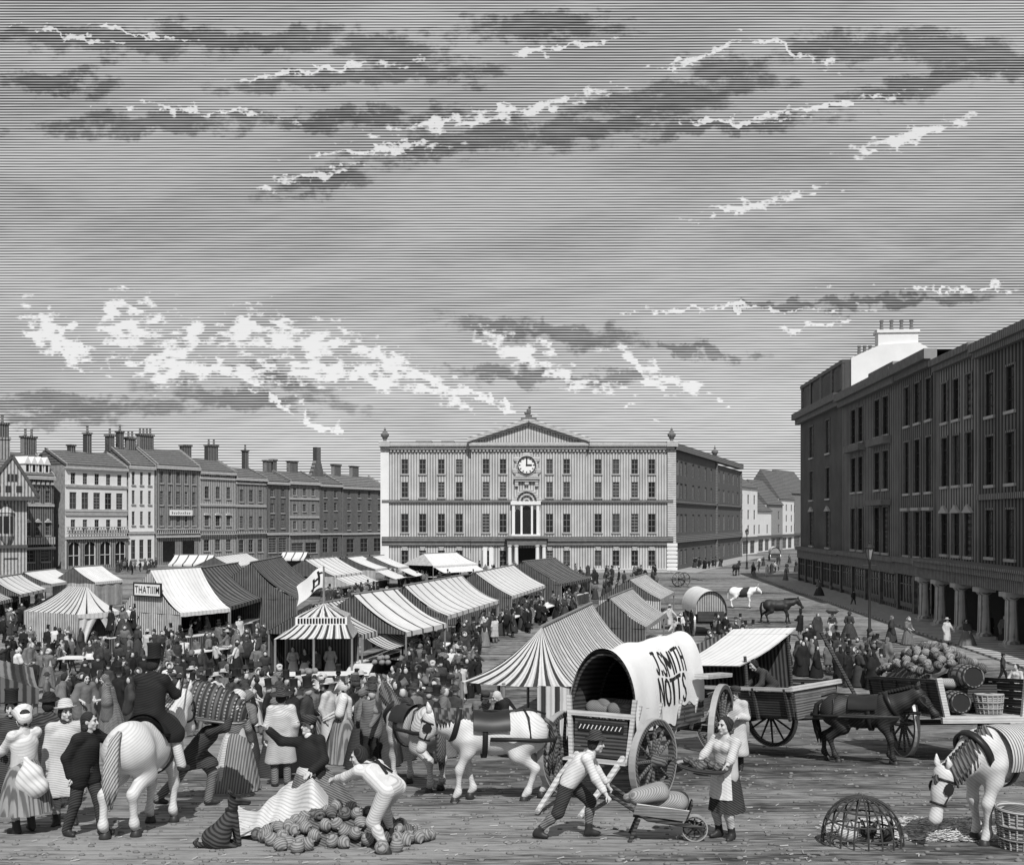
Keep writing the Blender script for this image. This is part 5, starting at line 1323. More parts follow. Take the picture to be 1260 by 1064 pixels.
def great_tent():
    ax = V(.24, .97, 0).normalized(); o = V(.16, 30.7, 0); L, hw, hip = 13.5, 1.75, 3.4
    Mx = frame(o, ax); z0 = 3.0; zr = 4.35
    t = thing('striped_tent', 'great striped tent with a sagging hipped end behind the lettered wagon', 'tent', Mx)
    gz = lambda x: gh(0, o.y + x * ax.y)
    ez = lambda x: z0 - .045 * min(x, 12)
    def slope(sg):
        return lambda s, q: (s * L + hip * q * (1 - s), sg * hw * (1 - q), ez(s * L) * (1 - q) + zr * q - .26 * math.sin(math.pi * q) + .03 * math.sin(s * 40) * math.sin(math.pi * q))
    obj('roof_cloth', MB().sheet(slope(-1), 44, 8, (L, 2.4)).mesh('roof_cloth', True), c_tick, t)
    obj('roof_cloth', MB().sheet(lambda s, q: slope(1)(1 - s, q), 44, 8, (L, 2.4)).mesh('roof_cloth', True), c_tick, t)
    obj('roof_cloth', MB().sheet(lambda s, q: (hip * q - .02, hw * (1 - 2 * s) * (1 - q), z0 * (1 - q) + zr * q - .3 * math.sin(math.pi * q) - .07 * math.sin(math.pi * s) * (1 - q)), 26, 8, (2 * hw, 3)).mesh('roof_cloth', True), c_strb, t)
    def wall(A, B, n):
        A, B = Vector(A), Vector(B); LL = (B - A).length; nr = (B - A).normalized().cross(V(0, 0, 1))
        def f(s, q):
            p = A.lerp(B, s); zb = gz(p.x); zt = ez(p.x) - .02; return (p.x + nr.x * .07 * math.sin(s * LL * 4), p.y + nr.y * .07 * math.sin(s * LL * 4), zb + .03 + (zt - zb - .03) * q)
        obj('wall_cloth', MB().sheet(f, n, 4, (LL, 2)).mesh('wall_cloth', True), c_strb, t)
    wall((.05, -hw, 0), (L, -hw, 0), 60); wall((0, -hw * .35, 0), (.0, -hw, 0), 10); wall((L, hw, 0), (L, -hw, 0), 14)
    for x, y in ((.05, hw), (.05, hw * .25), (4.5, hw), (9, hw), (L, hw)): obj('post', MB().tube([(x, y, gz(x)), (x, y, ez(x))], .055, 7), m_pole, t)
    obj('ridge_pole', MB().tube([(hip, 0, zr + .02), (L, 0, zr + .02)], .06, 7), m_pole, t)
great_tent()

def kiosk():
    d = 47.0; o = V((337 - CX) / F * d, d, 0)
    t = thing('flag_kiosk', 'square market kiosk with a striped skirt awning, fretted fascia and flag', 'kiosk', Tr(o) @ Rz(RAD(4))); w, dp = 3.6, 3.4
    x0, x1, y0, y1 = .85, 3.25, .9, 2.9
    obj('fascia', MB().box(x0, x1, y0, y0 + .06, 3.0, 3.36).box(x0, x1, y1 - .06, y1, 3.0, 3.36).box(x0, x0 + .06, y0 + .061, y1 - .061, 3.0, 3.36).box(x1 - .06, x1, y0 + .061, y1 - .061, 3.0, 3.36), m_white, t)
    n = 16
    for i in range(n):
        x = x0 + .08 + (x1 - x0 - .16) * (i + .5) / n; obj('fret', MB().box(x - .045, x + .045, y0 - .02, y0 - .004, 3.06, 3.31), m_black, t)
    ap = V((x0 + x1) / 2, (y0 + y1) / 2, 3.95)
    crn = [V(x0, y0, 3.36), V(x1, y0, 3.36), V(x1, y1, 3.36), V(x0, y1, 3.36)]
    for i in range(4):
        a, b = crn[i], crn[(i + 1) % 4]; obj('roof_cloth', MB().sheet(lambda s, q: a.lerp(b, s).lerp(ap, q), 8, 3, (2.4, 1.4)).mesh('roof_cloth'), c_strb, t)
    out = [V(0, 0, 2.45), V(w, 0, 2.45), V(w, dp, 2.45), V(0, dp, 2.45)]; inn = [V(x0, y0, 3.0), V(x1, y0, 3.0), V(x1, y1, 3.0), V(x0, y1, 3.0)]
    for i in range(4):
        a, b, c, e = out[i], out[(i + 1) % 4], inn[i], inn[(i + 1) % 4]
        obj('skirt_awning', MB().sheet(lambda s, q: a.lerp(b, s).lerp(c.lerp(e, s), q) - V(0, 0, .06 * math.sin(math.pi * q)), 14, 4, (w, 1)).mesh('skirt_awning', True), c_strb, t)
    for x, y in ((.05, .05), (w - .05, .05), (.05, dp - .05), (w - .05, dp - .05), (w / 2, .05)): obj('post', MB().tube([(x, y, 0), (x, y, 2.44)], .055, 8), m_pole, t)
    obj('back_cloth', MB().sheet(lambda s, q: (.1 + (w - .2) * s, dp - .15 + .04 * math.sin(s * 20), .1 + 2.3 * q), 24, 2, (w, 2)).mesh('back_cloth', True), c_walld, t)
    # counters: front and the return towards the aisle
    obj('counter', MB().box(-.75, 4.4, -1.1, -.15, .9, .97), m_board, t); obj('counter', MB().box(3.3, 4.4, -.145, 2.4, .9, .97), m_board, t)
    obj('counter_panel', MB().sheet(lambda s, q: (-.7 + 5.05 * s, -1.05 + .02 * math.sin(s * 60), .03 + .86 * q), 60, 2, (5, .9)).mesh('counter_panel'), c_walld, t)
    obj('counter_panel', MB().sheet(lambda s, q: (4.36, -1.05 + 3.4 * s, .03 + .86 * q), 12, 2, (3.4, .9)).mesh('counter_panel'), c_walld, t)
    # flag staff and drooping flag
    obj('flag_staff', MB().tube([ap - V(0, 0, .3), ap + V(0, 0, 1.75)], [.06, .045], 8), m_pole, t)
    def fl(s, q): return ap + V(-.05 - 1.25 * s + .1 * math.sin(q * 3), -.1 * math.sin(s * 5), 1.68 - .95 * q - .95 * s ** 1.4 + .05 * math.sin(s * 8))
    fo = obj('flag', MB().sheet(fl, 16, 8, (1.2, 1)).mesh('flag', True), m_white, t)
    for s0, s1, q0, q1 in ((.16, .24, .12, .78), (.36, .44, .3, .95), (.24, .36, .40, .50), (.16, .5, .72, .80), (.05, .16, .2, .28)):
        obj('flag_mark', MB().sheet(lambda s, q: Vector(fl(s0 + (s1 - s0) * s, q0 + (q1 - q0) * q)) + V(0, -.02, 0), 4, 4).mesh('flag_mark'), m_black, fo)
kiosk()

# ------------------------------------------------------------------ tables
def trestle(label, p, dirx, L, w=.8, h=.85, cloth_mat=None, group='trestle tables among the stalls'):
    t = thing('trestle_table', label, 'table', frame(p, dirx), group)
    n = 3
    for i in range(n): obj('board', MB().box(-L / 2, L / 2, -w / 2 + w * i / n + .004, -w / 2 + w * (i + 1) / n - .004, h - .05, h), cloth_mat or m_board, t)
    for x in (-L / 2 + .35, L / 2 - .35):
        for s in (1, -1): obj('leg', MB().bar((x - .14, s * w * .42, 0), (x + .02, s * w * .3, h - .052), .06).bar((x + .2, s * w * .42, 0), (x + .04, s * w * .3, h - .052), .06), m_pole, t)
    return t
def tables():
    def seg(label, a, b, z=.9, w=.9, **k):
        A, B = Z(*a, z), Z(*b, z); c = (A + B) / 2; c.z = 0; trestle(label, c, (B.x - A.x, B.y - A.y, 0), (B - A).length, w, z, **k)
    seg('white trestle table in front of the peaked tent entrance', (76, 808), (121, 808), w=1.1)
    seg('small white table with open legs in the middle of the crowd', (228, 803), (281, 795), w=1.0)
    seg('white bench table behind the small open-legged table', (272, 797), (313, 787), w=.9)
    seg('long counter board before the white show tent awning', (200, 782), (262, 775), w=1.0)
    seg('counter board before the dark ribbed awning', (264, 773), (303, 765), w=1.0)
    seg('very long white table running up the aisle beside the striped stalls', (592, 768), (697, 737), w=1.5, cloth_mat=m_white)
    seg('white display board under the second awning from the kiosk', (519, 803), (547, 790), w=1.0, cloth_mat=m_white)
    p = Z(132, 784, .9); q = Z(196, 777, .9); c = (p + q) / 2; c.z = 0
    t = thing('show_stage', 'low boarded stage in front of the lettered show tent', 'stage', frame(c, (q.x - p.x, q.y - p.y, 0))); L = (q - p).length
    for i in range(5): obj('board', MB().box(-L / 2, L / 2, -.2 + i * .3, -.2 + i * .3 + .29, .82, .88), m_board, t)
    obj('stage_cloth', MB().sheet(lambda s, k: (-L / 2 + L * s, -.18 + .02 * math.sin(s * 50), .02 + .8 * k), 30, 2, (L, .8)).mesh('stage_cloth'), c_walld, t)
tables()

# ------------------------------------------------------------------ lamps
def lamp(label, px, py, h):
    p = G(px, py); t = thing('street_lamp', label, 'lamp', Tr(p), 'gas lamps around the square')
    obj('post', MB().lathe([(.22, 0), (.24, .2), (.17, .3), (.15, 1.0), (.2, 1.1), (.09, 1.25), (.06, h - .9), (.1, h - .8), (.04, h - .7)], 12).mesh('post', True), m_iron, t)
    obj('ladder_bar', MB().tube([(-.4, 0, h - 1.1), (.4, 0, h - 1.1)], .025, 6), m_iron, t)
    obj('lantern', MB().lathe([(.12, h - .7), (.26, h - .08), (.25, h - .05)], 6), M('lamp_glass', .25, None, rough=.1), t)
    for i in range(6):
        a = i * math.pi / 3; obj('lantern_rib', MB().bar((.13 * math.cos(a), .13 * math.sin(a), h - .7), (.275 * math.cos(a), .275 * math.sin(a), h - .06), .03), m_iron, t)
    obj('lantern_cap', MB().lathe([(.3, h - .05), (.32, h), (.12, h + .2), (.06, h + .25), (.08, h + .32), (.01, h + .4)], 8), m_iron, t)
lamp('tall gas lamp on the paving before the dark block', 1070, 797, 6.2)
lamp('gas lamp at the street corner beside the exchange flank', 919, 700, 6.2)

# ================================================================== carts
m_cart = M('cart_timber', .075, .022, (0, 0, 1), .06, duty=.5, wob=.25, var=.3)
m_cart_l = M('cart_timber_pale', .50, .34, (0, 0, 1), .06, duty=.4, wob=.25, var=.3)
m_cart_m = M('cart_timber_mid', .17, .06, (0, 0, 1), .06, duty=.45, wob=.25, var=.3)
m_wheel = M('wheel_timber', .13, .04, (0, .6, .8), .05, duty=.5, wob=.2, var=.3)
m_tyre = M('iron_tyre', .42, None, rough=.4, var=.3, metal=.3)
_wh = {}
def wheel(parent, Mx, r, n=12):
    """axis along local x"""
    k = (round(r, 2), n)
    if k not in _wh:
        Rm = Matrix.Rotation(RAD(90), 4, 'Y'); w = .055
        rt = min(.10, r * .2); hs = min(1, r / .5); rim = MB().lathe([(r - rt, -w), (r - .02, -w), (r - .02, w), (r - rt, w), (r - rt, -w)], 36, Rm).mesh('wheel')
        ty = MB().lathe([(r - .02, -w - .004), (r, -w - .004), (r, w + .004), (r - .02, w + .004), (r - .02, -w - .004)], 36, Rm).mesh('tyre')
        hub = MB().lathe([(a * hs, b * hs) for a, b in ((.02, -.19), (.075, -.19), (.09, -.1), (.12, -.05), (.12, .05), (.09, .1), (.075, .2), (.06, .2), (.055, .24), (.02, .24))], 14, Rm).mesh('hub', True)
        sp = MB().tube([(.0, 0, .09 * hs), (.0, 0, r * .5), (0, 0, r - rt * .9)], [.035 * hs, .028 * hs, .025 * hs], 6).mesh('spoke')
        _wh[k] = (rim, ty, hub, sp)
    rim, ty, hub, sp = _wh[k]
    o = obj('wheel', rim, m_wheel, parent, Mx); obj('tyre', ty, m_tyre, o); obj('hub', hub, m_wheel, o)
    for i in range(n): obj('spoke', sp, m_wheel, o, Matrix.Rotation(2 * math.pi * i / n, 4, 'X'))
    return o
def planks(t, name, a, b, c, n, mat, th=.03, gap=.006):
    """n boards between edge a-b and edge a-c (boards run along a-b)"""
    a, b, c = Vector(a), Vector(b), Vector(c); nr = (b - a).cross(c - a).normalized() * th; st = (c - a) / n
    for i in range(n):
        p = a + st * i; g = st.normalized() * gap; q = [p + g, b - a + p + g, b - a + p + st - g, p + st - g]
        obj(name, MB().add([*q, *[x + nr for x in q]], [(3, 2, 1, 0), (4, 5, 6, 7), (0, 1, 5, 4), (1, 2, 6, 5), (2, 3, 7, 6), (3, 0, 4, 7)]), mat, t)

def barrel_mesh(r, h):
    mb = MB().lathe([(r * .8, 0), (r * .82, .0), (r * .95, h * .25), (r, h * .5), (r * .95, h * .75), (r * .82, h), (r * .76, h), (r * .75, h - .03), (.01, h - .03)], 18)
    return mb.mesh('staves', True)
def hoop_mesh(r, h, z): rr = r * (.83 + .17 * math.sin(math.pi * z)); return MB().lathe([(rr, h * z - .025), (rr + .012, h * z - .025), (rr + .012, h * z + .025), (rr, h * z + .025)], 18).mesh('hoop')
m_stave = M('barrel_staves', .2, .05, (1, .2, 0), .08, duty=.45, wob=.1, var=.3)
def barrel(label, Mx, r=.3, h=.75, group=None):
    t = thing('barrel', label, 'barrel', Mx, group); obj('staves', barrel_mesh(r, h), m_stave, t)
    for z in (.06, .3, .7, .94): obj('hoop', hoop_mesh(r, h, z), m_iron, t)
    return t
def sack(label, Mx, sz, mat, group=None):
    S = SDF(.08); x, y, z = sz; [S.cap((-x * .62, q * y * .42, z * .85), (x * .62, q * y * .42, z * (.9 + .1 * q)), z * .82, z * .74) for q in (-1, 0, 1)]; S.cap((x * .85, 0, z), (x * 1.15, 0, z * 1.1), z * .3, z * .35)
    return tag(obj('sack', S.mesh(.03).mesh('sack', True), mat, None, Mx), label, 'sack', group)
m_sack = M('sacking', .34, .18, (.5, .5, .7), .025, duty=.45, wob=.25, var=.25)
m_sack_d = M('sacking_dark', .2, .11, (.5, .5, .7), .025, duty=.45, wob=.25, var=.25)
m_turnip = M('turnip', .27, .13, (.4, .3, .85), .03, duty=.5, wob=.35, var=.3, nscale=6)
m_turnip_d = M('turnip_dark', .13, .05, (.4, .3, .85), .03, duty=.5, wob=.35, var=.3, nscale=6)
_tm = []
def turnip_meshes():
    for k in range(4):
        random.seed(40 + k); mb = MB(); a = 1 + random.uniform(-.12, .12)
        mb.lathe([(.01, -.115), (.025, -.095), (.075, -.06), (.1 * a, 0), (.085, .05), (.045, .08), (.02, .075), (.015, .085), (.004, .12)], 12)
        _tm.append(mb.mesh('turnip', True))
turnip_meshes()
def turnip(p, label, group, sc=1.0, mat=None):
    R = Euler((random.uniform(-1.3, 1.3), random.uniform(-1.3, 1.3), random.uniform(0, 6))).to_matrix().to_4x4()
    return tag(obj('turnip', random.choice(_tm), mat or m_turnip, None, Tr(p) @ R @ Matrix.Scale(sc, 4)), label, 'turnip', group)

def ground_frame(p, fx, fy, base):
    """frame on the sloping ground, -Y local along (fx,fy)"""
    f = V(fx, fy, 0).normalized(); a, b = p + f * base / 2, p - f * base / 2
    f3 = V(a.x, a.y, gh(0, a.y)) - V(b.x, b.y, gh(0, b.y)); o = (V(a.x, a.y, gh(0, a.y)) + V(b.x, b.y, gh(0, b.y))) / 2
    y = -f3.normalized(); x = y.cross(V(0, 0, 1)).normalized(); z = x.cross(y); m = Matrix((x, y, z)).transposed().to_4x4(); m.translation = o; return m

STROKES = {'J': ([(.15, 1), (.6, 1)], [(.42, 1), (.42, .2), (.3, .02), (.12, .06), (.05, .22)]), '.': ([(.08, .0), (.08, .13)],), 'S': ([(.62, .84), (.48, .98), (.25, .98), (.12, .82), (.2, .6), (.5, .42), (.6, .22), (.48, .03), (.22, .02), (.08, .16)],),
           'M': ([(.08, 0), (.08, 1)], [(.08, 1), (.45, .35)], [(.45, .35), (.82, 1)], [(.82, 1), (.82, 0)]), 'I': ([(.15, 0), (.15, 1)],), 'T': ([(0, 1), (.72, 1)], [(.36, 1), (.36, 0)]),
           'H': ([(.08, 0), (.08, 1)], [(.68, 0), (.68, 1)], [(.08, .52), (.68, .52)]), 'N': ([(.08, 0), (.08, 1)], [(.08, 1), (.72, 0)], [(.72, 0), (.72, 1)]),
           'O': ([(.4 + .34 * math.cos(k * math.pi / 7), .5 + .5 * math.sin(k * math.pi / 7)) for k in range(15)],)}
ADV = {'J': .72, '.': .26, 'S': .80, 'M': 1.02, 'I': .40, 'T': .86, 'H': .86, 'N': .94, 'O': .92}
def brush_letters(txt, h, fn, w=.085):
    """painted capitals: ribbons following a surface given by fn(x, y)"""
    W = sum(ADV[c] for c in txt) * h; x0 = -W / 2; mb = MB()
    for c in txt:
        for pl in STROKES[c]:
            for (ax, ay), (bx, by) in zip(pl, pl[1:]):
                a, b = Vector((x0 + ax * h, ay * h)), Vector((x0 + bx * h, by * h)); d = (b - a); L = d.length; d /= L; nn = Vector((-d.y, d.x)) * (w * h * (1.25 if abs(d.x) < .5 else .85)); e = d * (w * h * .5); n = max(1, int(L / .06))
                p = [(a - e).lerp(b + e, k / n) for k in range(n + 1)]
                vs = [fn(*(q + nn)) for q in p] + [fn(*(q - nn)) for q in p]
                mb.add(vs, [(k, k + 1, n + 2 + k, n + 1 + k) for k in range(n)])
        x0 += ADV[c] * h
    return mb.mesh('lettering')
def smith_wagon():
    f = V(-.42, -.907, 0); fr = G(802, 986); side = V(.907, -.42, 0)
    ctr = fr - f * 2.15 - side * .8; Mx = ground_frame(ctr, f.x, f.y, 4.3)
    t = thing('covered_wagon', 'four wheeled carrier wagon with a white lettered canvas tilt', 'wagon', Mx)
    for s in (1, -1):
        wheel(t, Tr(s * .8, -2.15, .70) @ Rz(RAD(-13)), .70, 12); wheel(t, Tr(s * .92, 2.15, .93), .93, 14)
    obj('axle', MB().bar((-.8, -2.15, .70), (.8, -2.15, .70), .12), m_cart, t); obj('axle', MB().bar((-.92, 2.15, .93), (.92, 2.15, .93), .12), m_cart, t)
    obj('floor', MB().box(-.46, .46, -2.5, 2.8, 1.0, 1.06), m_cart, t); obj('bolster', MB().box(-.42, .42, -2.3, -2.0, .77, .998), m_cart, t)
    obj('pole_beam', MB().bar((0, -2.15, .8), (0, 2.15, .9), .12), m_cart, t)
    planks(t, 'side_board', (.46, -2.5, 1.06), (.46, 2.8, 1.06), (.56, -2.5, 1.55), 3, m_cart_l); planks(t, 'side_board', (-.49, -2.5, 1.06), (-.49, 2.8, 1.06), (-.59, -2.5, 1.55), 3, m_cart)  # pale on the sunlit side, dark on the other: lighting put into colour
    for y in (-2.4, -1.2, .1, 1.3, 2.6):
        obj('side_standard', MB().bar((.51, y, .98), (.62, y, 1.6), .06), m_cart_l, t); obj('side_standard', MB().bar((-.51, y, .98), (-.62, y, 1.6), .06), m_cart, t)
    obj('top_rail', MB().box(.62, .9, 1.0, 3.1, 1.98, 2.06), m_cart_l, t); obj('top_rail', MB().box(-.9, -.62, 1.0, 3.1, 1.98, 2.06), m_cart, t)
    planks(t, 'front_board', (-.46, -2.53, .72), (.46, -2.53, .72), (-.46, -2.53, 1.36), 4, m_cart); planks(t, 'tail_board', (-.46, 2.83, 1.06), (.46, 2.83, 1.06), (-.46, 2.83, 1.6), 3, m_cart)
    pl = obj('name_plate', MB().box(-.40, .40, -2.58, -2.562, 1.14, 1.27), m_black, t)
    mk = MB(); random.seed(9)
    for i in range(11): mk.bar((-.37 + .07 * i, -2.588, 1.17), (-.335 + .07 * i, -2.588, 1.24), .016, .012)
    obj('lettering', mk, m_white, pl)
    obj('front_rail', MB().bar((-.55, -2.57, 1.42), (.55, -2.57, 1.42), .08), m_cart_l, t); obj('foot_board', MB().box(-.54, .54, -2.85, -2.57, .66, .70), m_cart_l, t)
    for s in (1, -1):
        obj('front_post', MB().bar((s * .49, -2.57, .66), (s * .58, -2.57, 1.7), .07), m_cart_l, t)
        obj('shaft', MB().tube([(s * .40, -2.55, .74), (s * .40, -3.3, .45), (s * .34, -4.3, .04)], [.055, .05, .04], 7), m_cart_l, t)
    # tilt: arch section, arc-length parametrised
    N = 40; sec = []
    for i in range(N + 1):
        a = math.pi * (1 - i / N); cx, sz = math.cos(a), math.sin(a)
        sec.append(V(.60 * math.copysign(abs(cx) ** .95, cx), 0, 1.38 + 1.12 * abs(sz) ** .95))
    sec = [V(-.62, 0, 1.2)] + sec + [V(.62, 0, 1.2)]
    cum = [0.0]
    for i in range(1, len(sec)): cum.append(cum[-1] + (sec[i] - sec[i - 1]).length)
    T_ = cum[-1]
    def arc(s):
        s = min(max(s, 0), T_)
        for i in range(1, len(cum)):
            if cum[i] >= s: k = (s - cum[i - 1]) / max(cum[i] - cum[i - 1], 1e-6); return sec[i - 1].lerp(sec[i], k)
        return sec[-1]
    def tilt(u, s):   # u along the wagon 0..1
        p = arc(s * T_); y = -2.55 + 4.5 * u
        drop = 1.0
        return V(p.x * (1 + .012 * math.sin(u * 31) ), y + (.12 * (p.z - 1.3) if u > .5 else 0), p.z + .36 * u * (p.z - 1.2) / 1.2 - .05 * (1 - math.cos(u * 2 * math.pi * 3)) * .5 + .012 * math.sin(u * 23 + s * 17))
    smx = lambda u: 1.0 - .085 * min(1, max(0, (u - .52) / .06)) + .008 * math.sin(u * 40)
    obj('tilt_cover', MB().sheet(lambda u, s: tilt(u, s * smx(u)), 60, 40, (5.7, T_)).mesh('tilt_cover', True), M('tilt_canvas', .70, None, var=.14, nscale=1.3, bump=.25), t)
    inr = MB().sheet(lambda u, s: V(tilt(u, 1 - s).x * .975, tilt(u, 1 - s).y, tilt(u, 1 - s).z - .03), 20, 30, (5, T_)); obj('tilt_inner_shade', inr.mesh('tilt_inner_shade', True), M('tilt_shade_canvas', .10, .03, (0, 0, 1), .09, wob=.1), t)  # dark inner sheet: the shade inside the tilt is put into its colour
    for y in (-2.5, -1.1, .4, 1.85): obj('tilt_hoop', MB().tube([arc(T_ * i / 24) * .955 + V(0, y + .04, .03) for i in range(25)], .03, 6).mesh('tilt_hoop', True), m_cart, t)
    obj('tilt_end', MB().add([arc(T_ * i / 24) * .97 + V(0, 1.88, 0) for i in range(25)], [tuple(range(25))]), M('tilt_end_canvas', .3, None), t)
    lb = m_black
    def put(s_mid, u_mid):
        def fn(x, y):
            u = u_mid + x / 4.5; s = s_mid - y / T_; p = tilt(u, s); q = tilt(u, s + .01); w_ = (q - tilt(u, s - .01)).normalized(); nrm = V(0, 1, 0).cross(w_); 
            if nrm.x < 0: nrm = -nrm
            return p + nrm * .008
        return fn
    obj('lettering', brush_letters('J.SMITH', .38, put(.745, .53)), lb, t)
    obj('lettering', brush_letters('NOTTS', .40, put(.895, .50)), lb, t)
    # load in the mouth of the tilt
    for i, (x, z) in enumerate(((-.29, 1.07), (.0, 1.07), (.29, 1.07))):
        barrel('barrel end on in the mouth of the lettered wagon', Mx @ Tr(x, -2.35, z + .16) @ Matrix.Rotation(RAD(-90), 4, 'X'), .145, .7, 'barrels inside the lettered wagon')
    random.seed(4)
    for i in range(5): sack('bulging sack piled over the barrels inside the lettered wagon', Mx @ Tr(-.3 + .15 * i, -1.8 + .1 * (i % 2), 1.36 + .05 * (i % 2)) @ Rz(i), (.2, .16, .13), m_sack_d, 'sacks inside the lettered wagon')
    return Mx
WAG = smith_wagon()

def awning_cart():
    f = V(.62, -.78, 0).normalized(); p = G(944, 927)
    Mx = ground_frame(p, f.x, f.y, 3.0)
    t = thing('market_cart', 'dark two wheeled cart with a slanted white awning harnessed to the black horse', 'cart', Mx)
    # local: -Y forward (towards the horse), +X is the side away from the viewer's left ... wheels
    for s in (1, -1): wheel(t, Tr(s * .95, .55, .80), .80, 12)
    obj('axle', MB().bar((-.95, .55, .80), (.95, .55, .80), .12), m_cart, t)
    obj('floor', MB().box(-.78, .78, -1.5, 1.9, .98, 1.04), m_cart, t)
    for s in (1, -1):
        a = (s * .78, -1.5, 1.04); planks(t, 'side_board', a, (s * .78, 1.9, 1.04), (s * .9, -1.5, 1.62), 3, m_cart, th=.03 * s)
        for y in (-1.4, -.5, .5, 1.8): obj('side_standard', MB().bar((s * .84, y, .95), (s * .97, y, 1.7), .06), m_cart, t)
        obj('top_rail', MB().bar((s * .95, -1.6, 1.68), (s * .95, 2.0, 1.68), .08), m_cart_l if s < 0 else m_cart, t)
        obj('shaft', MB().tube([(s * .52, -1.4, .98), (s * .5, -2.6, 1.08), (s * .42, -3.9, 1.10)], [.05, .05, .035], 7), m_cart, t)
    planks(t, 'front_board', (-.8, -1.55, 1.0), (.8, -1.55, 1.0), (-.85, -1.55, 1.66), 4, m_cart_m); obj('front_rail', MB().bar((-.98, -1.58, 1.70), (.98, -1.58, 1.70), .1), m_cart_l, t)
    zt = 2.85
    for x, y, z in ((-.85, 1.7, zt - .35), (.85, 1.7, zt), (-.85, -.25, zt - .42), (.85, -.25, zt)): obj('awning_post', MB().tube([(x, y, 1.0), (x, y, z)], .04, 6), m_cart, t)
    obj('awning', MB().sheet(lambda s, q: (-1.15 + 2.3 * q, 1.7 - 2.0 * s, zt - .62 + .75 * q - .08 * math.sin(math.pi * q)), 12, 6, (3.3, 2.3), thick=.02).mesh('awning', True), c_white, t)
    obj('back_cloth', MB().sheet(lambda s, q: (.84, 1.7 - 1.95 * s, 1.5 + (zt - 1.5) * q), 10, 3, (2.6, 1.6)).mesh('back_cloth'), c_walld, t)
    obj('end_cloth', MB().sheet(lambda s, q: (-.84 + 1.68 * s, 1.72, 1.5 + (zt - 1.75 + .3 * s) * q), 10, 3, (1.7, 1.6)).mesh('end_cloth'), c_walld, t)
    obj('awning_strut', MB().tube([(.9, -1.2, zt + .02), (.95, -2.1, 1.1)], .045, 6), m_cart, t)
    random.seed(2)
    sack('slumped pale sack in the awning cart', Mx @ Tr(-.1, .4, 1.04), (.4, .35, .28), m_sack)
    return Mx
ACART = awning_cart()

def turnip_cart():
    f = V(-.04, 1, 0).normalized(); p = G(1166, 929)
    Mx = ground_frame(p, f.x, f.y, 3.0)
    t = thing('turnip_cart', 'open two wheeled cart heaped with turnips, its tail open to show barrels', 'cart', Mx)
    # local -Y = front (away), +Y = tail towards the viewer
    hw = .85
    for s in (1, -1): wheel(t, Tr(s * 1.12, .2, .80), .80, 12)
    obj('axle', MB().bar((-1.12, .2, .80), (1.12, .2, .80), .12), m_cart, t)
    obj('floor', MB().box(-hw, hw, -2.2, 1.9, .98, 1.05), m_cart_l, t)
    for s in (1, -1):
        planks(t, 'side_board', (s * hw, -2.2, 1.05), (s * hw, 1.9, 1.05), (s * (hw + .12), -2.2, 1.75), 4, m_cart, th=.03 * s)
        for y in (-2.1, -1.3, -.4, .5, 1.3, 1.88): obj('side_standard', MB().bar((s * (hw + .04), y, .95), (s * (hw + .16), y, 1.81), .07), m_cart if s > 0 else m_cart, t)
        obj('top_rail', MB().bar((s * (hw + .14), -2.3, 1.8), (s * (hw + .14), 1.95, 1.8), .09), m_cart, t)
        obj('tail_post', MB().bar((s * (hw + .0), 1.96, .9), (s * (hw + .16), 1.96, 1.88), .09, .12), m_cart_l, t)
    obj('tail_sill', MB().bar((-hw - .15, 1.98, .96), (hw + .15, 1.98, .96), .1, .13), m_cart_l, t)
    obj('load_board', MB().box(-hw, hw, .85, .9, 1.052, 1.7), m_cart, t)
    planks(t, 'front_board', (-hw, -2.22, 1.05), (hw, -2.22, 1.05), (-hw, -2.22, 1.75), 4, m_cart)
    for s in (1, -1): obj('shaft', MB().tube([(s * .5, -2.1, .98), (s * .48, -3.4, .8), (s * .45, -4.6, .3)], [.05, .05, .04], 7), m_cart, t)
    random.seed(21)
    n = 0
    for k in range(900):
        x, y = random.uniform(-.82, .82), random.uniform(-2.1, .75); top = 1.78 + .85 * (1 - (x / 1.05) ** 2) * (1 - ((y + .6) / 1.9) ** 2)
        if any((x - q[0]) ** 2 + (y - q[1]) ** 2 < .036 for q in TUR): continue
        TUR.append((x, y)); turnip(Mx @ V(x, y, top), 'round turnip heaped in the open two wheeled cart', 'turnips heaped in the cart', 1.15, random.choice((m_turnip, m_turnip, m_turnip_d)))
        n += 1
        if n > 95: break
    obj('heap_core', MB().sheet(lambda s, q: ((s * 2 - 1) * .83, -2.15 + 2.98 * q, 1.66 + .82 * (1 - (s * 2 - 1) ** 2) * (1 - ((-2.15 + 2.98 * q + .6) / 1.9) ** 2)), 10, 12).mesh('heap_core', True), m_turnip_d, t)
    barrel('upper barrel lying on its side at the tail of the turnip cart', Mx @ Tr(.1, .95, 1.9) @ Matrix.Rotation(RAD(-90), 4, 'X'), .29, .8)
    barrel('lower barrel lying end on under the turnip load', Mx @ Tr(.45, 1.05, 1.33) @ Matrix.Rotation(RAD(-90), 4, 'X'), .27, .75)
    basket('round wicker basket standing in the tail of the turnip cart', Mx @ Tr(-.35, 1.45, 1.055), .32, .42)
    sack('pale sack on top beside the barrel of the turnip cart', Mx @ Tr(.55, 1.2, 1.62), (.22, .3, .14), m_sack)
TUR = []
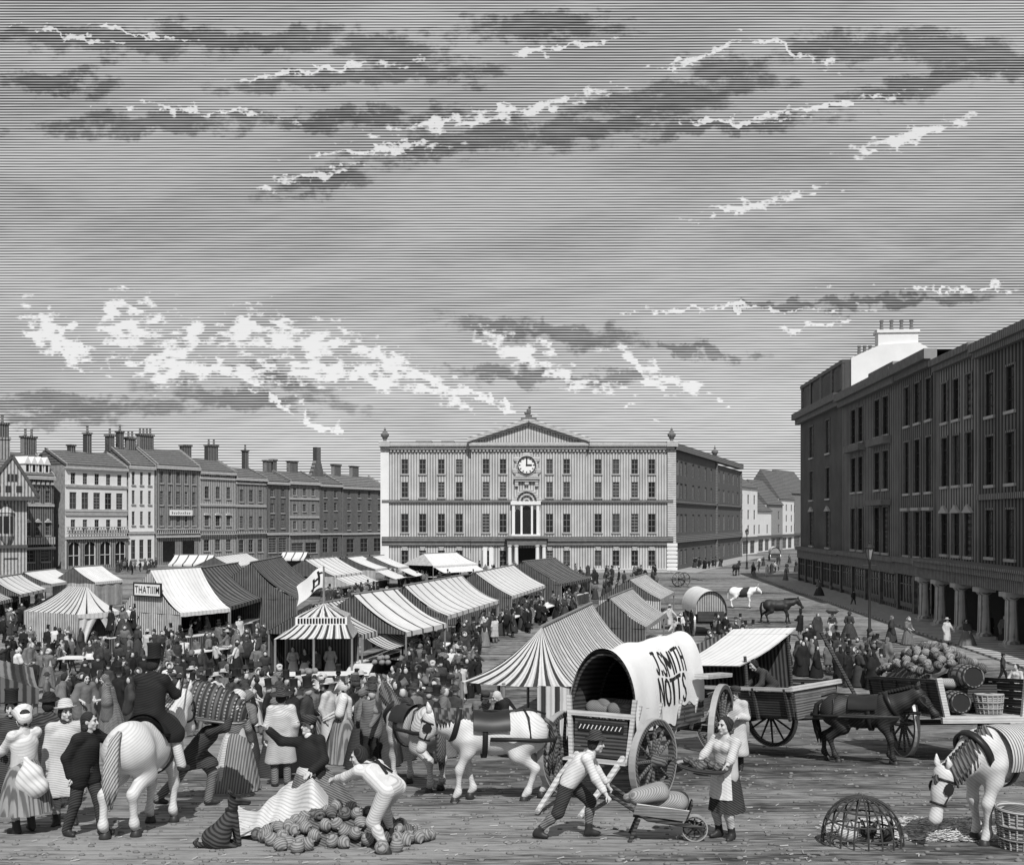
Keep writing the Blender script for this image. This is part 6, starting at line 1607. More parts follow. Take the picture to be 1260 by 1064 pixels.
def basket(label, Mx, r, h, fill=True, group=None):
    t = thing('basket', label, 'basket', Mx, group)
    obj('weave', MB().lathe([(r * .78, 0), (r * .8, .01), (r, h), (r * .94, h), (r * .75, .04), (.01, .03)], 20).mesh('weave', True), m_wicker, t)
    for i in range(18):
        a = 2 * math.pi * i / 18; obj('stake', MB().tube([(r * .81 * math.cos(a), r * .81 * math.sin(a), .01), (r * 1.02 * math.cos(a), r * 1.02 * math.sin(a), h)], .014, 5), m_straw, t)
    for z in (.3, .62): rr = r * (.8 + .2 * z); obj('band', MB().lathe([(rr + .005, h * z - .03), (rr + .03, h * z), (rr + .005, h * z + .03)], 20).mesh('band'), m_wicker, t)
    obj('rim', MB().lathe([(r * .95, h - .01), (r * 1.06, h), (r * 1.04, h + .04), (r * .95, h + .03), (r * .95, h - .01)], 20).mesh('rim', True), m_straw, t)
    if fill:
        obj('contents', MB().lathe([(r * .94, h * .9), (r * .6, h * 1.05), (.01, h * 1.12)], 14).mesh('contents', True), m_turnip_d, t)
    return t
turnip_cart()

def far_wagon(label, px, py, fx, fy, sc=1.0, front=False, extra=True):
    p = G(px, py); Mx = heading(p, fx, fy) @ Matrix.Scale(sc, 4)
    t = thing('covered_wagon', label, 'wagon', Mx)
    for s in (1, -1): wheel(t, Tr(s * .95, 1.2, .8), .8, 12); wheel(t, Tr(s * .9, -1.6, .62), .62, 12)
    obj('axle', MB().bar((-.95, 1.2, .8), (.95, 1.2, .8), .1), m_cart, t); obj('axle', MB().bar((-.9, -1.6, .62), (.9, -1.6, .62), .1), m_cart, t)
    obj('body', MB().box(-.8, .8, -2.1, 2.1, .95, 1.55), m_cart, t)
    N = 24; arc = [V(-.95, 0, 1.4)] + [V(-.98 * math.cos(math.pi * i / N), 0, 1.55 + 1.25 * math.sin(math.pi * i / N)) for i in range(N + 1)] + [V(.95, 0, 1.4)]
    obj('tilt_cover', MB().sheet(lambda u, s: arc[min(int(s * (len(arc) - 1) + .5), len(arc) - 1)] + V(0, -2.2 + 4.4 * u, -.04 * math.sin(u * 25) ** 2), 12, len(arc) - 1, (4, 4)).mesh('tilt_cover', True), c_white, t)
    obj('tilt_end', MB().add([a * .96 + V(0, 2.0, .05) for a in arc], [tuple(range(len(arc)))]), M('tilt_back_canvas', .36, .12, (1, 0, 0), .14, duty=.45, wob=.1), t)
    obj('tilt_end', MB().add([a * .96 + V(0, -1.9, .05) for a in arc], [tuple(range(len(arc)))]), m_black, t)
    planks(t, 'tail_board', (-.78, 2.12, .95), (.78, 2.12, .95), (-.78, 2.12, 1.5), 3, m_cart)
    return t
far_wagon('covered wagon seen from behind with a round canvas back near the cattle', 866, 779, -.02, 1.0, 1.12)
far_wagon('small covered wagon coming up the far street', 953, 690, .15, 1.0, 1.0)

def hand_cart():
    p = G(838, 722); t = thing('hand_cart', 'bare two wheeled hand cart beside the pale narrow booth', 'cart', heading(p, 1, .3))
    for s in (1, -1): wheel(t, Tr(s * .7, 0, .9), .9, 10)
    obj('axle', MB().bar((-.7, 0, .9), (.7, 0, .9), .1), m_cart, t); planks(t, 'floor_board', (-.6, -1.3, 1.0), (-.6, 1.2, 1.0), (.6, -1.3, 1.0), 4, m_cart)
    for s in (1, -1): obj('shaft', MB().tube([(s * .5, -1.2, 1.0), (s * .45, -2.6, .75)], .05, 6), m_cart, t)
hand_cart()

# ------------------------------------------------------------------ wheelbarrow with sacks
def wheelbarrow():
    wp = G(855, 1034); f = V(1.0, -.14, 0).normalized(); L = 1.45 * .74
    c = wp - f * (L * .5); Mx = heading(V(c.x, c.y, wp.z), f.x, f.y) @ Matrix.Scale(.74, 4)
    t = thing('wheelbarrow', 'wooden wheelbarrow laden with two striped sacks pushed by a man in shirtsleeves', 'wheelbarrow', Mx)
    wheel(t, Tr(0, -.72, .23), .23, 8)
    for s in (1, -1):
        obj('handle', MB().tube([(s * .10, -.85, .26), (s * .26, .1, .42), (s * .32, .78, .86)], [.035, .035, .03], 7), m_cart, t)
        obj('leg', MB().bar((s * .26, .25, .42), (s * .30, .42, .0), .055), m_cart, t)
        planks(t, 'side_board', (s * .18, -.55, .40), (s * .30, .35, .52), (s * .30, -.62, .62), 2, m_cart_l, th=.02 * s)
    planks(t, 'floor_board', (-.2, -.5, .36), (-.26, .35, .48), (.2, -.5, .36), 3, m_cart)
    planks(t, 'front_board', (-.18, -.56, .4), (.18, -.56, .4), (-.28, -.66, .72), 2, m_cart)
    a = sack('full sack lying along the wheelbarrow, the lower of two', Mx @ Tr(.05, -.25, .50) @ Rz(RAD(82)) @ Matrix.Rotation(RAD(6), 4, 'Y'), (.36, .27, .19), m_sack)
    b = sack('full sack slumped over the first one on the wheelbarrow', Mx @ Tr(-.08, .05, .66) @ Rz(RAD(98)) @ Matrix.Rotation(RAD(14), 4, 'Y'), (.34, .26, .18), m_sack)
    return Mx
BARROW = wheelbarrow()

# ------------------------------------------------------------------ turnip heap with its sheet, hen coop, straw, basket
def heap():
    p = G(430, 1040); random.seed(11); lab = 'turnip spilling from the heap under the sheet'; placed = []
    for k in range(1600):
        r = random.random() ** .6; a = random.uniform(0, 2 * math.pi); x, y = 1.15 * r * math.cos(a), .55 * r * math.sin(a)
        if any((x - q[0]) ** 2 + (y - q[1]) ** 2 < .0185 for q in placed): continue
        X, Y = p.x - .15 + x, p.y + .35 + y; hz = .42 * max(0, 1 - r) + .07
        placed.append((x, y)); turnip(V(X, Y, gh(0, Y) + hz), lab, 'turnips in the ground heap', .88, random.choice((m_turnip, m_turnip, m_turnip_d)))
    core = MB().lathe([(1.1, -.15), (.8, .1), (.4, .3), (.01, .38)], 20, Matrix.Diagonal((1, .5, 1, 1))); c = V(p.x - .15, p.y + .35, 0); c.z = gh(0, c.y)
    tag(struct(obj('turnip_heap', core.mesh('turnip_heap', True), m_turnip_d, None, Tr(c)), 'stuff'), 'dark inner mass of the turnip heap on the ground', 'heap')
    # spilled ones to the side
    for px, py in ((335, 1040), (345, 1046), (356, 1044), (366, 1049), (325, 1036), (378, 1046), (352, 1038), (488, 1048), (470, 1050), (498, 1040)):
        q = G(px, py); turnip(q + V(0, 0, .08), lab, 'turnips in the ground heap', .95)
    # the sheet, dragged off to the side
    A = G(303, 1028); B = G(405, 985)
    def sh(s, q):
        x = 292 + s * 112; yb = 1030 - 4 * s; g = G(x, yb - (40 - 9 * math.sin(s * 7) ) * q + 5 * math.sin(s * 9)); hz = .06 + (.75 * s ** 1.6) * (1 - abs(2 * q - 1.1) ** 2 * .6) + .06 * math.sin(s * 6 + q * 9) + .03 * math.sin(s * 21 - q * 8)
        hz *= min(1.0, 4 * s + .12) * min(1.0, 3.2 * (1.06 - s) + .25)
        return V(g.x, g.y, g.z + max(.015, hz))
    tag(obj('ground_sheet', MB().sheet(sh, 28, 16, (2, 1.2)).mesh('ground_sheet', True), m_sheet), 'pale sheet being pulled back off the turnip heap', 'sheet')
m_sheet = M('linen_sheet', .62, .44, (.6, .5, .6), .06, duty=.3, wob=.3, var=.1)
heap()

m_coop = M('coop_wicker', .045, None, var=.3)
def coop():
    p = G(1061, 1038); t = thing('hen_coop', 'domed wicker hen coop on the bare ground with birds inside', 'coop', Tr(p)); R, H = .50, .60
    for i in range(9):
        a = math.pi * i / 9
        obj('rib', MB().tube([V(R * math.cos(math.pi * k / 16) * math.cos(a), R * math.cos(math.pi * k / 16) * math.sin(a), H * math.sin(math.pi * k / 16) ** .85 + .01) for k in range(17)], .012, 5), m_coop, t)
    for z in (.02, .16, .32, .46): rr = R * math.sqrt(max(0, 1 - (z / H) ** 2.1)); obj('hoop', MB().lathe([(rr, z - .012), (rr + .018, z), (rr, z + .012), (rr - .012, z), (rr, z - .012)], 28), m_coop, t)
    for i, (x, y, a, m) in enumerate(((-.2, -.05, 1.2, m_coat_g), (.1, .05, -1.0, m_coat_b), (.28, -.1, 2.4, m_coat_b), (-.05, .2, .3, m_coat_w))):
        small_animal('hen', ['grey speckled hen in the coop', 'dark hen standing in the middle of the coop', 'dark hen pecking by the bars of the coop', 'pale hen at the far side of the coop'][i], Tr(p + V(x, y, .0)) @ Rz(a) @ Matrix.Scale(.8, 4), 'hen', m)
coop()
def straw():
    random.seed(8); mb = MB(); c = G(1150, 1022)
    for i in range(4200):
        a, r = random.uniform(0, 6.28), random.random() ** .55; x, y = c.x + 1.5 * r * math.cos(a) + .05, c.y + .8 * r * math.sin(a); z = gh(0, y) + .02 + .13 * (1 - r) * random.random()
        th = random.gauss(.2, .5); l = random.uniform(.08, .26); d = V(math.cos(th), math.sin(th) * .7, random.uniform(-.25, .25)) * l
        q = V(x, y, z); w = V(-math.sin(th), math.cos(th), .3).normalized() * .006
        mb.add([q - d - w, q + d - w, q + d + w, q - d + w], [(0, 1, 2, 3)])
    tag(struct(obj('straw', mb.mesh('straw'), m_straw), 'stuff'), 'loose straw and hay strewn under the feeding horse', 'straw')
straw()
basket('tall wicker basket of roots at the feet of the feeding horse', Tr(G(1253, 1043)), .26, .48)

# ================================================================== horses and cattle
def standing(p, fx, fy): return heading(p, fx, fy)
RH = heading(G(176, 1020), .10, 1.0, 1.0)
horse('white saddle horse seen from behind with a tall-hatted rider', RH, m_coat_w, M('mane_pale', .42, .12, (.8, .2, .4), .03, var=.3), 1.0, neck=(.0, -1.1, 1.75), muzzle=(.0, -1.42, 1.30), harness=('saddle', 'bridle', 'girth'), feet={'hl': (0, .12, 0), 'fr': (0, -.12, 0), 'hr': (0, -.1, 0)})
horse('grey cart horse turned away with a bobbed rump beside the white harnessed horse', heading(G(512, 968), -.55, .83, 1.0), m_coat_g, None, .98, harness=('collar', 'girth', 'breeching', 'saddle_pad'), feet={'hl': (0, .15, 0), 'fl': (0, -.1, 0)})
horse('pale cart horse with dark harness standing before the great striped tent', heading(G(607, 984), -1, -.12, 1.0), m_coat_w, m_mane, .98, neck=(0, -1.08, 1.40), muzzle=(0, -1.24, .90), harness=('collar', 'girth', 'breeching', 'saddle_pad', 'bridle'), feet={'fl': (0, -.12, 0), 'fr': (0, .16, 0), 'hr': (0, .2, 0), 'hl': (0, -.15, 0)})
_h = ACART @ V(0, -2.7, 0)
horse('black horse in the shafts of the awning cart', heading(V(_h.x, _h.y, gh(0, _h.y)), .86, -.5, 1.0), m_coat_b, m_black, 1.0, neck=(0, -1.18, 1.56), muzzle=(0, -1.52, 1.14), harness=('collar', 'girth', 'breeching', 'saddle_pad', 'bridle'), feet={'fr': (0, -.12, 0), 'hl': (0, .22, 0), 'hr': (0, -.1, 0)})
horse('white feeding horse with a striped blanket and its head down to the straw', heading(G(1238, 1033), -.90, -.43, .6), m_coat_w, m_mane, .98, neck=(0, -1.17, .95), muzzle=(0, -1.33, .42), harness=('collar', 'girth', 'blanket', 'bridle'), feet={'fl': (0, -.05, 0), 'hr': (0, .12, 0), 'hl': (0, -.18, 0), 'fr': (0, .12, 0)})
m_cow = M('cow_hide', .75, .03, (.3, 1, .3), 1.3, duty=.32, wob=.7, soft=.08, var=.15, nscale=1.6)
horse('white cow with dark patches standing alone on the open square', heading(G(913, 748), .96, -.2), m_cow, None, 1.25, neck=(0, -1.05, 1.42), muzzle=(0, -1.4, 1.12), cow=True, cat='cow', name='cow')
horse('shaggy dark horse stepping behind the white cow', heading(G(957, 767), .97, -.15), m_coat_b, m_black, 1.22, neck=(0, -1.2, 1.45), muzzle=(0, -1.5, 1.05), feet={'fl': (0, -.2, 0), 'hl': (0, .3, 0), 'hr': (0, -.1, 0)})
horse('small dark cow far off by the street corner lamp', heading(G(906, 708), .5, .8), m_coat_b, None, 1.1, cow=True, cat='cow', name='cow')
small_animal('dog', 'shaggy dark dog sitting with its back turned beside the sheet', heading(G(270, 1042), -.9, -.5) @ Matrix.Scale(.85, 4), 'dog', M('dog_fur', .06, .015, (.4, .3, .85), .05, duty=.5, wob=.4, var=.4))

# ================================================================== the people in front
BT = ('boots', m_leather)
# rider
person('rider in a black frock coat and top hat seen from behind on the white horse', RH @ Tr(0, .02, 0),
       dict(pel=(0, 0, 1.60), lean=4, lf=(.42, -.22, .78), rf=(-.42, -.22, .78), lh=(.12, -.5, 1.82), rh=(-.2, -.45, 1.86), hyaw=-35, lkp=(.4, -1, .3), rkp=(-.4, -1, .3)),
       [('trousers', 'light'), ('boots', m_leather, dict(high=.25)), ('coat', 'black', dict(len=.45, hem=1.18)), ('collar', 'white')], ('top_hat', 'black'), (m_hair,))
whp = MB().tube([RH @ V(-.22, -.5, 1.8), RH @ V(-.1, -.9, 2.25), RH @ V(.2, -1.5, 2.6), RH @ V(.7, -2.3, 2.75)], [.012, .01, .008, .004], 6)
tag(obj('riding_whip', whp, m_black), 'long thin whip curving up from the rider', 'whip')
person('boy in a dark jacket resting his hand on the white horse', standing(G(104, 1028), .75, -.25),
       dict(lean=5, lh=(.32, -.42, 1.28), rh=(-.22, .05, .88), lf=(.12, -.2, 0), rf=(-.1, .22, 0), hyaw=20), [('trousers', 'dark'), BT, ('jacket', 'black'), ('collar', 'light')], None, (m_hair, dict(len=.06)), scale=.96)
person('man in a long pale smock and round hat beside the dark-jacketed boy', standing(G(80, 1014), .35, -.94),
       dict(hyaw=25, rh=(-.25, -.1, .85), lh=(.2, -.12, .95)), [('breeches', 'dark'), ('stockings', 'light'), BT, ('smock', 'light', dict(len=.55)), ('collar', 'dark')], ('round_hat', 'light'), (m_hair,))
person('man in a dark overcoat and round black hat seen from behind', standing(G(60, 995), .1, 1), dict(), [('trousers', 'dark'), BT, ('coat', 'dark')], ('round_hat', 'black'), (m_hair,), scale=1.02)
person('woman in a white blouse with a bundle tied at her back and a checked skirt', standing(G(30, 1024), -.75, .5),
       dict(lh=(.2, -.45, .95), rh=(-.2, -.4, 1.0), hyaw=-20), [('skirt', m_check, dict(hem=.32, R=.36)), ('stockings', 'light'), BT, ('bodice', 'white', dict(to=.3))], ('bonnet', 'white'), (m_hair,), scale=.97)
_b = G(30, 1024); S_ = SDF(.06); S_.ell((0, 0, .05), (.16, .13, .13)); S_.ell((.07, .0, -.12), (.17, .12, .14)); S_.ell((-.08, -.02, -.06), (.12, .11, .14)); S_.ell((.0, .03, -.22), (.13, .1, .09)); S_.cap((-.02, 0, .12), (-.08, .02, .24), .07, .04)
tag(obj('bundle', S_.mesh(.025).mesh('bundle', True), m_sheet, None, Tr(_b + V(.17, -.17, .80))), 'pale cloth bundle hanging behind the woman in the checked skirt', 'bundle')
person('tall-hatted man in a black coat standing under the low dark awning', standing(G(14, 1000), .3, -.95), dict(lh=(.12, -.2, 1.05), rh=(-.12, -.2, 1.05)), [('trousers', 'black'), BT, ('coat', 'dark')], ('top_hat', 'black'), (m_hair,))
for (px, py, fx, fy, lab) in ((72, 905, .8, .3, 'man in a pale hunched coat at the edge of the crowd behind the boy'), (103, 905, .6, -.6, 'bare-headed man in a wide grey coat talking behind the boy'), (137, 908, -.9, -.2, 'woman in a grey hood leaning towards the man in the wide grey coat')):
    person(lab, standing(G(px, py), fx, fy), dict(lean=14, lh=(.16, -.3, 1.05), rh=(-.16, -.3, 1.0)), [('skirt', 'mid'), ('cloak', 'mid')], None if py < 906 else None, (m_hair,) if px < 120 else None, scale=1.08) if px < 120 else \
    person(lab, standing(G(px, py), fx, fy), dict(lean=14, lh=(.16, -.3, 1.05), rh=(-.16, -.3, 1.0)), [('skirt', 'mid'), ('cloak', 'mid'), ('kerchief', 'mid')], None, None, scale=1.08)
# porter under the great basket
PM = standing(G(240, 992), 1, .05)
person('porter striding bent under a great ribbed basket', PM, dict(pel=(0, .02, .86), lean=42, hpitch=-14, lh=(.22, -.62, 1.55), rh=(-.2, -.62, 1.5), lf=(.1, -.18, 0), rf=(-.12, .55, .06), lpole=(.7, -.4, -.6), rpole=(-.7, -.4, -.6)),
       [('trousers', 'mid'), BT, ('coat', 'dark', dict(len=.34))], None, (m_hair,), scale=1.03)
def back_basket():
    t = thing('porter_basket', 'great ribbed wicker basket carried over the porter\'s back and head', 'basket', PM @ Tr(0, -.08, 1.62) @ Matrix.Scale(1.12, 4) @ Matrix.Rotation(RAD(9), 4, 'X'))
    def sh(s, q):   # long boat shape, open side down
        y = -.68 + 1.36 * s; r = .33 * math.sqrt(max(.02, 1 - (2 * s - 1) ** 2)) ** .8; a = math.pi * (-.12 + 1.24 * q); return V(r * 1.05 * math.cos(a), y, r * math.sin(a) - .25 * (2 * s - 1) ** 2 * (1 if s > .5 else .35))
    obj('weave', MB().sheet(sh, 30, 18, (1.4, 1)).mesh('weave', True), M('basket_dark', .10, .03, (0, 1, 0), .07, duty=.5, wob=.1, var=.3), t)
    for i in range(1, 15): obj('rib', MB().tube([sh(i / 15, k / 16) * 1.02 for k in range(17)], .014, 5), m_wicker, t)
    obj('rim', MB().tube([sh(i / 20, 0) for i in range(21)], .03, 6), m_wicker, t); obj('rim', MB().tube([sh(i / 20, 1) for i in range(21)], .03, 6), m_wicker, t)
back_basket()
person('woman in a full striped skirt and pale apron walking beyond the porter', standing(G(291, 972), .2, .95), dict(lh=(.2, -.3, 1.0)), [('skirt', m_check, dict(R=.42, hem=.04)), ('bodice', 'mid', dict(to=.9)), ('apron', 'light', dict(twist=110))], ('bonnet', 'light'), (m_hair,))
person('man in a broad hat and long pale coat behind the beckoning woman', standing(G(346, 967), -.3, .95), dict(hyaw=150 - 180), [('trousers', 'mid'), BT, ('coat', 'light', dict(len=.6))], ('wide_hat', 'dark'), (m_hair,), scale=1.02)
# woman calling out
person('woman in a dark jacket kneeling at the heap with one arm flung out', standing(G(384, 1004), -.45, -.9), dict(pel=(0, 0, .62), lean=-6, side=-10, lh=(.16, -.22, .72), rh=(-.62, -.2, 1.22), rpole=(0, .6, -.8), hyaw=-12, hpitch=-6, lf=(.12, .25, 0), rf=(-.12, .25, 0)),
       [('skirt', 'mid', dict(R=.5, hem=.04)), ('jacket', 'black'), ('apron', 'light', dict(frac=.8)), ('collar', 'white')], ('cap', 'dark'), (m_hair, dict(len=.05)), scale=1.04, curl=.15)
# man bending over the heap
person('man in shirt and braces bending to haul the sheet off the heap', standing(G(474, 1043), -.80, .60), dict(pel=(0, .12, .80), lean=66, hpitch=-20, lh=(.12, -.82, .78), rh=(-.16, -.80, .74), lf=(.26, .28, 0), rf=(-.24, -.12, 0), hyaw=40),
       [('breeches', 'light'), ('stockings', 'light'), BT, ('shirt', 'white', dict(to=.7)), ('braces', 'black')], None, (m_hair,), scale=.98)
# barrow man
_m = BARROW @ V(0, 1.36, 0); _m.z = gh(0, _m.y)
BM = heading(_m, 1.0, -.14)
person('man in shirtsleeves and a felt hat pushing the wheelbarrow', BM, dict(pel=(0, .12, .82), lean=38, hpitch=-12, lh=(.26, -.44, .70), rh=(-.26, -.44, .70), lf=(.12, -.16, 0), rf=(-.13, .56, .02)),
       [('breeches', 'dark'), ('stockings', 'mid'), BT, ('shirt', 'white', dict(to=.75)), ('waistcoat', 'white')], ('round_hat', 'dark'), (m_hair,), scale=.92)
# woman with tray
WT = standing(G(893, 1031), -.75, -.66)
person('woman in a pale sleeved bodice and dark skirt carrying a shallow tray', WT, dict(lh=(.26, -.42, 1.04), rh=(-.24, -.42, 1.02), hyaw=-6), [('skirt', 'dark', dict(R=.25, hem=.40)), ('stockings', 'light'), BT, ('bodice', 'light', dict(to=.2)), ('apron', 'white', dict(frac=.45, R=.25))], None, (m_hair, dict(bun=1)), scale=.93)
tr = thing('tray', 'shallow oval basket tray of fruit held by the woman in the pale bodice', 'tray', WT @ Tr(0, -.50, .985))
obj('weave', MB().lathe([(.01, 0), (.26, 0), (.33, .06), (.34, .07), (.32, .07), (.25, .02), (.01, .02)], 24, Matrix.Diagonal((1.25, .75, 1, 1))).mesh('weave', True), m_wicker, tr)
random.seed(6)
for i in range(16):
    a, r = random.uniform(0, 6.28), random.random() ** .5 * .24; obj('fruit', MB().ball((1.2 * r * math.cos(a), .7 * r * math.sin(a), .07 + .02 * (i % 2)), .045, 8, 6).mesh('fruit', True), m_turnip_d, tr)
person('man in a pale smock standing by the great wheel of the lettered wagon', standing(G(905, 946), -.4, -.9), dict(lh=(.12, -.25, 1.15), rh=(-.15, -.25, 1.1)), [('trousers', 'dark'), BT, ('smock', 'light')], ('cap', 'dark'), (m_hair,))
person('stooping man in a dark coat at work under the striped tent edge', standing(G(585, 925), .5, -.8), dict(lean=45, lh=(.2, -.5, .7), rh=(-.2, -.5, .7)), [('trousers', 'dark'), BT, ('jacket', 'mid')], ('cap', 'dark'), (m_hair,))
person('woman in a black shawl stooping behind the pale cart horse', standing(G(632, 930), -.9, -.4), dict(lean=42, lh=(.2, -.5, .8), rh=(-.2, -.5, .8)), [('skirt', 'black'), ('shawl', 'black'), ('kerchief', 'light')], None, None)
_s = ACART @ V(-.25, -.3, 1.04)
person('man leaning over the side of the awning cart under its canvas', heading(V(_s.x, _s.y, _s.z), -.9, -.35), dict(pel=(0, .1, .7), lean=48, lh=(.2, -.55, .6), rh=(-.2, -.5, .55), lf=(.12, .1, .0), rf=(-.12, .25, 0)), [('trousers', 'dark'), BT, ('jacket', 'dark')], None, (m_hair,))

# ================================================================== the crowd, built once by type and copied
def proto(wear, hat, hair, **pose): J = joints(**pose); return fig_parts(J, wear, hat, hair, False)
BO = ('boots', m_leather)
PROTO = {
    'top': (proto([('trousers', 'dark'), BO, ('coat', 'black')], ('top_hat', 'black'), (m_hair,)), 'top-hatted man in a {c} frock coat'),
    'top2': (proto([('trousers', 'dark'), BO, ('coat', 'black')], ('top_hat', 'black'), (m_hair,), lh=(.16, -.36, 1.1), rh=(-.2, -.3, 1.0), hyaw=25), 'top-hatted man in a {c} coat gesturing'),
    'round': (proto([('trousers', 'dark'), BO, ('coat', 'dark')], ('round_hat', 'dark'), (m_hair,), rh=(-.2, -.35, 1.0), hyaw=-20), 'man in a round hat and {c} coat'),
    'smock': (proto([('breeches', 'dark'), BO, ('smock', 'light')], ('wide_hat', m_straw), (m_hair,), lh=(.2, -.4, 1.0)), 'countryman in straw hat and {c} smock'),
    'cap': (proto([('trousers', 'mid'), BO, ('jacket', 'dark')], ('cap', 'dark'), (m_hair,), lh=(.2, -.45, 1.0), rh=(-.2, -.42, .95), lean=10), 'capped man in a {c} short jacket'),
    'bare': (proto([('trousers', 'dark'), BO, ('shirt', 'white')], None, (m_hair,), lh=(.25, -.4, 1.0), rh=(-.22, -.3, .95), hyaw=15), 'bare-headed man in a {c} shirt'),
    'shawl': (proto([('skirt', 'dark'), ('shawl', 'mid')], ('bonnet', 'light'), (m_hair,), lh=(.15, -.3, 1.0), rh=(-.15, -.3, 1.0)), 'woman in bonnet and {c} shawl'),
    'apron': (proto([('skirt', 'dark'), ('bodice', 'light'), ('apron', 'white')], None, (m_hair, dict(bun=1)), lh=(.25, -.3, 1.0), rh=(-.22, -.35, 1.05), hyaw=-20), 'aproned woman in a {c} bodice'),
    'cloak': (proto([('skirt', 'mid'), ('cloak', 'mid'), ('kerchief', 'mid')], None, None, hyaw=10), 'woman in a hooded {c} cloak'),
    'wide': (proto([('skirt', 'light', dict(R=.55)), ('shawl', 'dark')], ('bonnet', 'dark'), (m_hair,)), 'wide-skirted woman in a {c} shawl'),
    'boy': (proto([('trousers', 'mid'), BO, ('jacket', 'mid')], ('cap', 'dark'), (m_hair,), lf=(.1, -.25, 0), rf=(-.1, .3, 0)), 'walking boy in a {c} jacket'),
}
MAIN = {'top': 'coat', 'top2': 'coat', 'round': 'coat', 'smock': 'smock', 'cap': 'jacket', 'bare': 'shirt', 'shawl': 'shawl', 'apron': 'bodice', 'cloak': 'cloak', 'wide': 'shawl', 'boy': 'jacket'}
TONE = {'top': ('black', 'black', 'dark', 'mid'), 'top2': ('black', 'dark', 'mid'), 'round': ('dark', 'mid', 'light'), 'smock': ('light', 'white', 'mid'), 'cap': ('dark', 'mid', 'black'), 'bare': ('white', 'light'),
        'shawl': ('mid', 'dark', 'black', 'white'), 'apron': ('light', 'mid', 'dark'), 'cloak': ('mid', 'dark', 'dark'), 'wide': ('dark', 'black', 'mid'), 'boy': ('mid', 'dark')}
WORD = {'black': 'black', 'dark': 'dark', 'mid': 'grey', 'light': 'pale', 'white': 'white'}
def clone(kind, p, fx, fy, where, group, tone=None, sc=1.0):
    parts, desc = PROTO[kind]; tone = tone or random.choice(TONE[kind])
    if kind == 'boy': sc *= .82
    t = thing('person', desc.format(c=WORD[tone]) + ' ' + where, 'person', heading(p, fx, fy) @ Matrix.Scale(sc, 4), group)
    for nm, me, mt in parts:
        o = bpy.data.objects.new(nm, me); COL.objects.link(o); o.parent = t
        if len(me.materials) == 0: me.materials.append(mt)
        want = CL[tone] if nm == MAIN[kind] else (random.choice((CL['dark'], CL['dark'], CL['mid'], m_check, CL['black'])) if nm == 'skirt' else (random.choice((CL['dark'], CL['mid'], CL['black'])) if nm == 'trousers' else mt))
        if me.materials[0] != want: o.material_slots[0].link = 'OBJECT'; o.material_slots[0].material = want
    return t
ALLK = ['top', 'top', 'top2', 'round', 'round', 'smock', 'cap', 'bare', 'shawl', 'shawl', 'apron', 'cloak', 'cloak', 'wide', 'boy']
SPOTS = []
def zone(where, group, n, region, kinds=ALLK, mind=11, face=None, z=None):
    """region: (x0,y0,x1,y1, skew) feet positions in picture rows; skew shifts y along x"""
    x0, y0, x1, y1 = region[:4]; sk = region[4] if len(region) > 4 else 0; k = tries = 0
    while k < n and tries < 4000:
        tries += 1; x = random.uniform(x0, x1); y = random.uniform(y0, y1) + sk * (x - x0)
        p = G(x, y); md = .52
        if any((p.x - q.x) ** 2 + (p.y - q.y) ** 2 < md * md for q in SPOTS): continue
        SPOTS.append(p); k += 1; a = random.uniform(0, 2 * math.pi)
        fx, fy = (math.cos(a), math.sin(a)) if face is None else (face[0] + random.uniform(-.5, .5), face[1] + random.uniform(-.5, .5))
        if z is not None: p = V(p.x, p.y, z)
        clone(random.choice(kinds), p, fx, fy, where, group, sc=random.uniform(.94, 1.05))
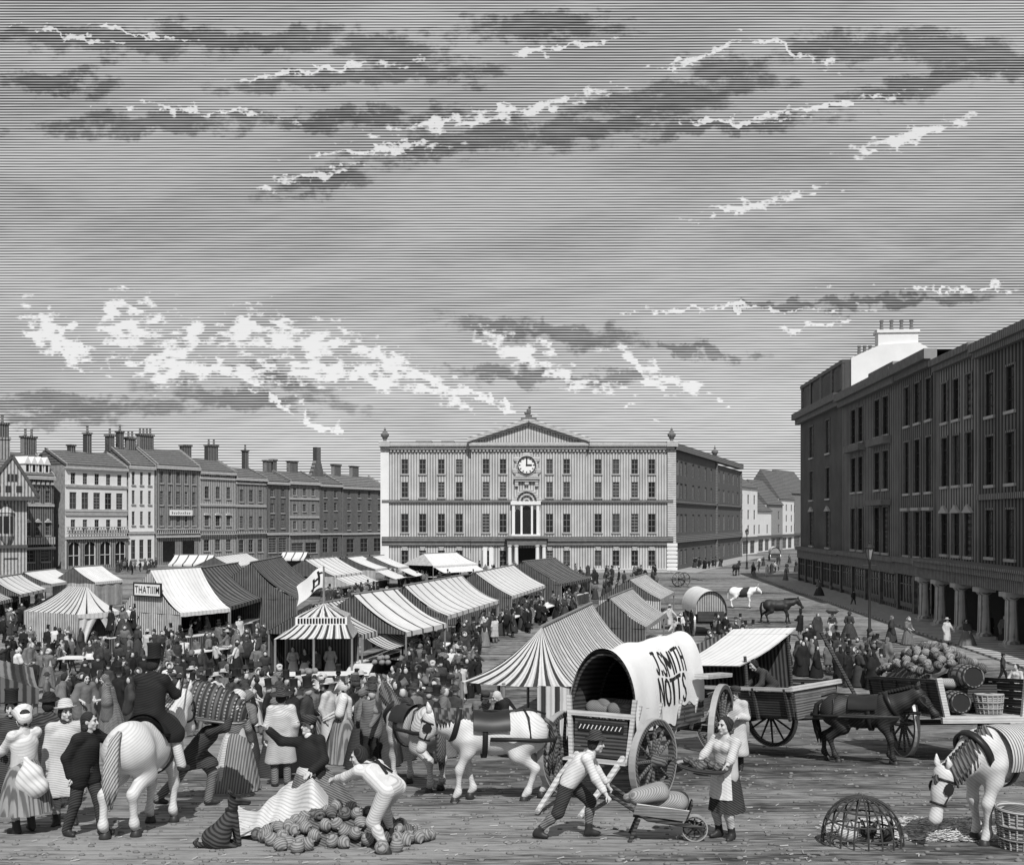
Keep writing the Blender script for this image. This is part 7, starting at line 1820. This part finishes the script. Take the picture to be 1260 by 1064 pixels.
def crowd():
    random.seed(77)
    zone('before the stalls by the timbered house', 'crowd by the timbered house', 14, (0, 775, 62, 845))
    zone('along the canvas wall of the peaked tent', 'crowd by the peaked tent', 7, (28, 806, 92, 815))
    zone('at the white trestle table by the tent', 'crowd at the white trestle table', 7, (38, 820, 132, 828))
    zone('seated on the stage of the lettered show tent', 'people on the show stage', 0, (136, 777, 194, 778))
    st = Z(132, 784, .9); en = Z(196, 777, .9)
    for i in range(9):
        p = st.lerp(en, (i + .5) / 9); p = V(p.x + random.uniform(-.1, .1), p.y + .1 + .5 * (i % 2), .885); clone(random.choice(ALLK[:-1]), p, random.uniform(-.6, .6), -1, 'on the boarded stage before the show tent', 'people on the show stage')
    zone('near the small open-legged table', 'crowd around the open tables', 24, (150, 792, 325, 832))
    zone('under the white show tent awning', 'traders under the big awnings', 6, (215, 766, 275, 770), face=(0, -1))
    zone('under the dark ribbed awnings', 'traders under the big awnings', 8, (285, 748, 345, 757, -.1))
    zone('in the throng just beyond the rider', 'throng before the flag kiosk', 30, (205, 868, 345, 905))
    zone('pressed against the flag kiosk counter', 'throng before the flag kiosk', 6, (315, 880, 455, 893), face=(0, 1))
    zone('in the throng behind the beckoning woman', 'throng behind the turnip heap', 17, (330, 898, 465, 945))
    zone('in the throng beside the two cart horses', 'throng behind the turnip heap', 13, (440, 880, 575, 925))
    zone('behind the flag kiosk counter', 'traders in the flag kiosk', 4, (352, 838, 430, 843), kinds=['apron', 'bare', 'cap'], face=(0, -1))
    zone('in the aisle below the striped awnings', 'shoppers in the long aisle', 30, (500, 806, 590, 872))
    zone('shopping at the very long white table', 'shoppers in the long aisle', 24, (590, 785, 712, 800, -.33))
    zone('behind the very long white table', 'traders behind the long table', 7, (600, 771, 690, 774, -.33), face=(.6, -.8), kinds=['apron', 'bare', 'cap', 'shawl'])
    zone('behind the striped stalls near the flag', 'people behind the centre stalls', 14, (400, 742, 505, 762, -.1))
    zone('between the lettered and round-backed wagons', 'crowd behind the lettered wagon', 16, (885, 800, 925, 855))
    zone('beside the round-backed wagon', 'crowd behind the lettered wagon', 5, (812, 770, 838, 800))
    zone('strolling at the mouth of the far street', 'strollers in the far street', 6, (925, 693, 985, 716))
    zone('beside the turnip cart wheel in the shade', 'people between the two carts', 5, (1035, 838, 1088, 848))
    # the scattered figures on the open side of the square
    for k, px, py, fx, fy, tone, wh in (('top2', 985, 783, -.5, .8, 'black', 'walking before the gas lamp'), ('cloak', 1006, 786, .3, -.9, 'dark', 'beside the woman with a basket on her head'), ('wide', 1045, 785, .4, .8, 'dark', 'next to the tall gas lamp'),
                                        ('cloak', 1097, 790, .9, -.2, 'dark', 'walking past the tall gas lamp'), ('shawl', 1117, 793, .5, -.8, 'mid', 'beside a hooded woman past the gas lamp'), ('smock', 1165, 794, .3, -.9, 'light', 'standing with a stick before the columns'),
                                        ('wide', 1190, 796, -.8, -.3, 'dark', 'facing the countryman before the columns'), ('top', 1217, 787, .4, .8, 'dark', 'at the foot of the columns'), ('cloak', 1236, 790, -.4, -.8, 'mid', 'sitting out at the foot of the columns'), ('boy', 1234, 839, .9, -.3, 'dark', 'on the open ground above the turnip cart'),
                                        ('wide', 1008, 734, .2, -.9, 'mid', 'on the pavement by the dark shop windows'), ('boy', 1050, 745, .4, -.8, 'dark', 'on the kerb by the shop windows'), ('apron', 1251, 868, -.7, -.5, 'light', 'over a pile of goods beyond the turnip cart')):
        clone(k, G(px, py), fx, fy, wh, 'people on the open side of the square', tone)
    p = G(1024, 786); clone('apron', p, -.3, -.9, 'with a broad basket balanced on her head', 'people on the open side of the square', 'dark')
    b = thing('basket', 'broad basket balanced on a woman\'s head near the gas lamp', 'basket', Tr(p + V(0, 0, 1.69)))
    obj('weave', MB().lathe([(.01, 0), (.25, .0), (.48, .22), (.5, .24), (.46, .22), (.01, .05)], 18).mesh('weave', True), m_wicker, b); obj('contents', MB().lathe([(.46, .2), (.25, .3), (.01, .34)], 14).mesh('contents', True), m_turnip_d, b)
    # women at the kiosk, in white
    for k, px, py, fx, fy, tone, wh in (('shawl', 396, 895, .3, .9, 'white', 'with her back turned at the kiosk counter'), ('apron', 434, 890, -.1, 1, 'light', 'at the corner of the kiosk counter'), ('apron', 484, 871, -.5, -.8, 'dark', 'in a pleated skirt by the corner of the kiosk'), ('bare', 497, 866, -.6, .6, 'white', 'reaching over the kiosk return counter'),
                                        ('wide', 316, 838, .2, .9, 'mid', 'at the end of the kiosk counter'), ('apron', 208, 835, .4, .7, 'mid', 'at the small open-legged table'), ('apron', 291, 832, -.9, .1, 'white', 'bending at the small open-legged table')):
        clone(k, G(px, py), fx, fy, wh, 'market women near the kiosk', tone)
crowd()
def crowd_mass():
    """the packed mass beyond the people one can pick out"""
    random.seed(123)
    def lod(vox, wear, hat, **pose):
        J = joints(**pose); out = []
        S = SDF(.06); S.ell(J['head'], (.085, .1, .125)); out.append((S.mesh(vox * .7), m_skin))
        for w, mt in wear:
            me = garment(w, J, vox, dict(n=20)); mb = MB(); mb.v = [tuple(v.co) for v in me.vertices]; mb.f = [tuple(p.vertices) for p in me.polygons]; out.append((mb, mt)); bpy.data.meshes.remove(me)
        if hat:
            me = hat_mesh(hat[0], J); mb = MB(); mb.v = [tuple(v.co) for v in me.vertices]; mb.f = [tuple(p.vertices) for p in me.polygons]; out.append((mb, hat[1])); bpy.data.meshes.remove(me)
        return out
    T = ['black', 'black', 'dark', 'dark', 'mid']
    def kinds(vox):
        k = []
        for t in T:
            c = CL[t]; d = CL['dark']
            k.append(lod(vox, [('trousers', d), ('coat', c)], ('top_hat', CL['black']))); k.append(lod(vox, [('skirt', d), ('shawl', c)], ('bonnet', CL['mid'])))
            k.append(lod(vox, [('trousers', CL['black']), ('jacket', c)], ('round_hat', CL['dark']), lh=(.2, -.4, 1.0)))
            k.append(lod(vox, [('skirt', c), ('cloak', c), ('kerchief', c)], None))
        return k
    near, far = kinds(.066), kinds(.1)
    mats = list(CL.values()) + [m_skin, m_hair]; idx = {m.name: i for i, m in enumerate(mats)}
    zones = [(0, 735, 62, 800, 26, 1), (20, 806, 135, 835, 12, 1), (135, 790, 335, 855, 52, 1), (200, 860, 310, 900, 18, 1), (330, 890, 560, 915, 24, 1), (490, 845, 565, 885, 18, 1), (500, 795, 590, 860, 30, 1), (590, 778, 715, 796, 34, 1, -.33),
             (395, 738, 515, 768, 46, 0), (290, 745, 360, 765, 18, 0), (505, 703, 700, 718, 75, 0), (690, 708, 808, 742, 75, 0), (640, 738, 730, 758, 24, 0, -.25), (846, 697, 890, 701, 12, 0), (930, 692, 985, 706, 8, 0),
             (120, 852, 210, 900, 14, 1), (40, 850, 125, 885, 9, 1), (300, 915, 478, 955, 16, 1), (445, 905, 560, 940, 12, 1), (872, 785, 930, 862, 44, 1), (1030, 815, 1092, 850, 20, 1), (965, 800, 1040, 835, 14, 1), (145, 699, 195, 708, 18, 0), (260, 694, 470, 702, 40, 0), (475, 706, 560, 722, 30, 0)]
    vs, fs, mi, n = [], [], [], 0; taken = list(SPOTS)
    for z in zones:
        x0, y0, x1, y1, cnt, q = z[:6]; sk = z[6] if len(z) > 6 else 0; k = tr = 0
        while k < cnt and tr < 600:
            tr += 1; x, y = random.uniform(x0, x1), random.uniform(y0, y1); y += sk * (x - x0); p = G(x, y)
            if any((p.x - c.x) ** 2 + (p.y - c.y) ** 2 < .22 for c in taken): continue
            taken.append(p); k += 1; a = random.uniform(0, 6.28); Mx = heading(p, math.cos(a), math.sin(a)) @ Matrix.Scale(random.uniform(.9, 1.04), 4)
            for mb, mt in random.choice(near if q else far):
                A = np.array(mb.v); A = A @ np.array(Mx.to_3x3()).T + np.array(Mx.translation); vs.append(A)
                fs += [tuple(i + n for i in f) for f in mb.f]; mi += [idx[mt.name]] * len(mb.f); n += len(A)
    me = bpy.data.meshes.new('crowd'); me.from_pydata(np.concatenate(vs).tolist(), [], fs)
    for m in mats: me.materials.append(m)
    me.polygons.foreach_set('material_index', mi); me.polygons.foreach_set('use_smooth', [True] * len(me.polygons)); me.update()
    o = bpy.data.objects.new('crowd', me); COL.objects.link(o); tag(struct(o, 'stuff'), 'dense crowd packed between the stalls and before the exchange', 'crowd')
crowd_mass()
def litter():
    random.seed(31); mb = MB()
    for i in range(900):
        x, y = random.uniform(0, 1260), 880 + 184 * random.random(); p = G(x, y)
        th = random.uniform(0, 3.14); l = random.uniform(.015, .06); d = V(math.cos(th), math.sin(th), 0) * l; w = V(-math.sin(th), math.cos(th), 0) * random.uniform(.003, .007)
        q = p + V(0, 0, .012); mb.add([q - d - w, q + d - w, q + d + w + V(0, 0, .01), q - d + w + V(0, 0, .006)], [(0, 1, 2, 3)])
    tag(struct(obj('straw_litter', mb.mesh('straw_litter'), M('trodden_straw', .3, None, var=.6, nscale=1)), 'stuff'), 'scattered straw litter trodden over the bare ground', 'litter')
    mb = MB()
    for i in range(1500):
        p = G(random.uniform(0, 1260), 900 + 164 * random.random()); r = random.uniform(.012, .04); mb.ball(p + V(0, 0, r * .3), (r * 1.3, r, r * .6), 6, 4)
    tag(struct(obj('pebbles', mb.mesh('pebbles', True), M('pebble', .16, None, var=.5)), 'stuff'), 'loose pebbles and clods on the trodden ground', 'pebbles')
litter()
def goods():
    random.seed(5)
    for base, n, lab, r in ((Z(470, 817, .97), 9, 'round cabbage in the pile on the kiosk return counter', .15), (Z(381, 829, .97), 5, 'round loaf in the small pile on the kiosk counter', .16), (Z(512, 801, .97), 8, 'cabbage piled by the white display board', .16)):
        for i in range(n):
            a = i * 2.4; rr = .17 * math.sqrt(i % 6); q = base + V(rr * math.cos(a), rr * math.sin(a), r * .8 + (.2 if i >= 6 else 0))
            tag(obj('cabbage' if 'cab' in lab else 'loaf', MB().ball((0, 0, 0), (r, r, r * .85), 10, 7).mesh('produce', True), m_turnip, None, Tr(q)), lab, 'cabbage' if 'cab' in lab else 'loaf', 'produce on the counters')
    for i, (px, py) in enumerate(((1248, 872), (1256, 874), (1240, 874))): basket('small basket on the ground by the crouching woman', Tr(G(px, py)), .3, .3, group='baskets by the crouching woman')
goods()
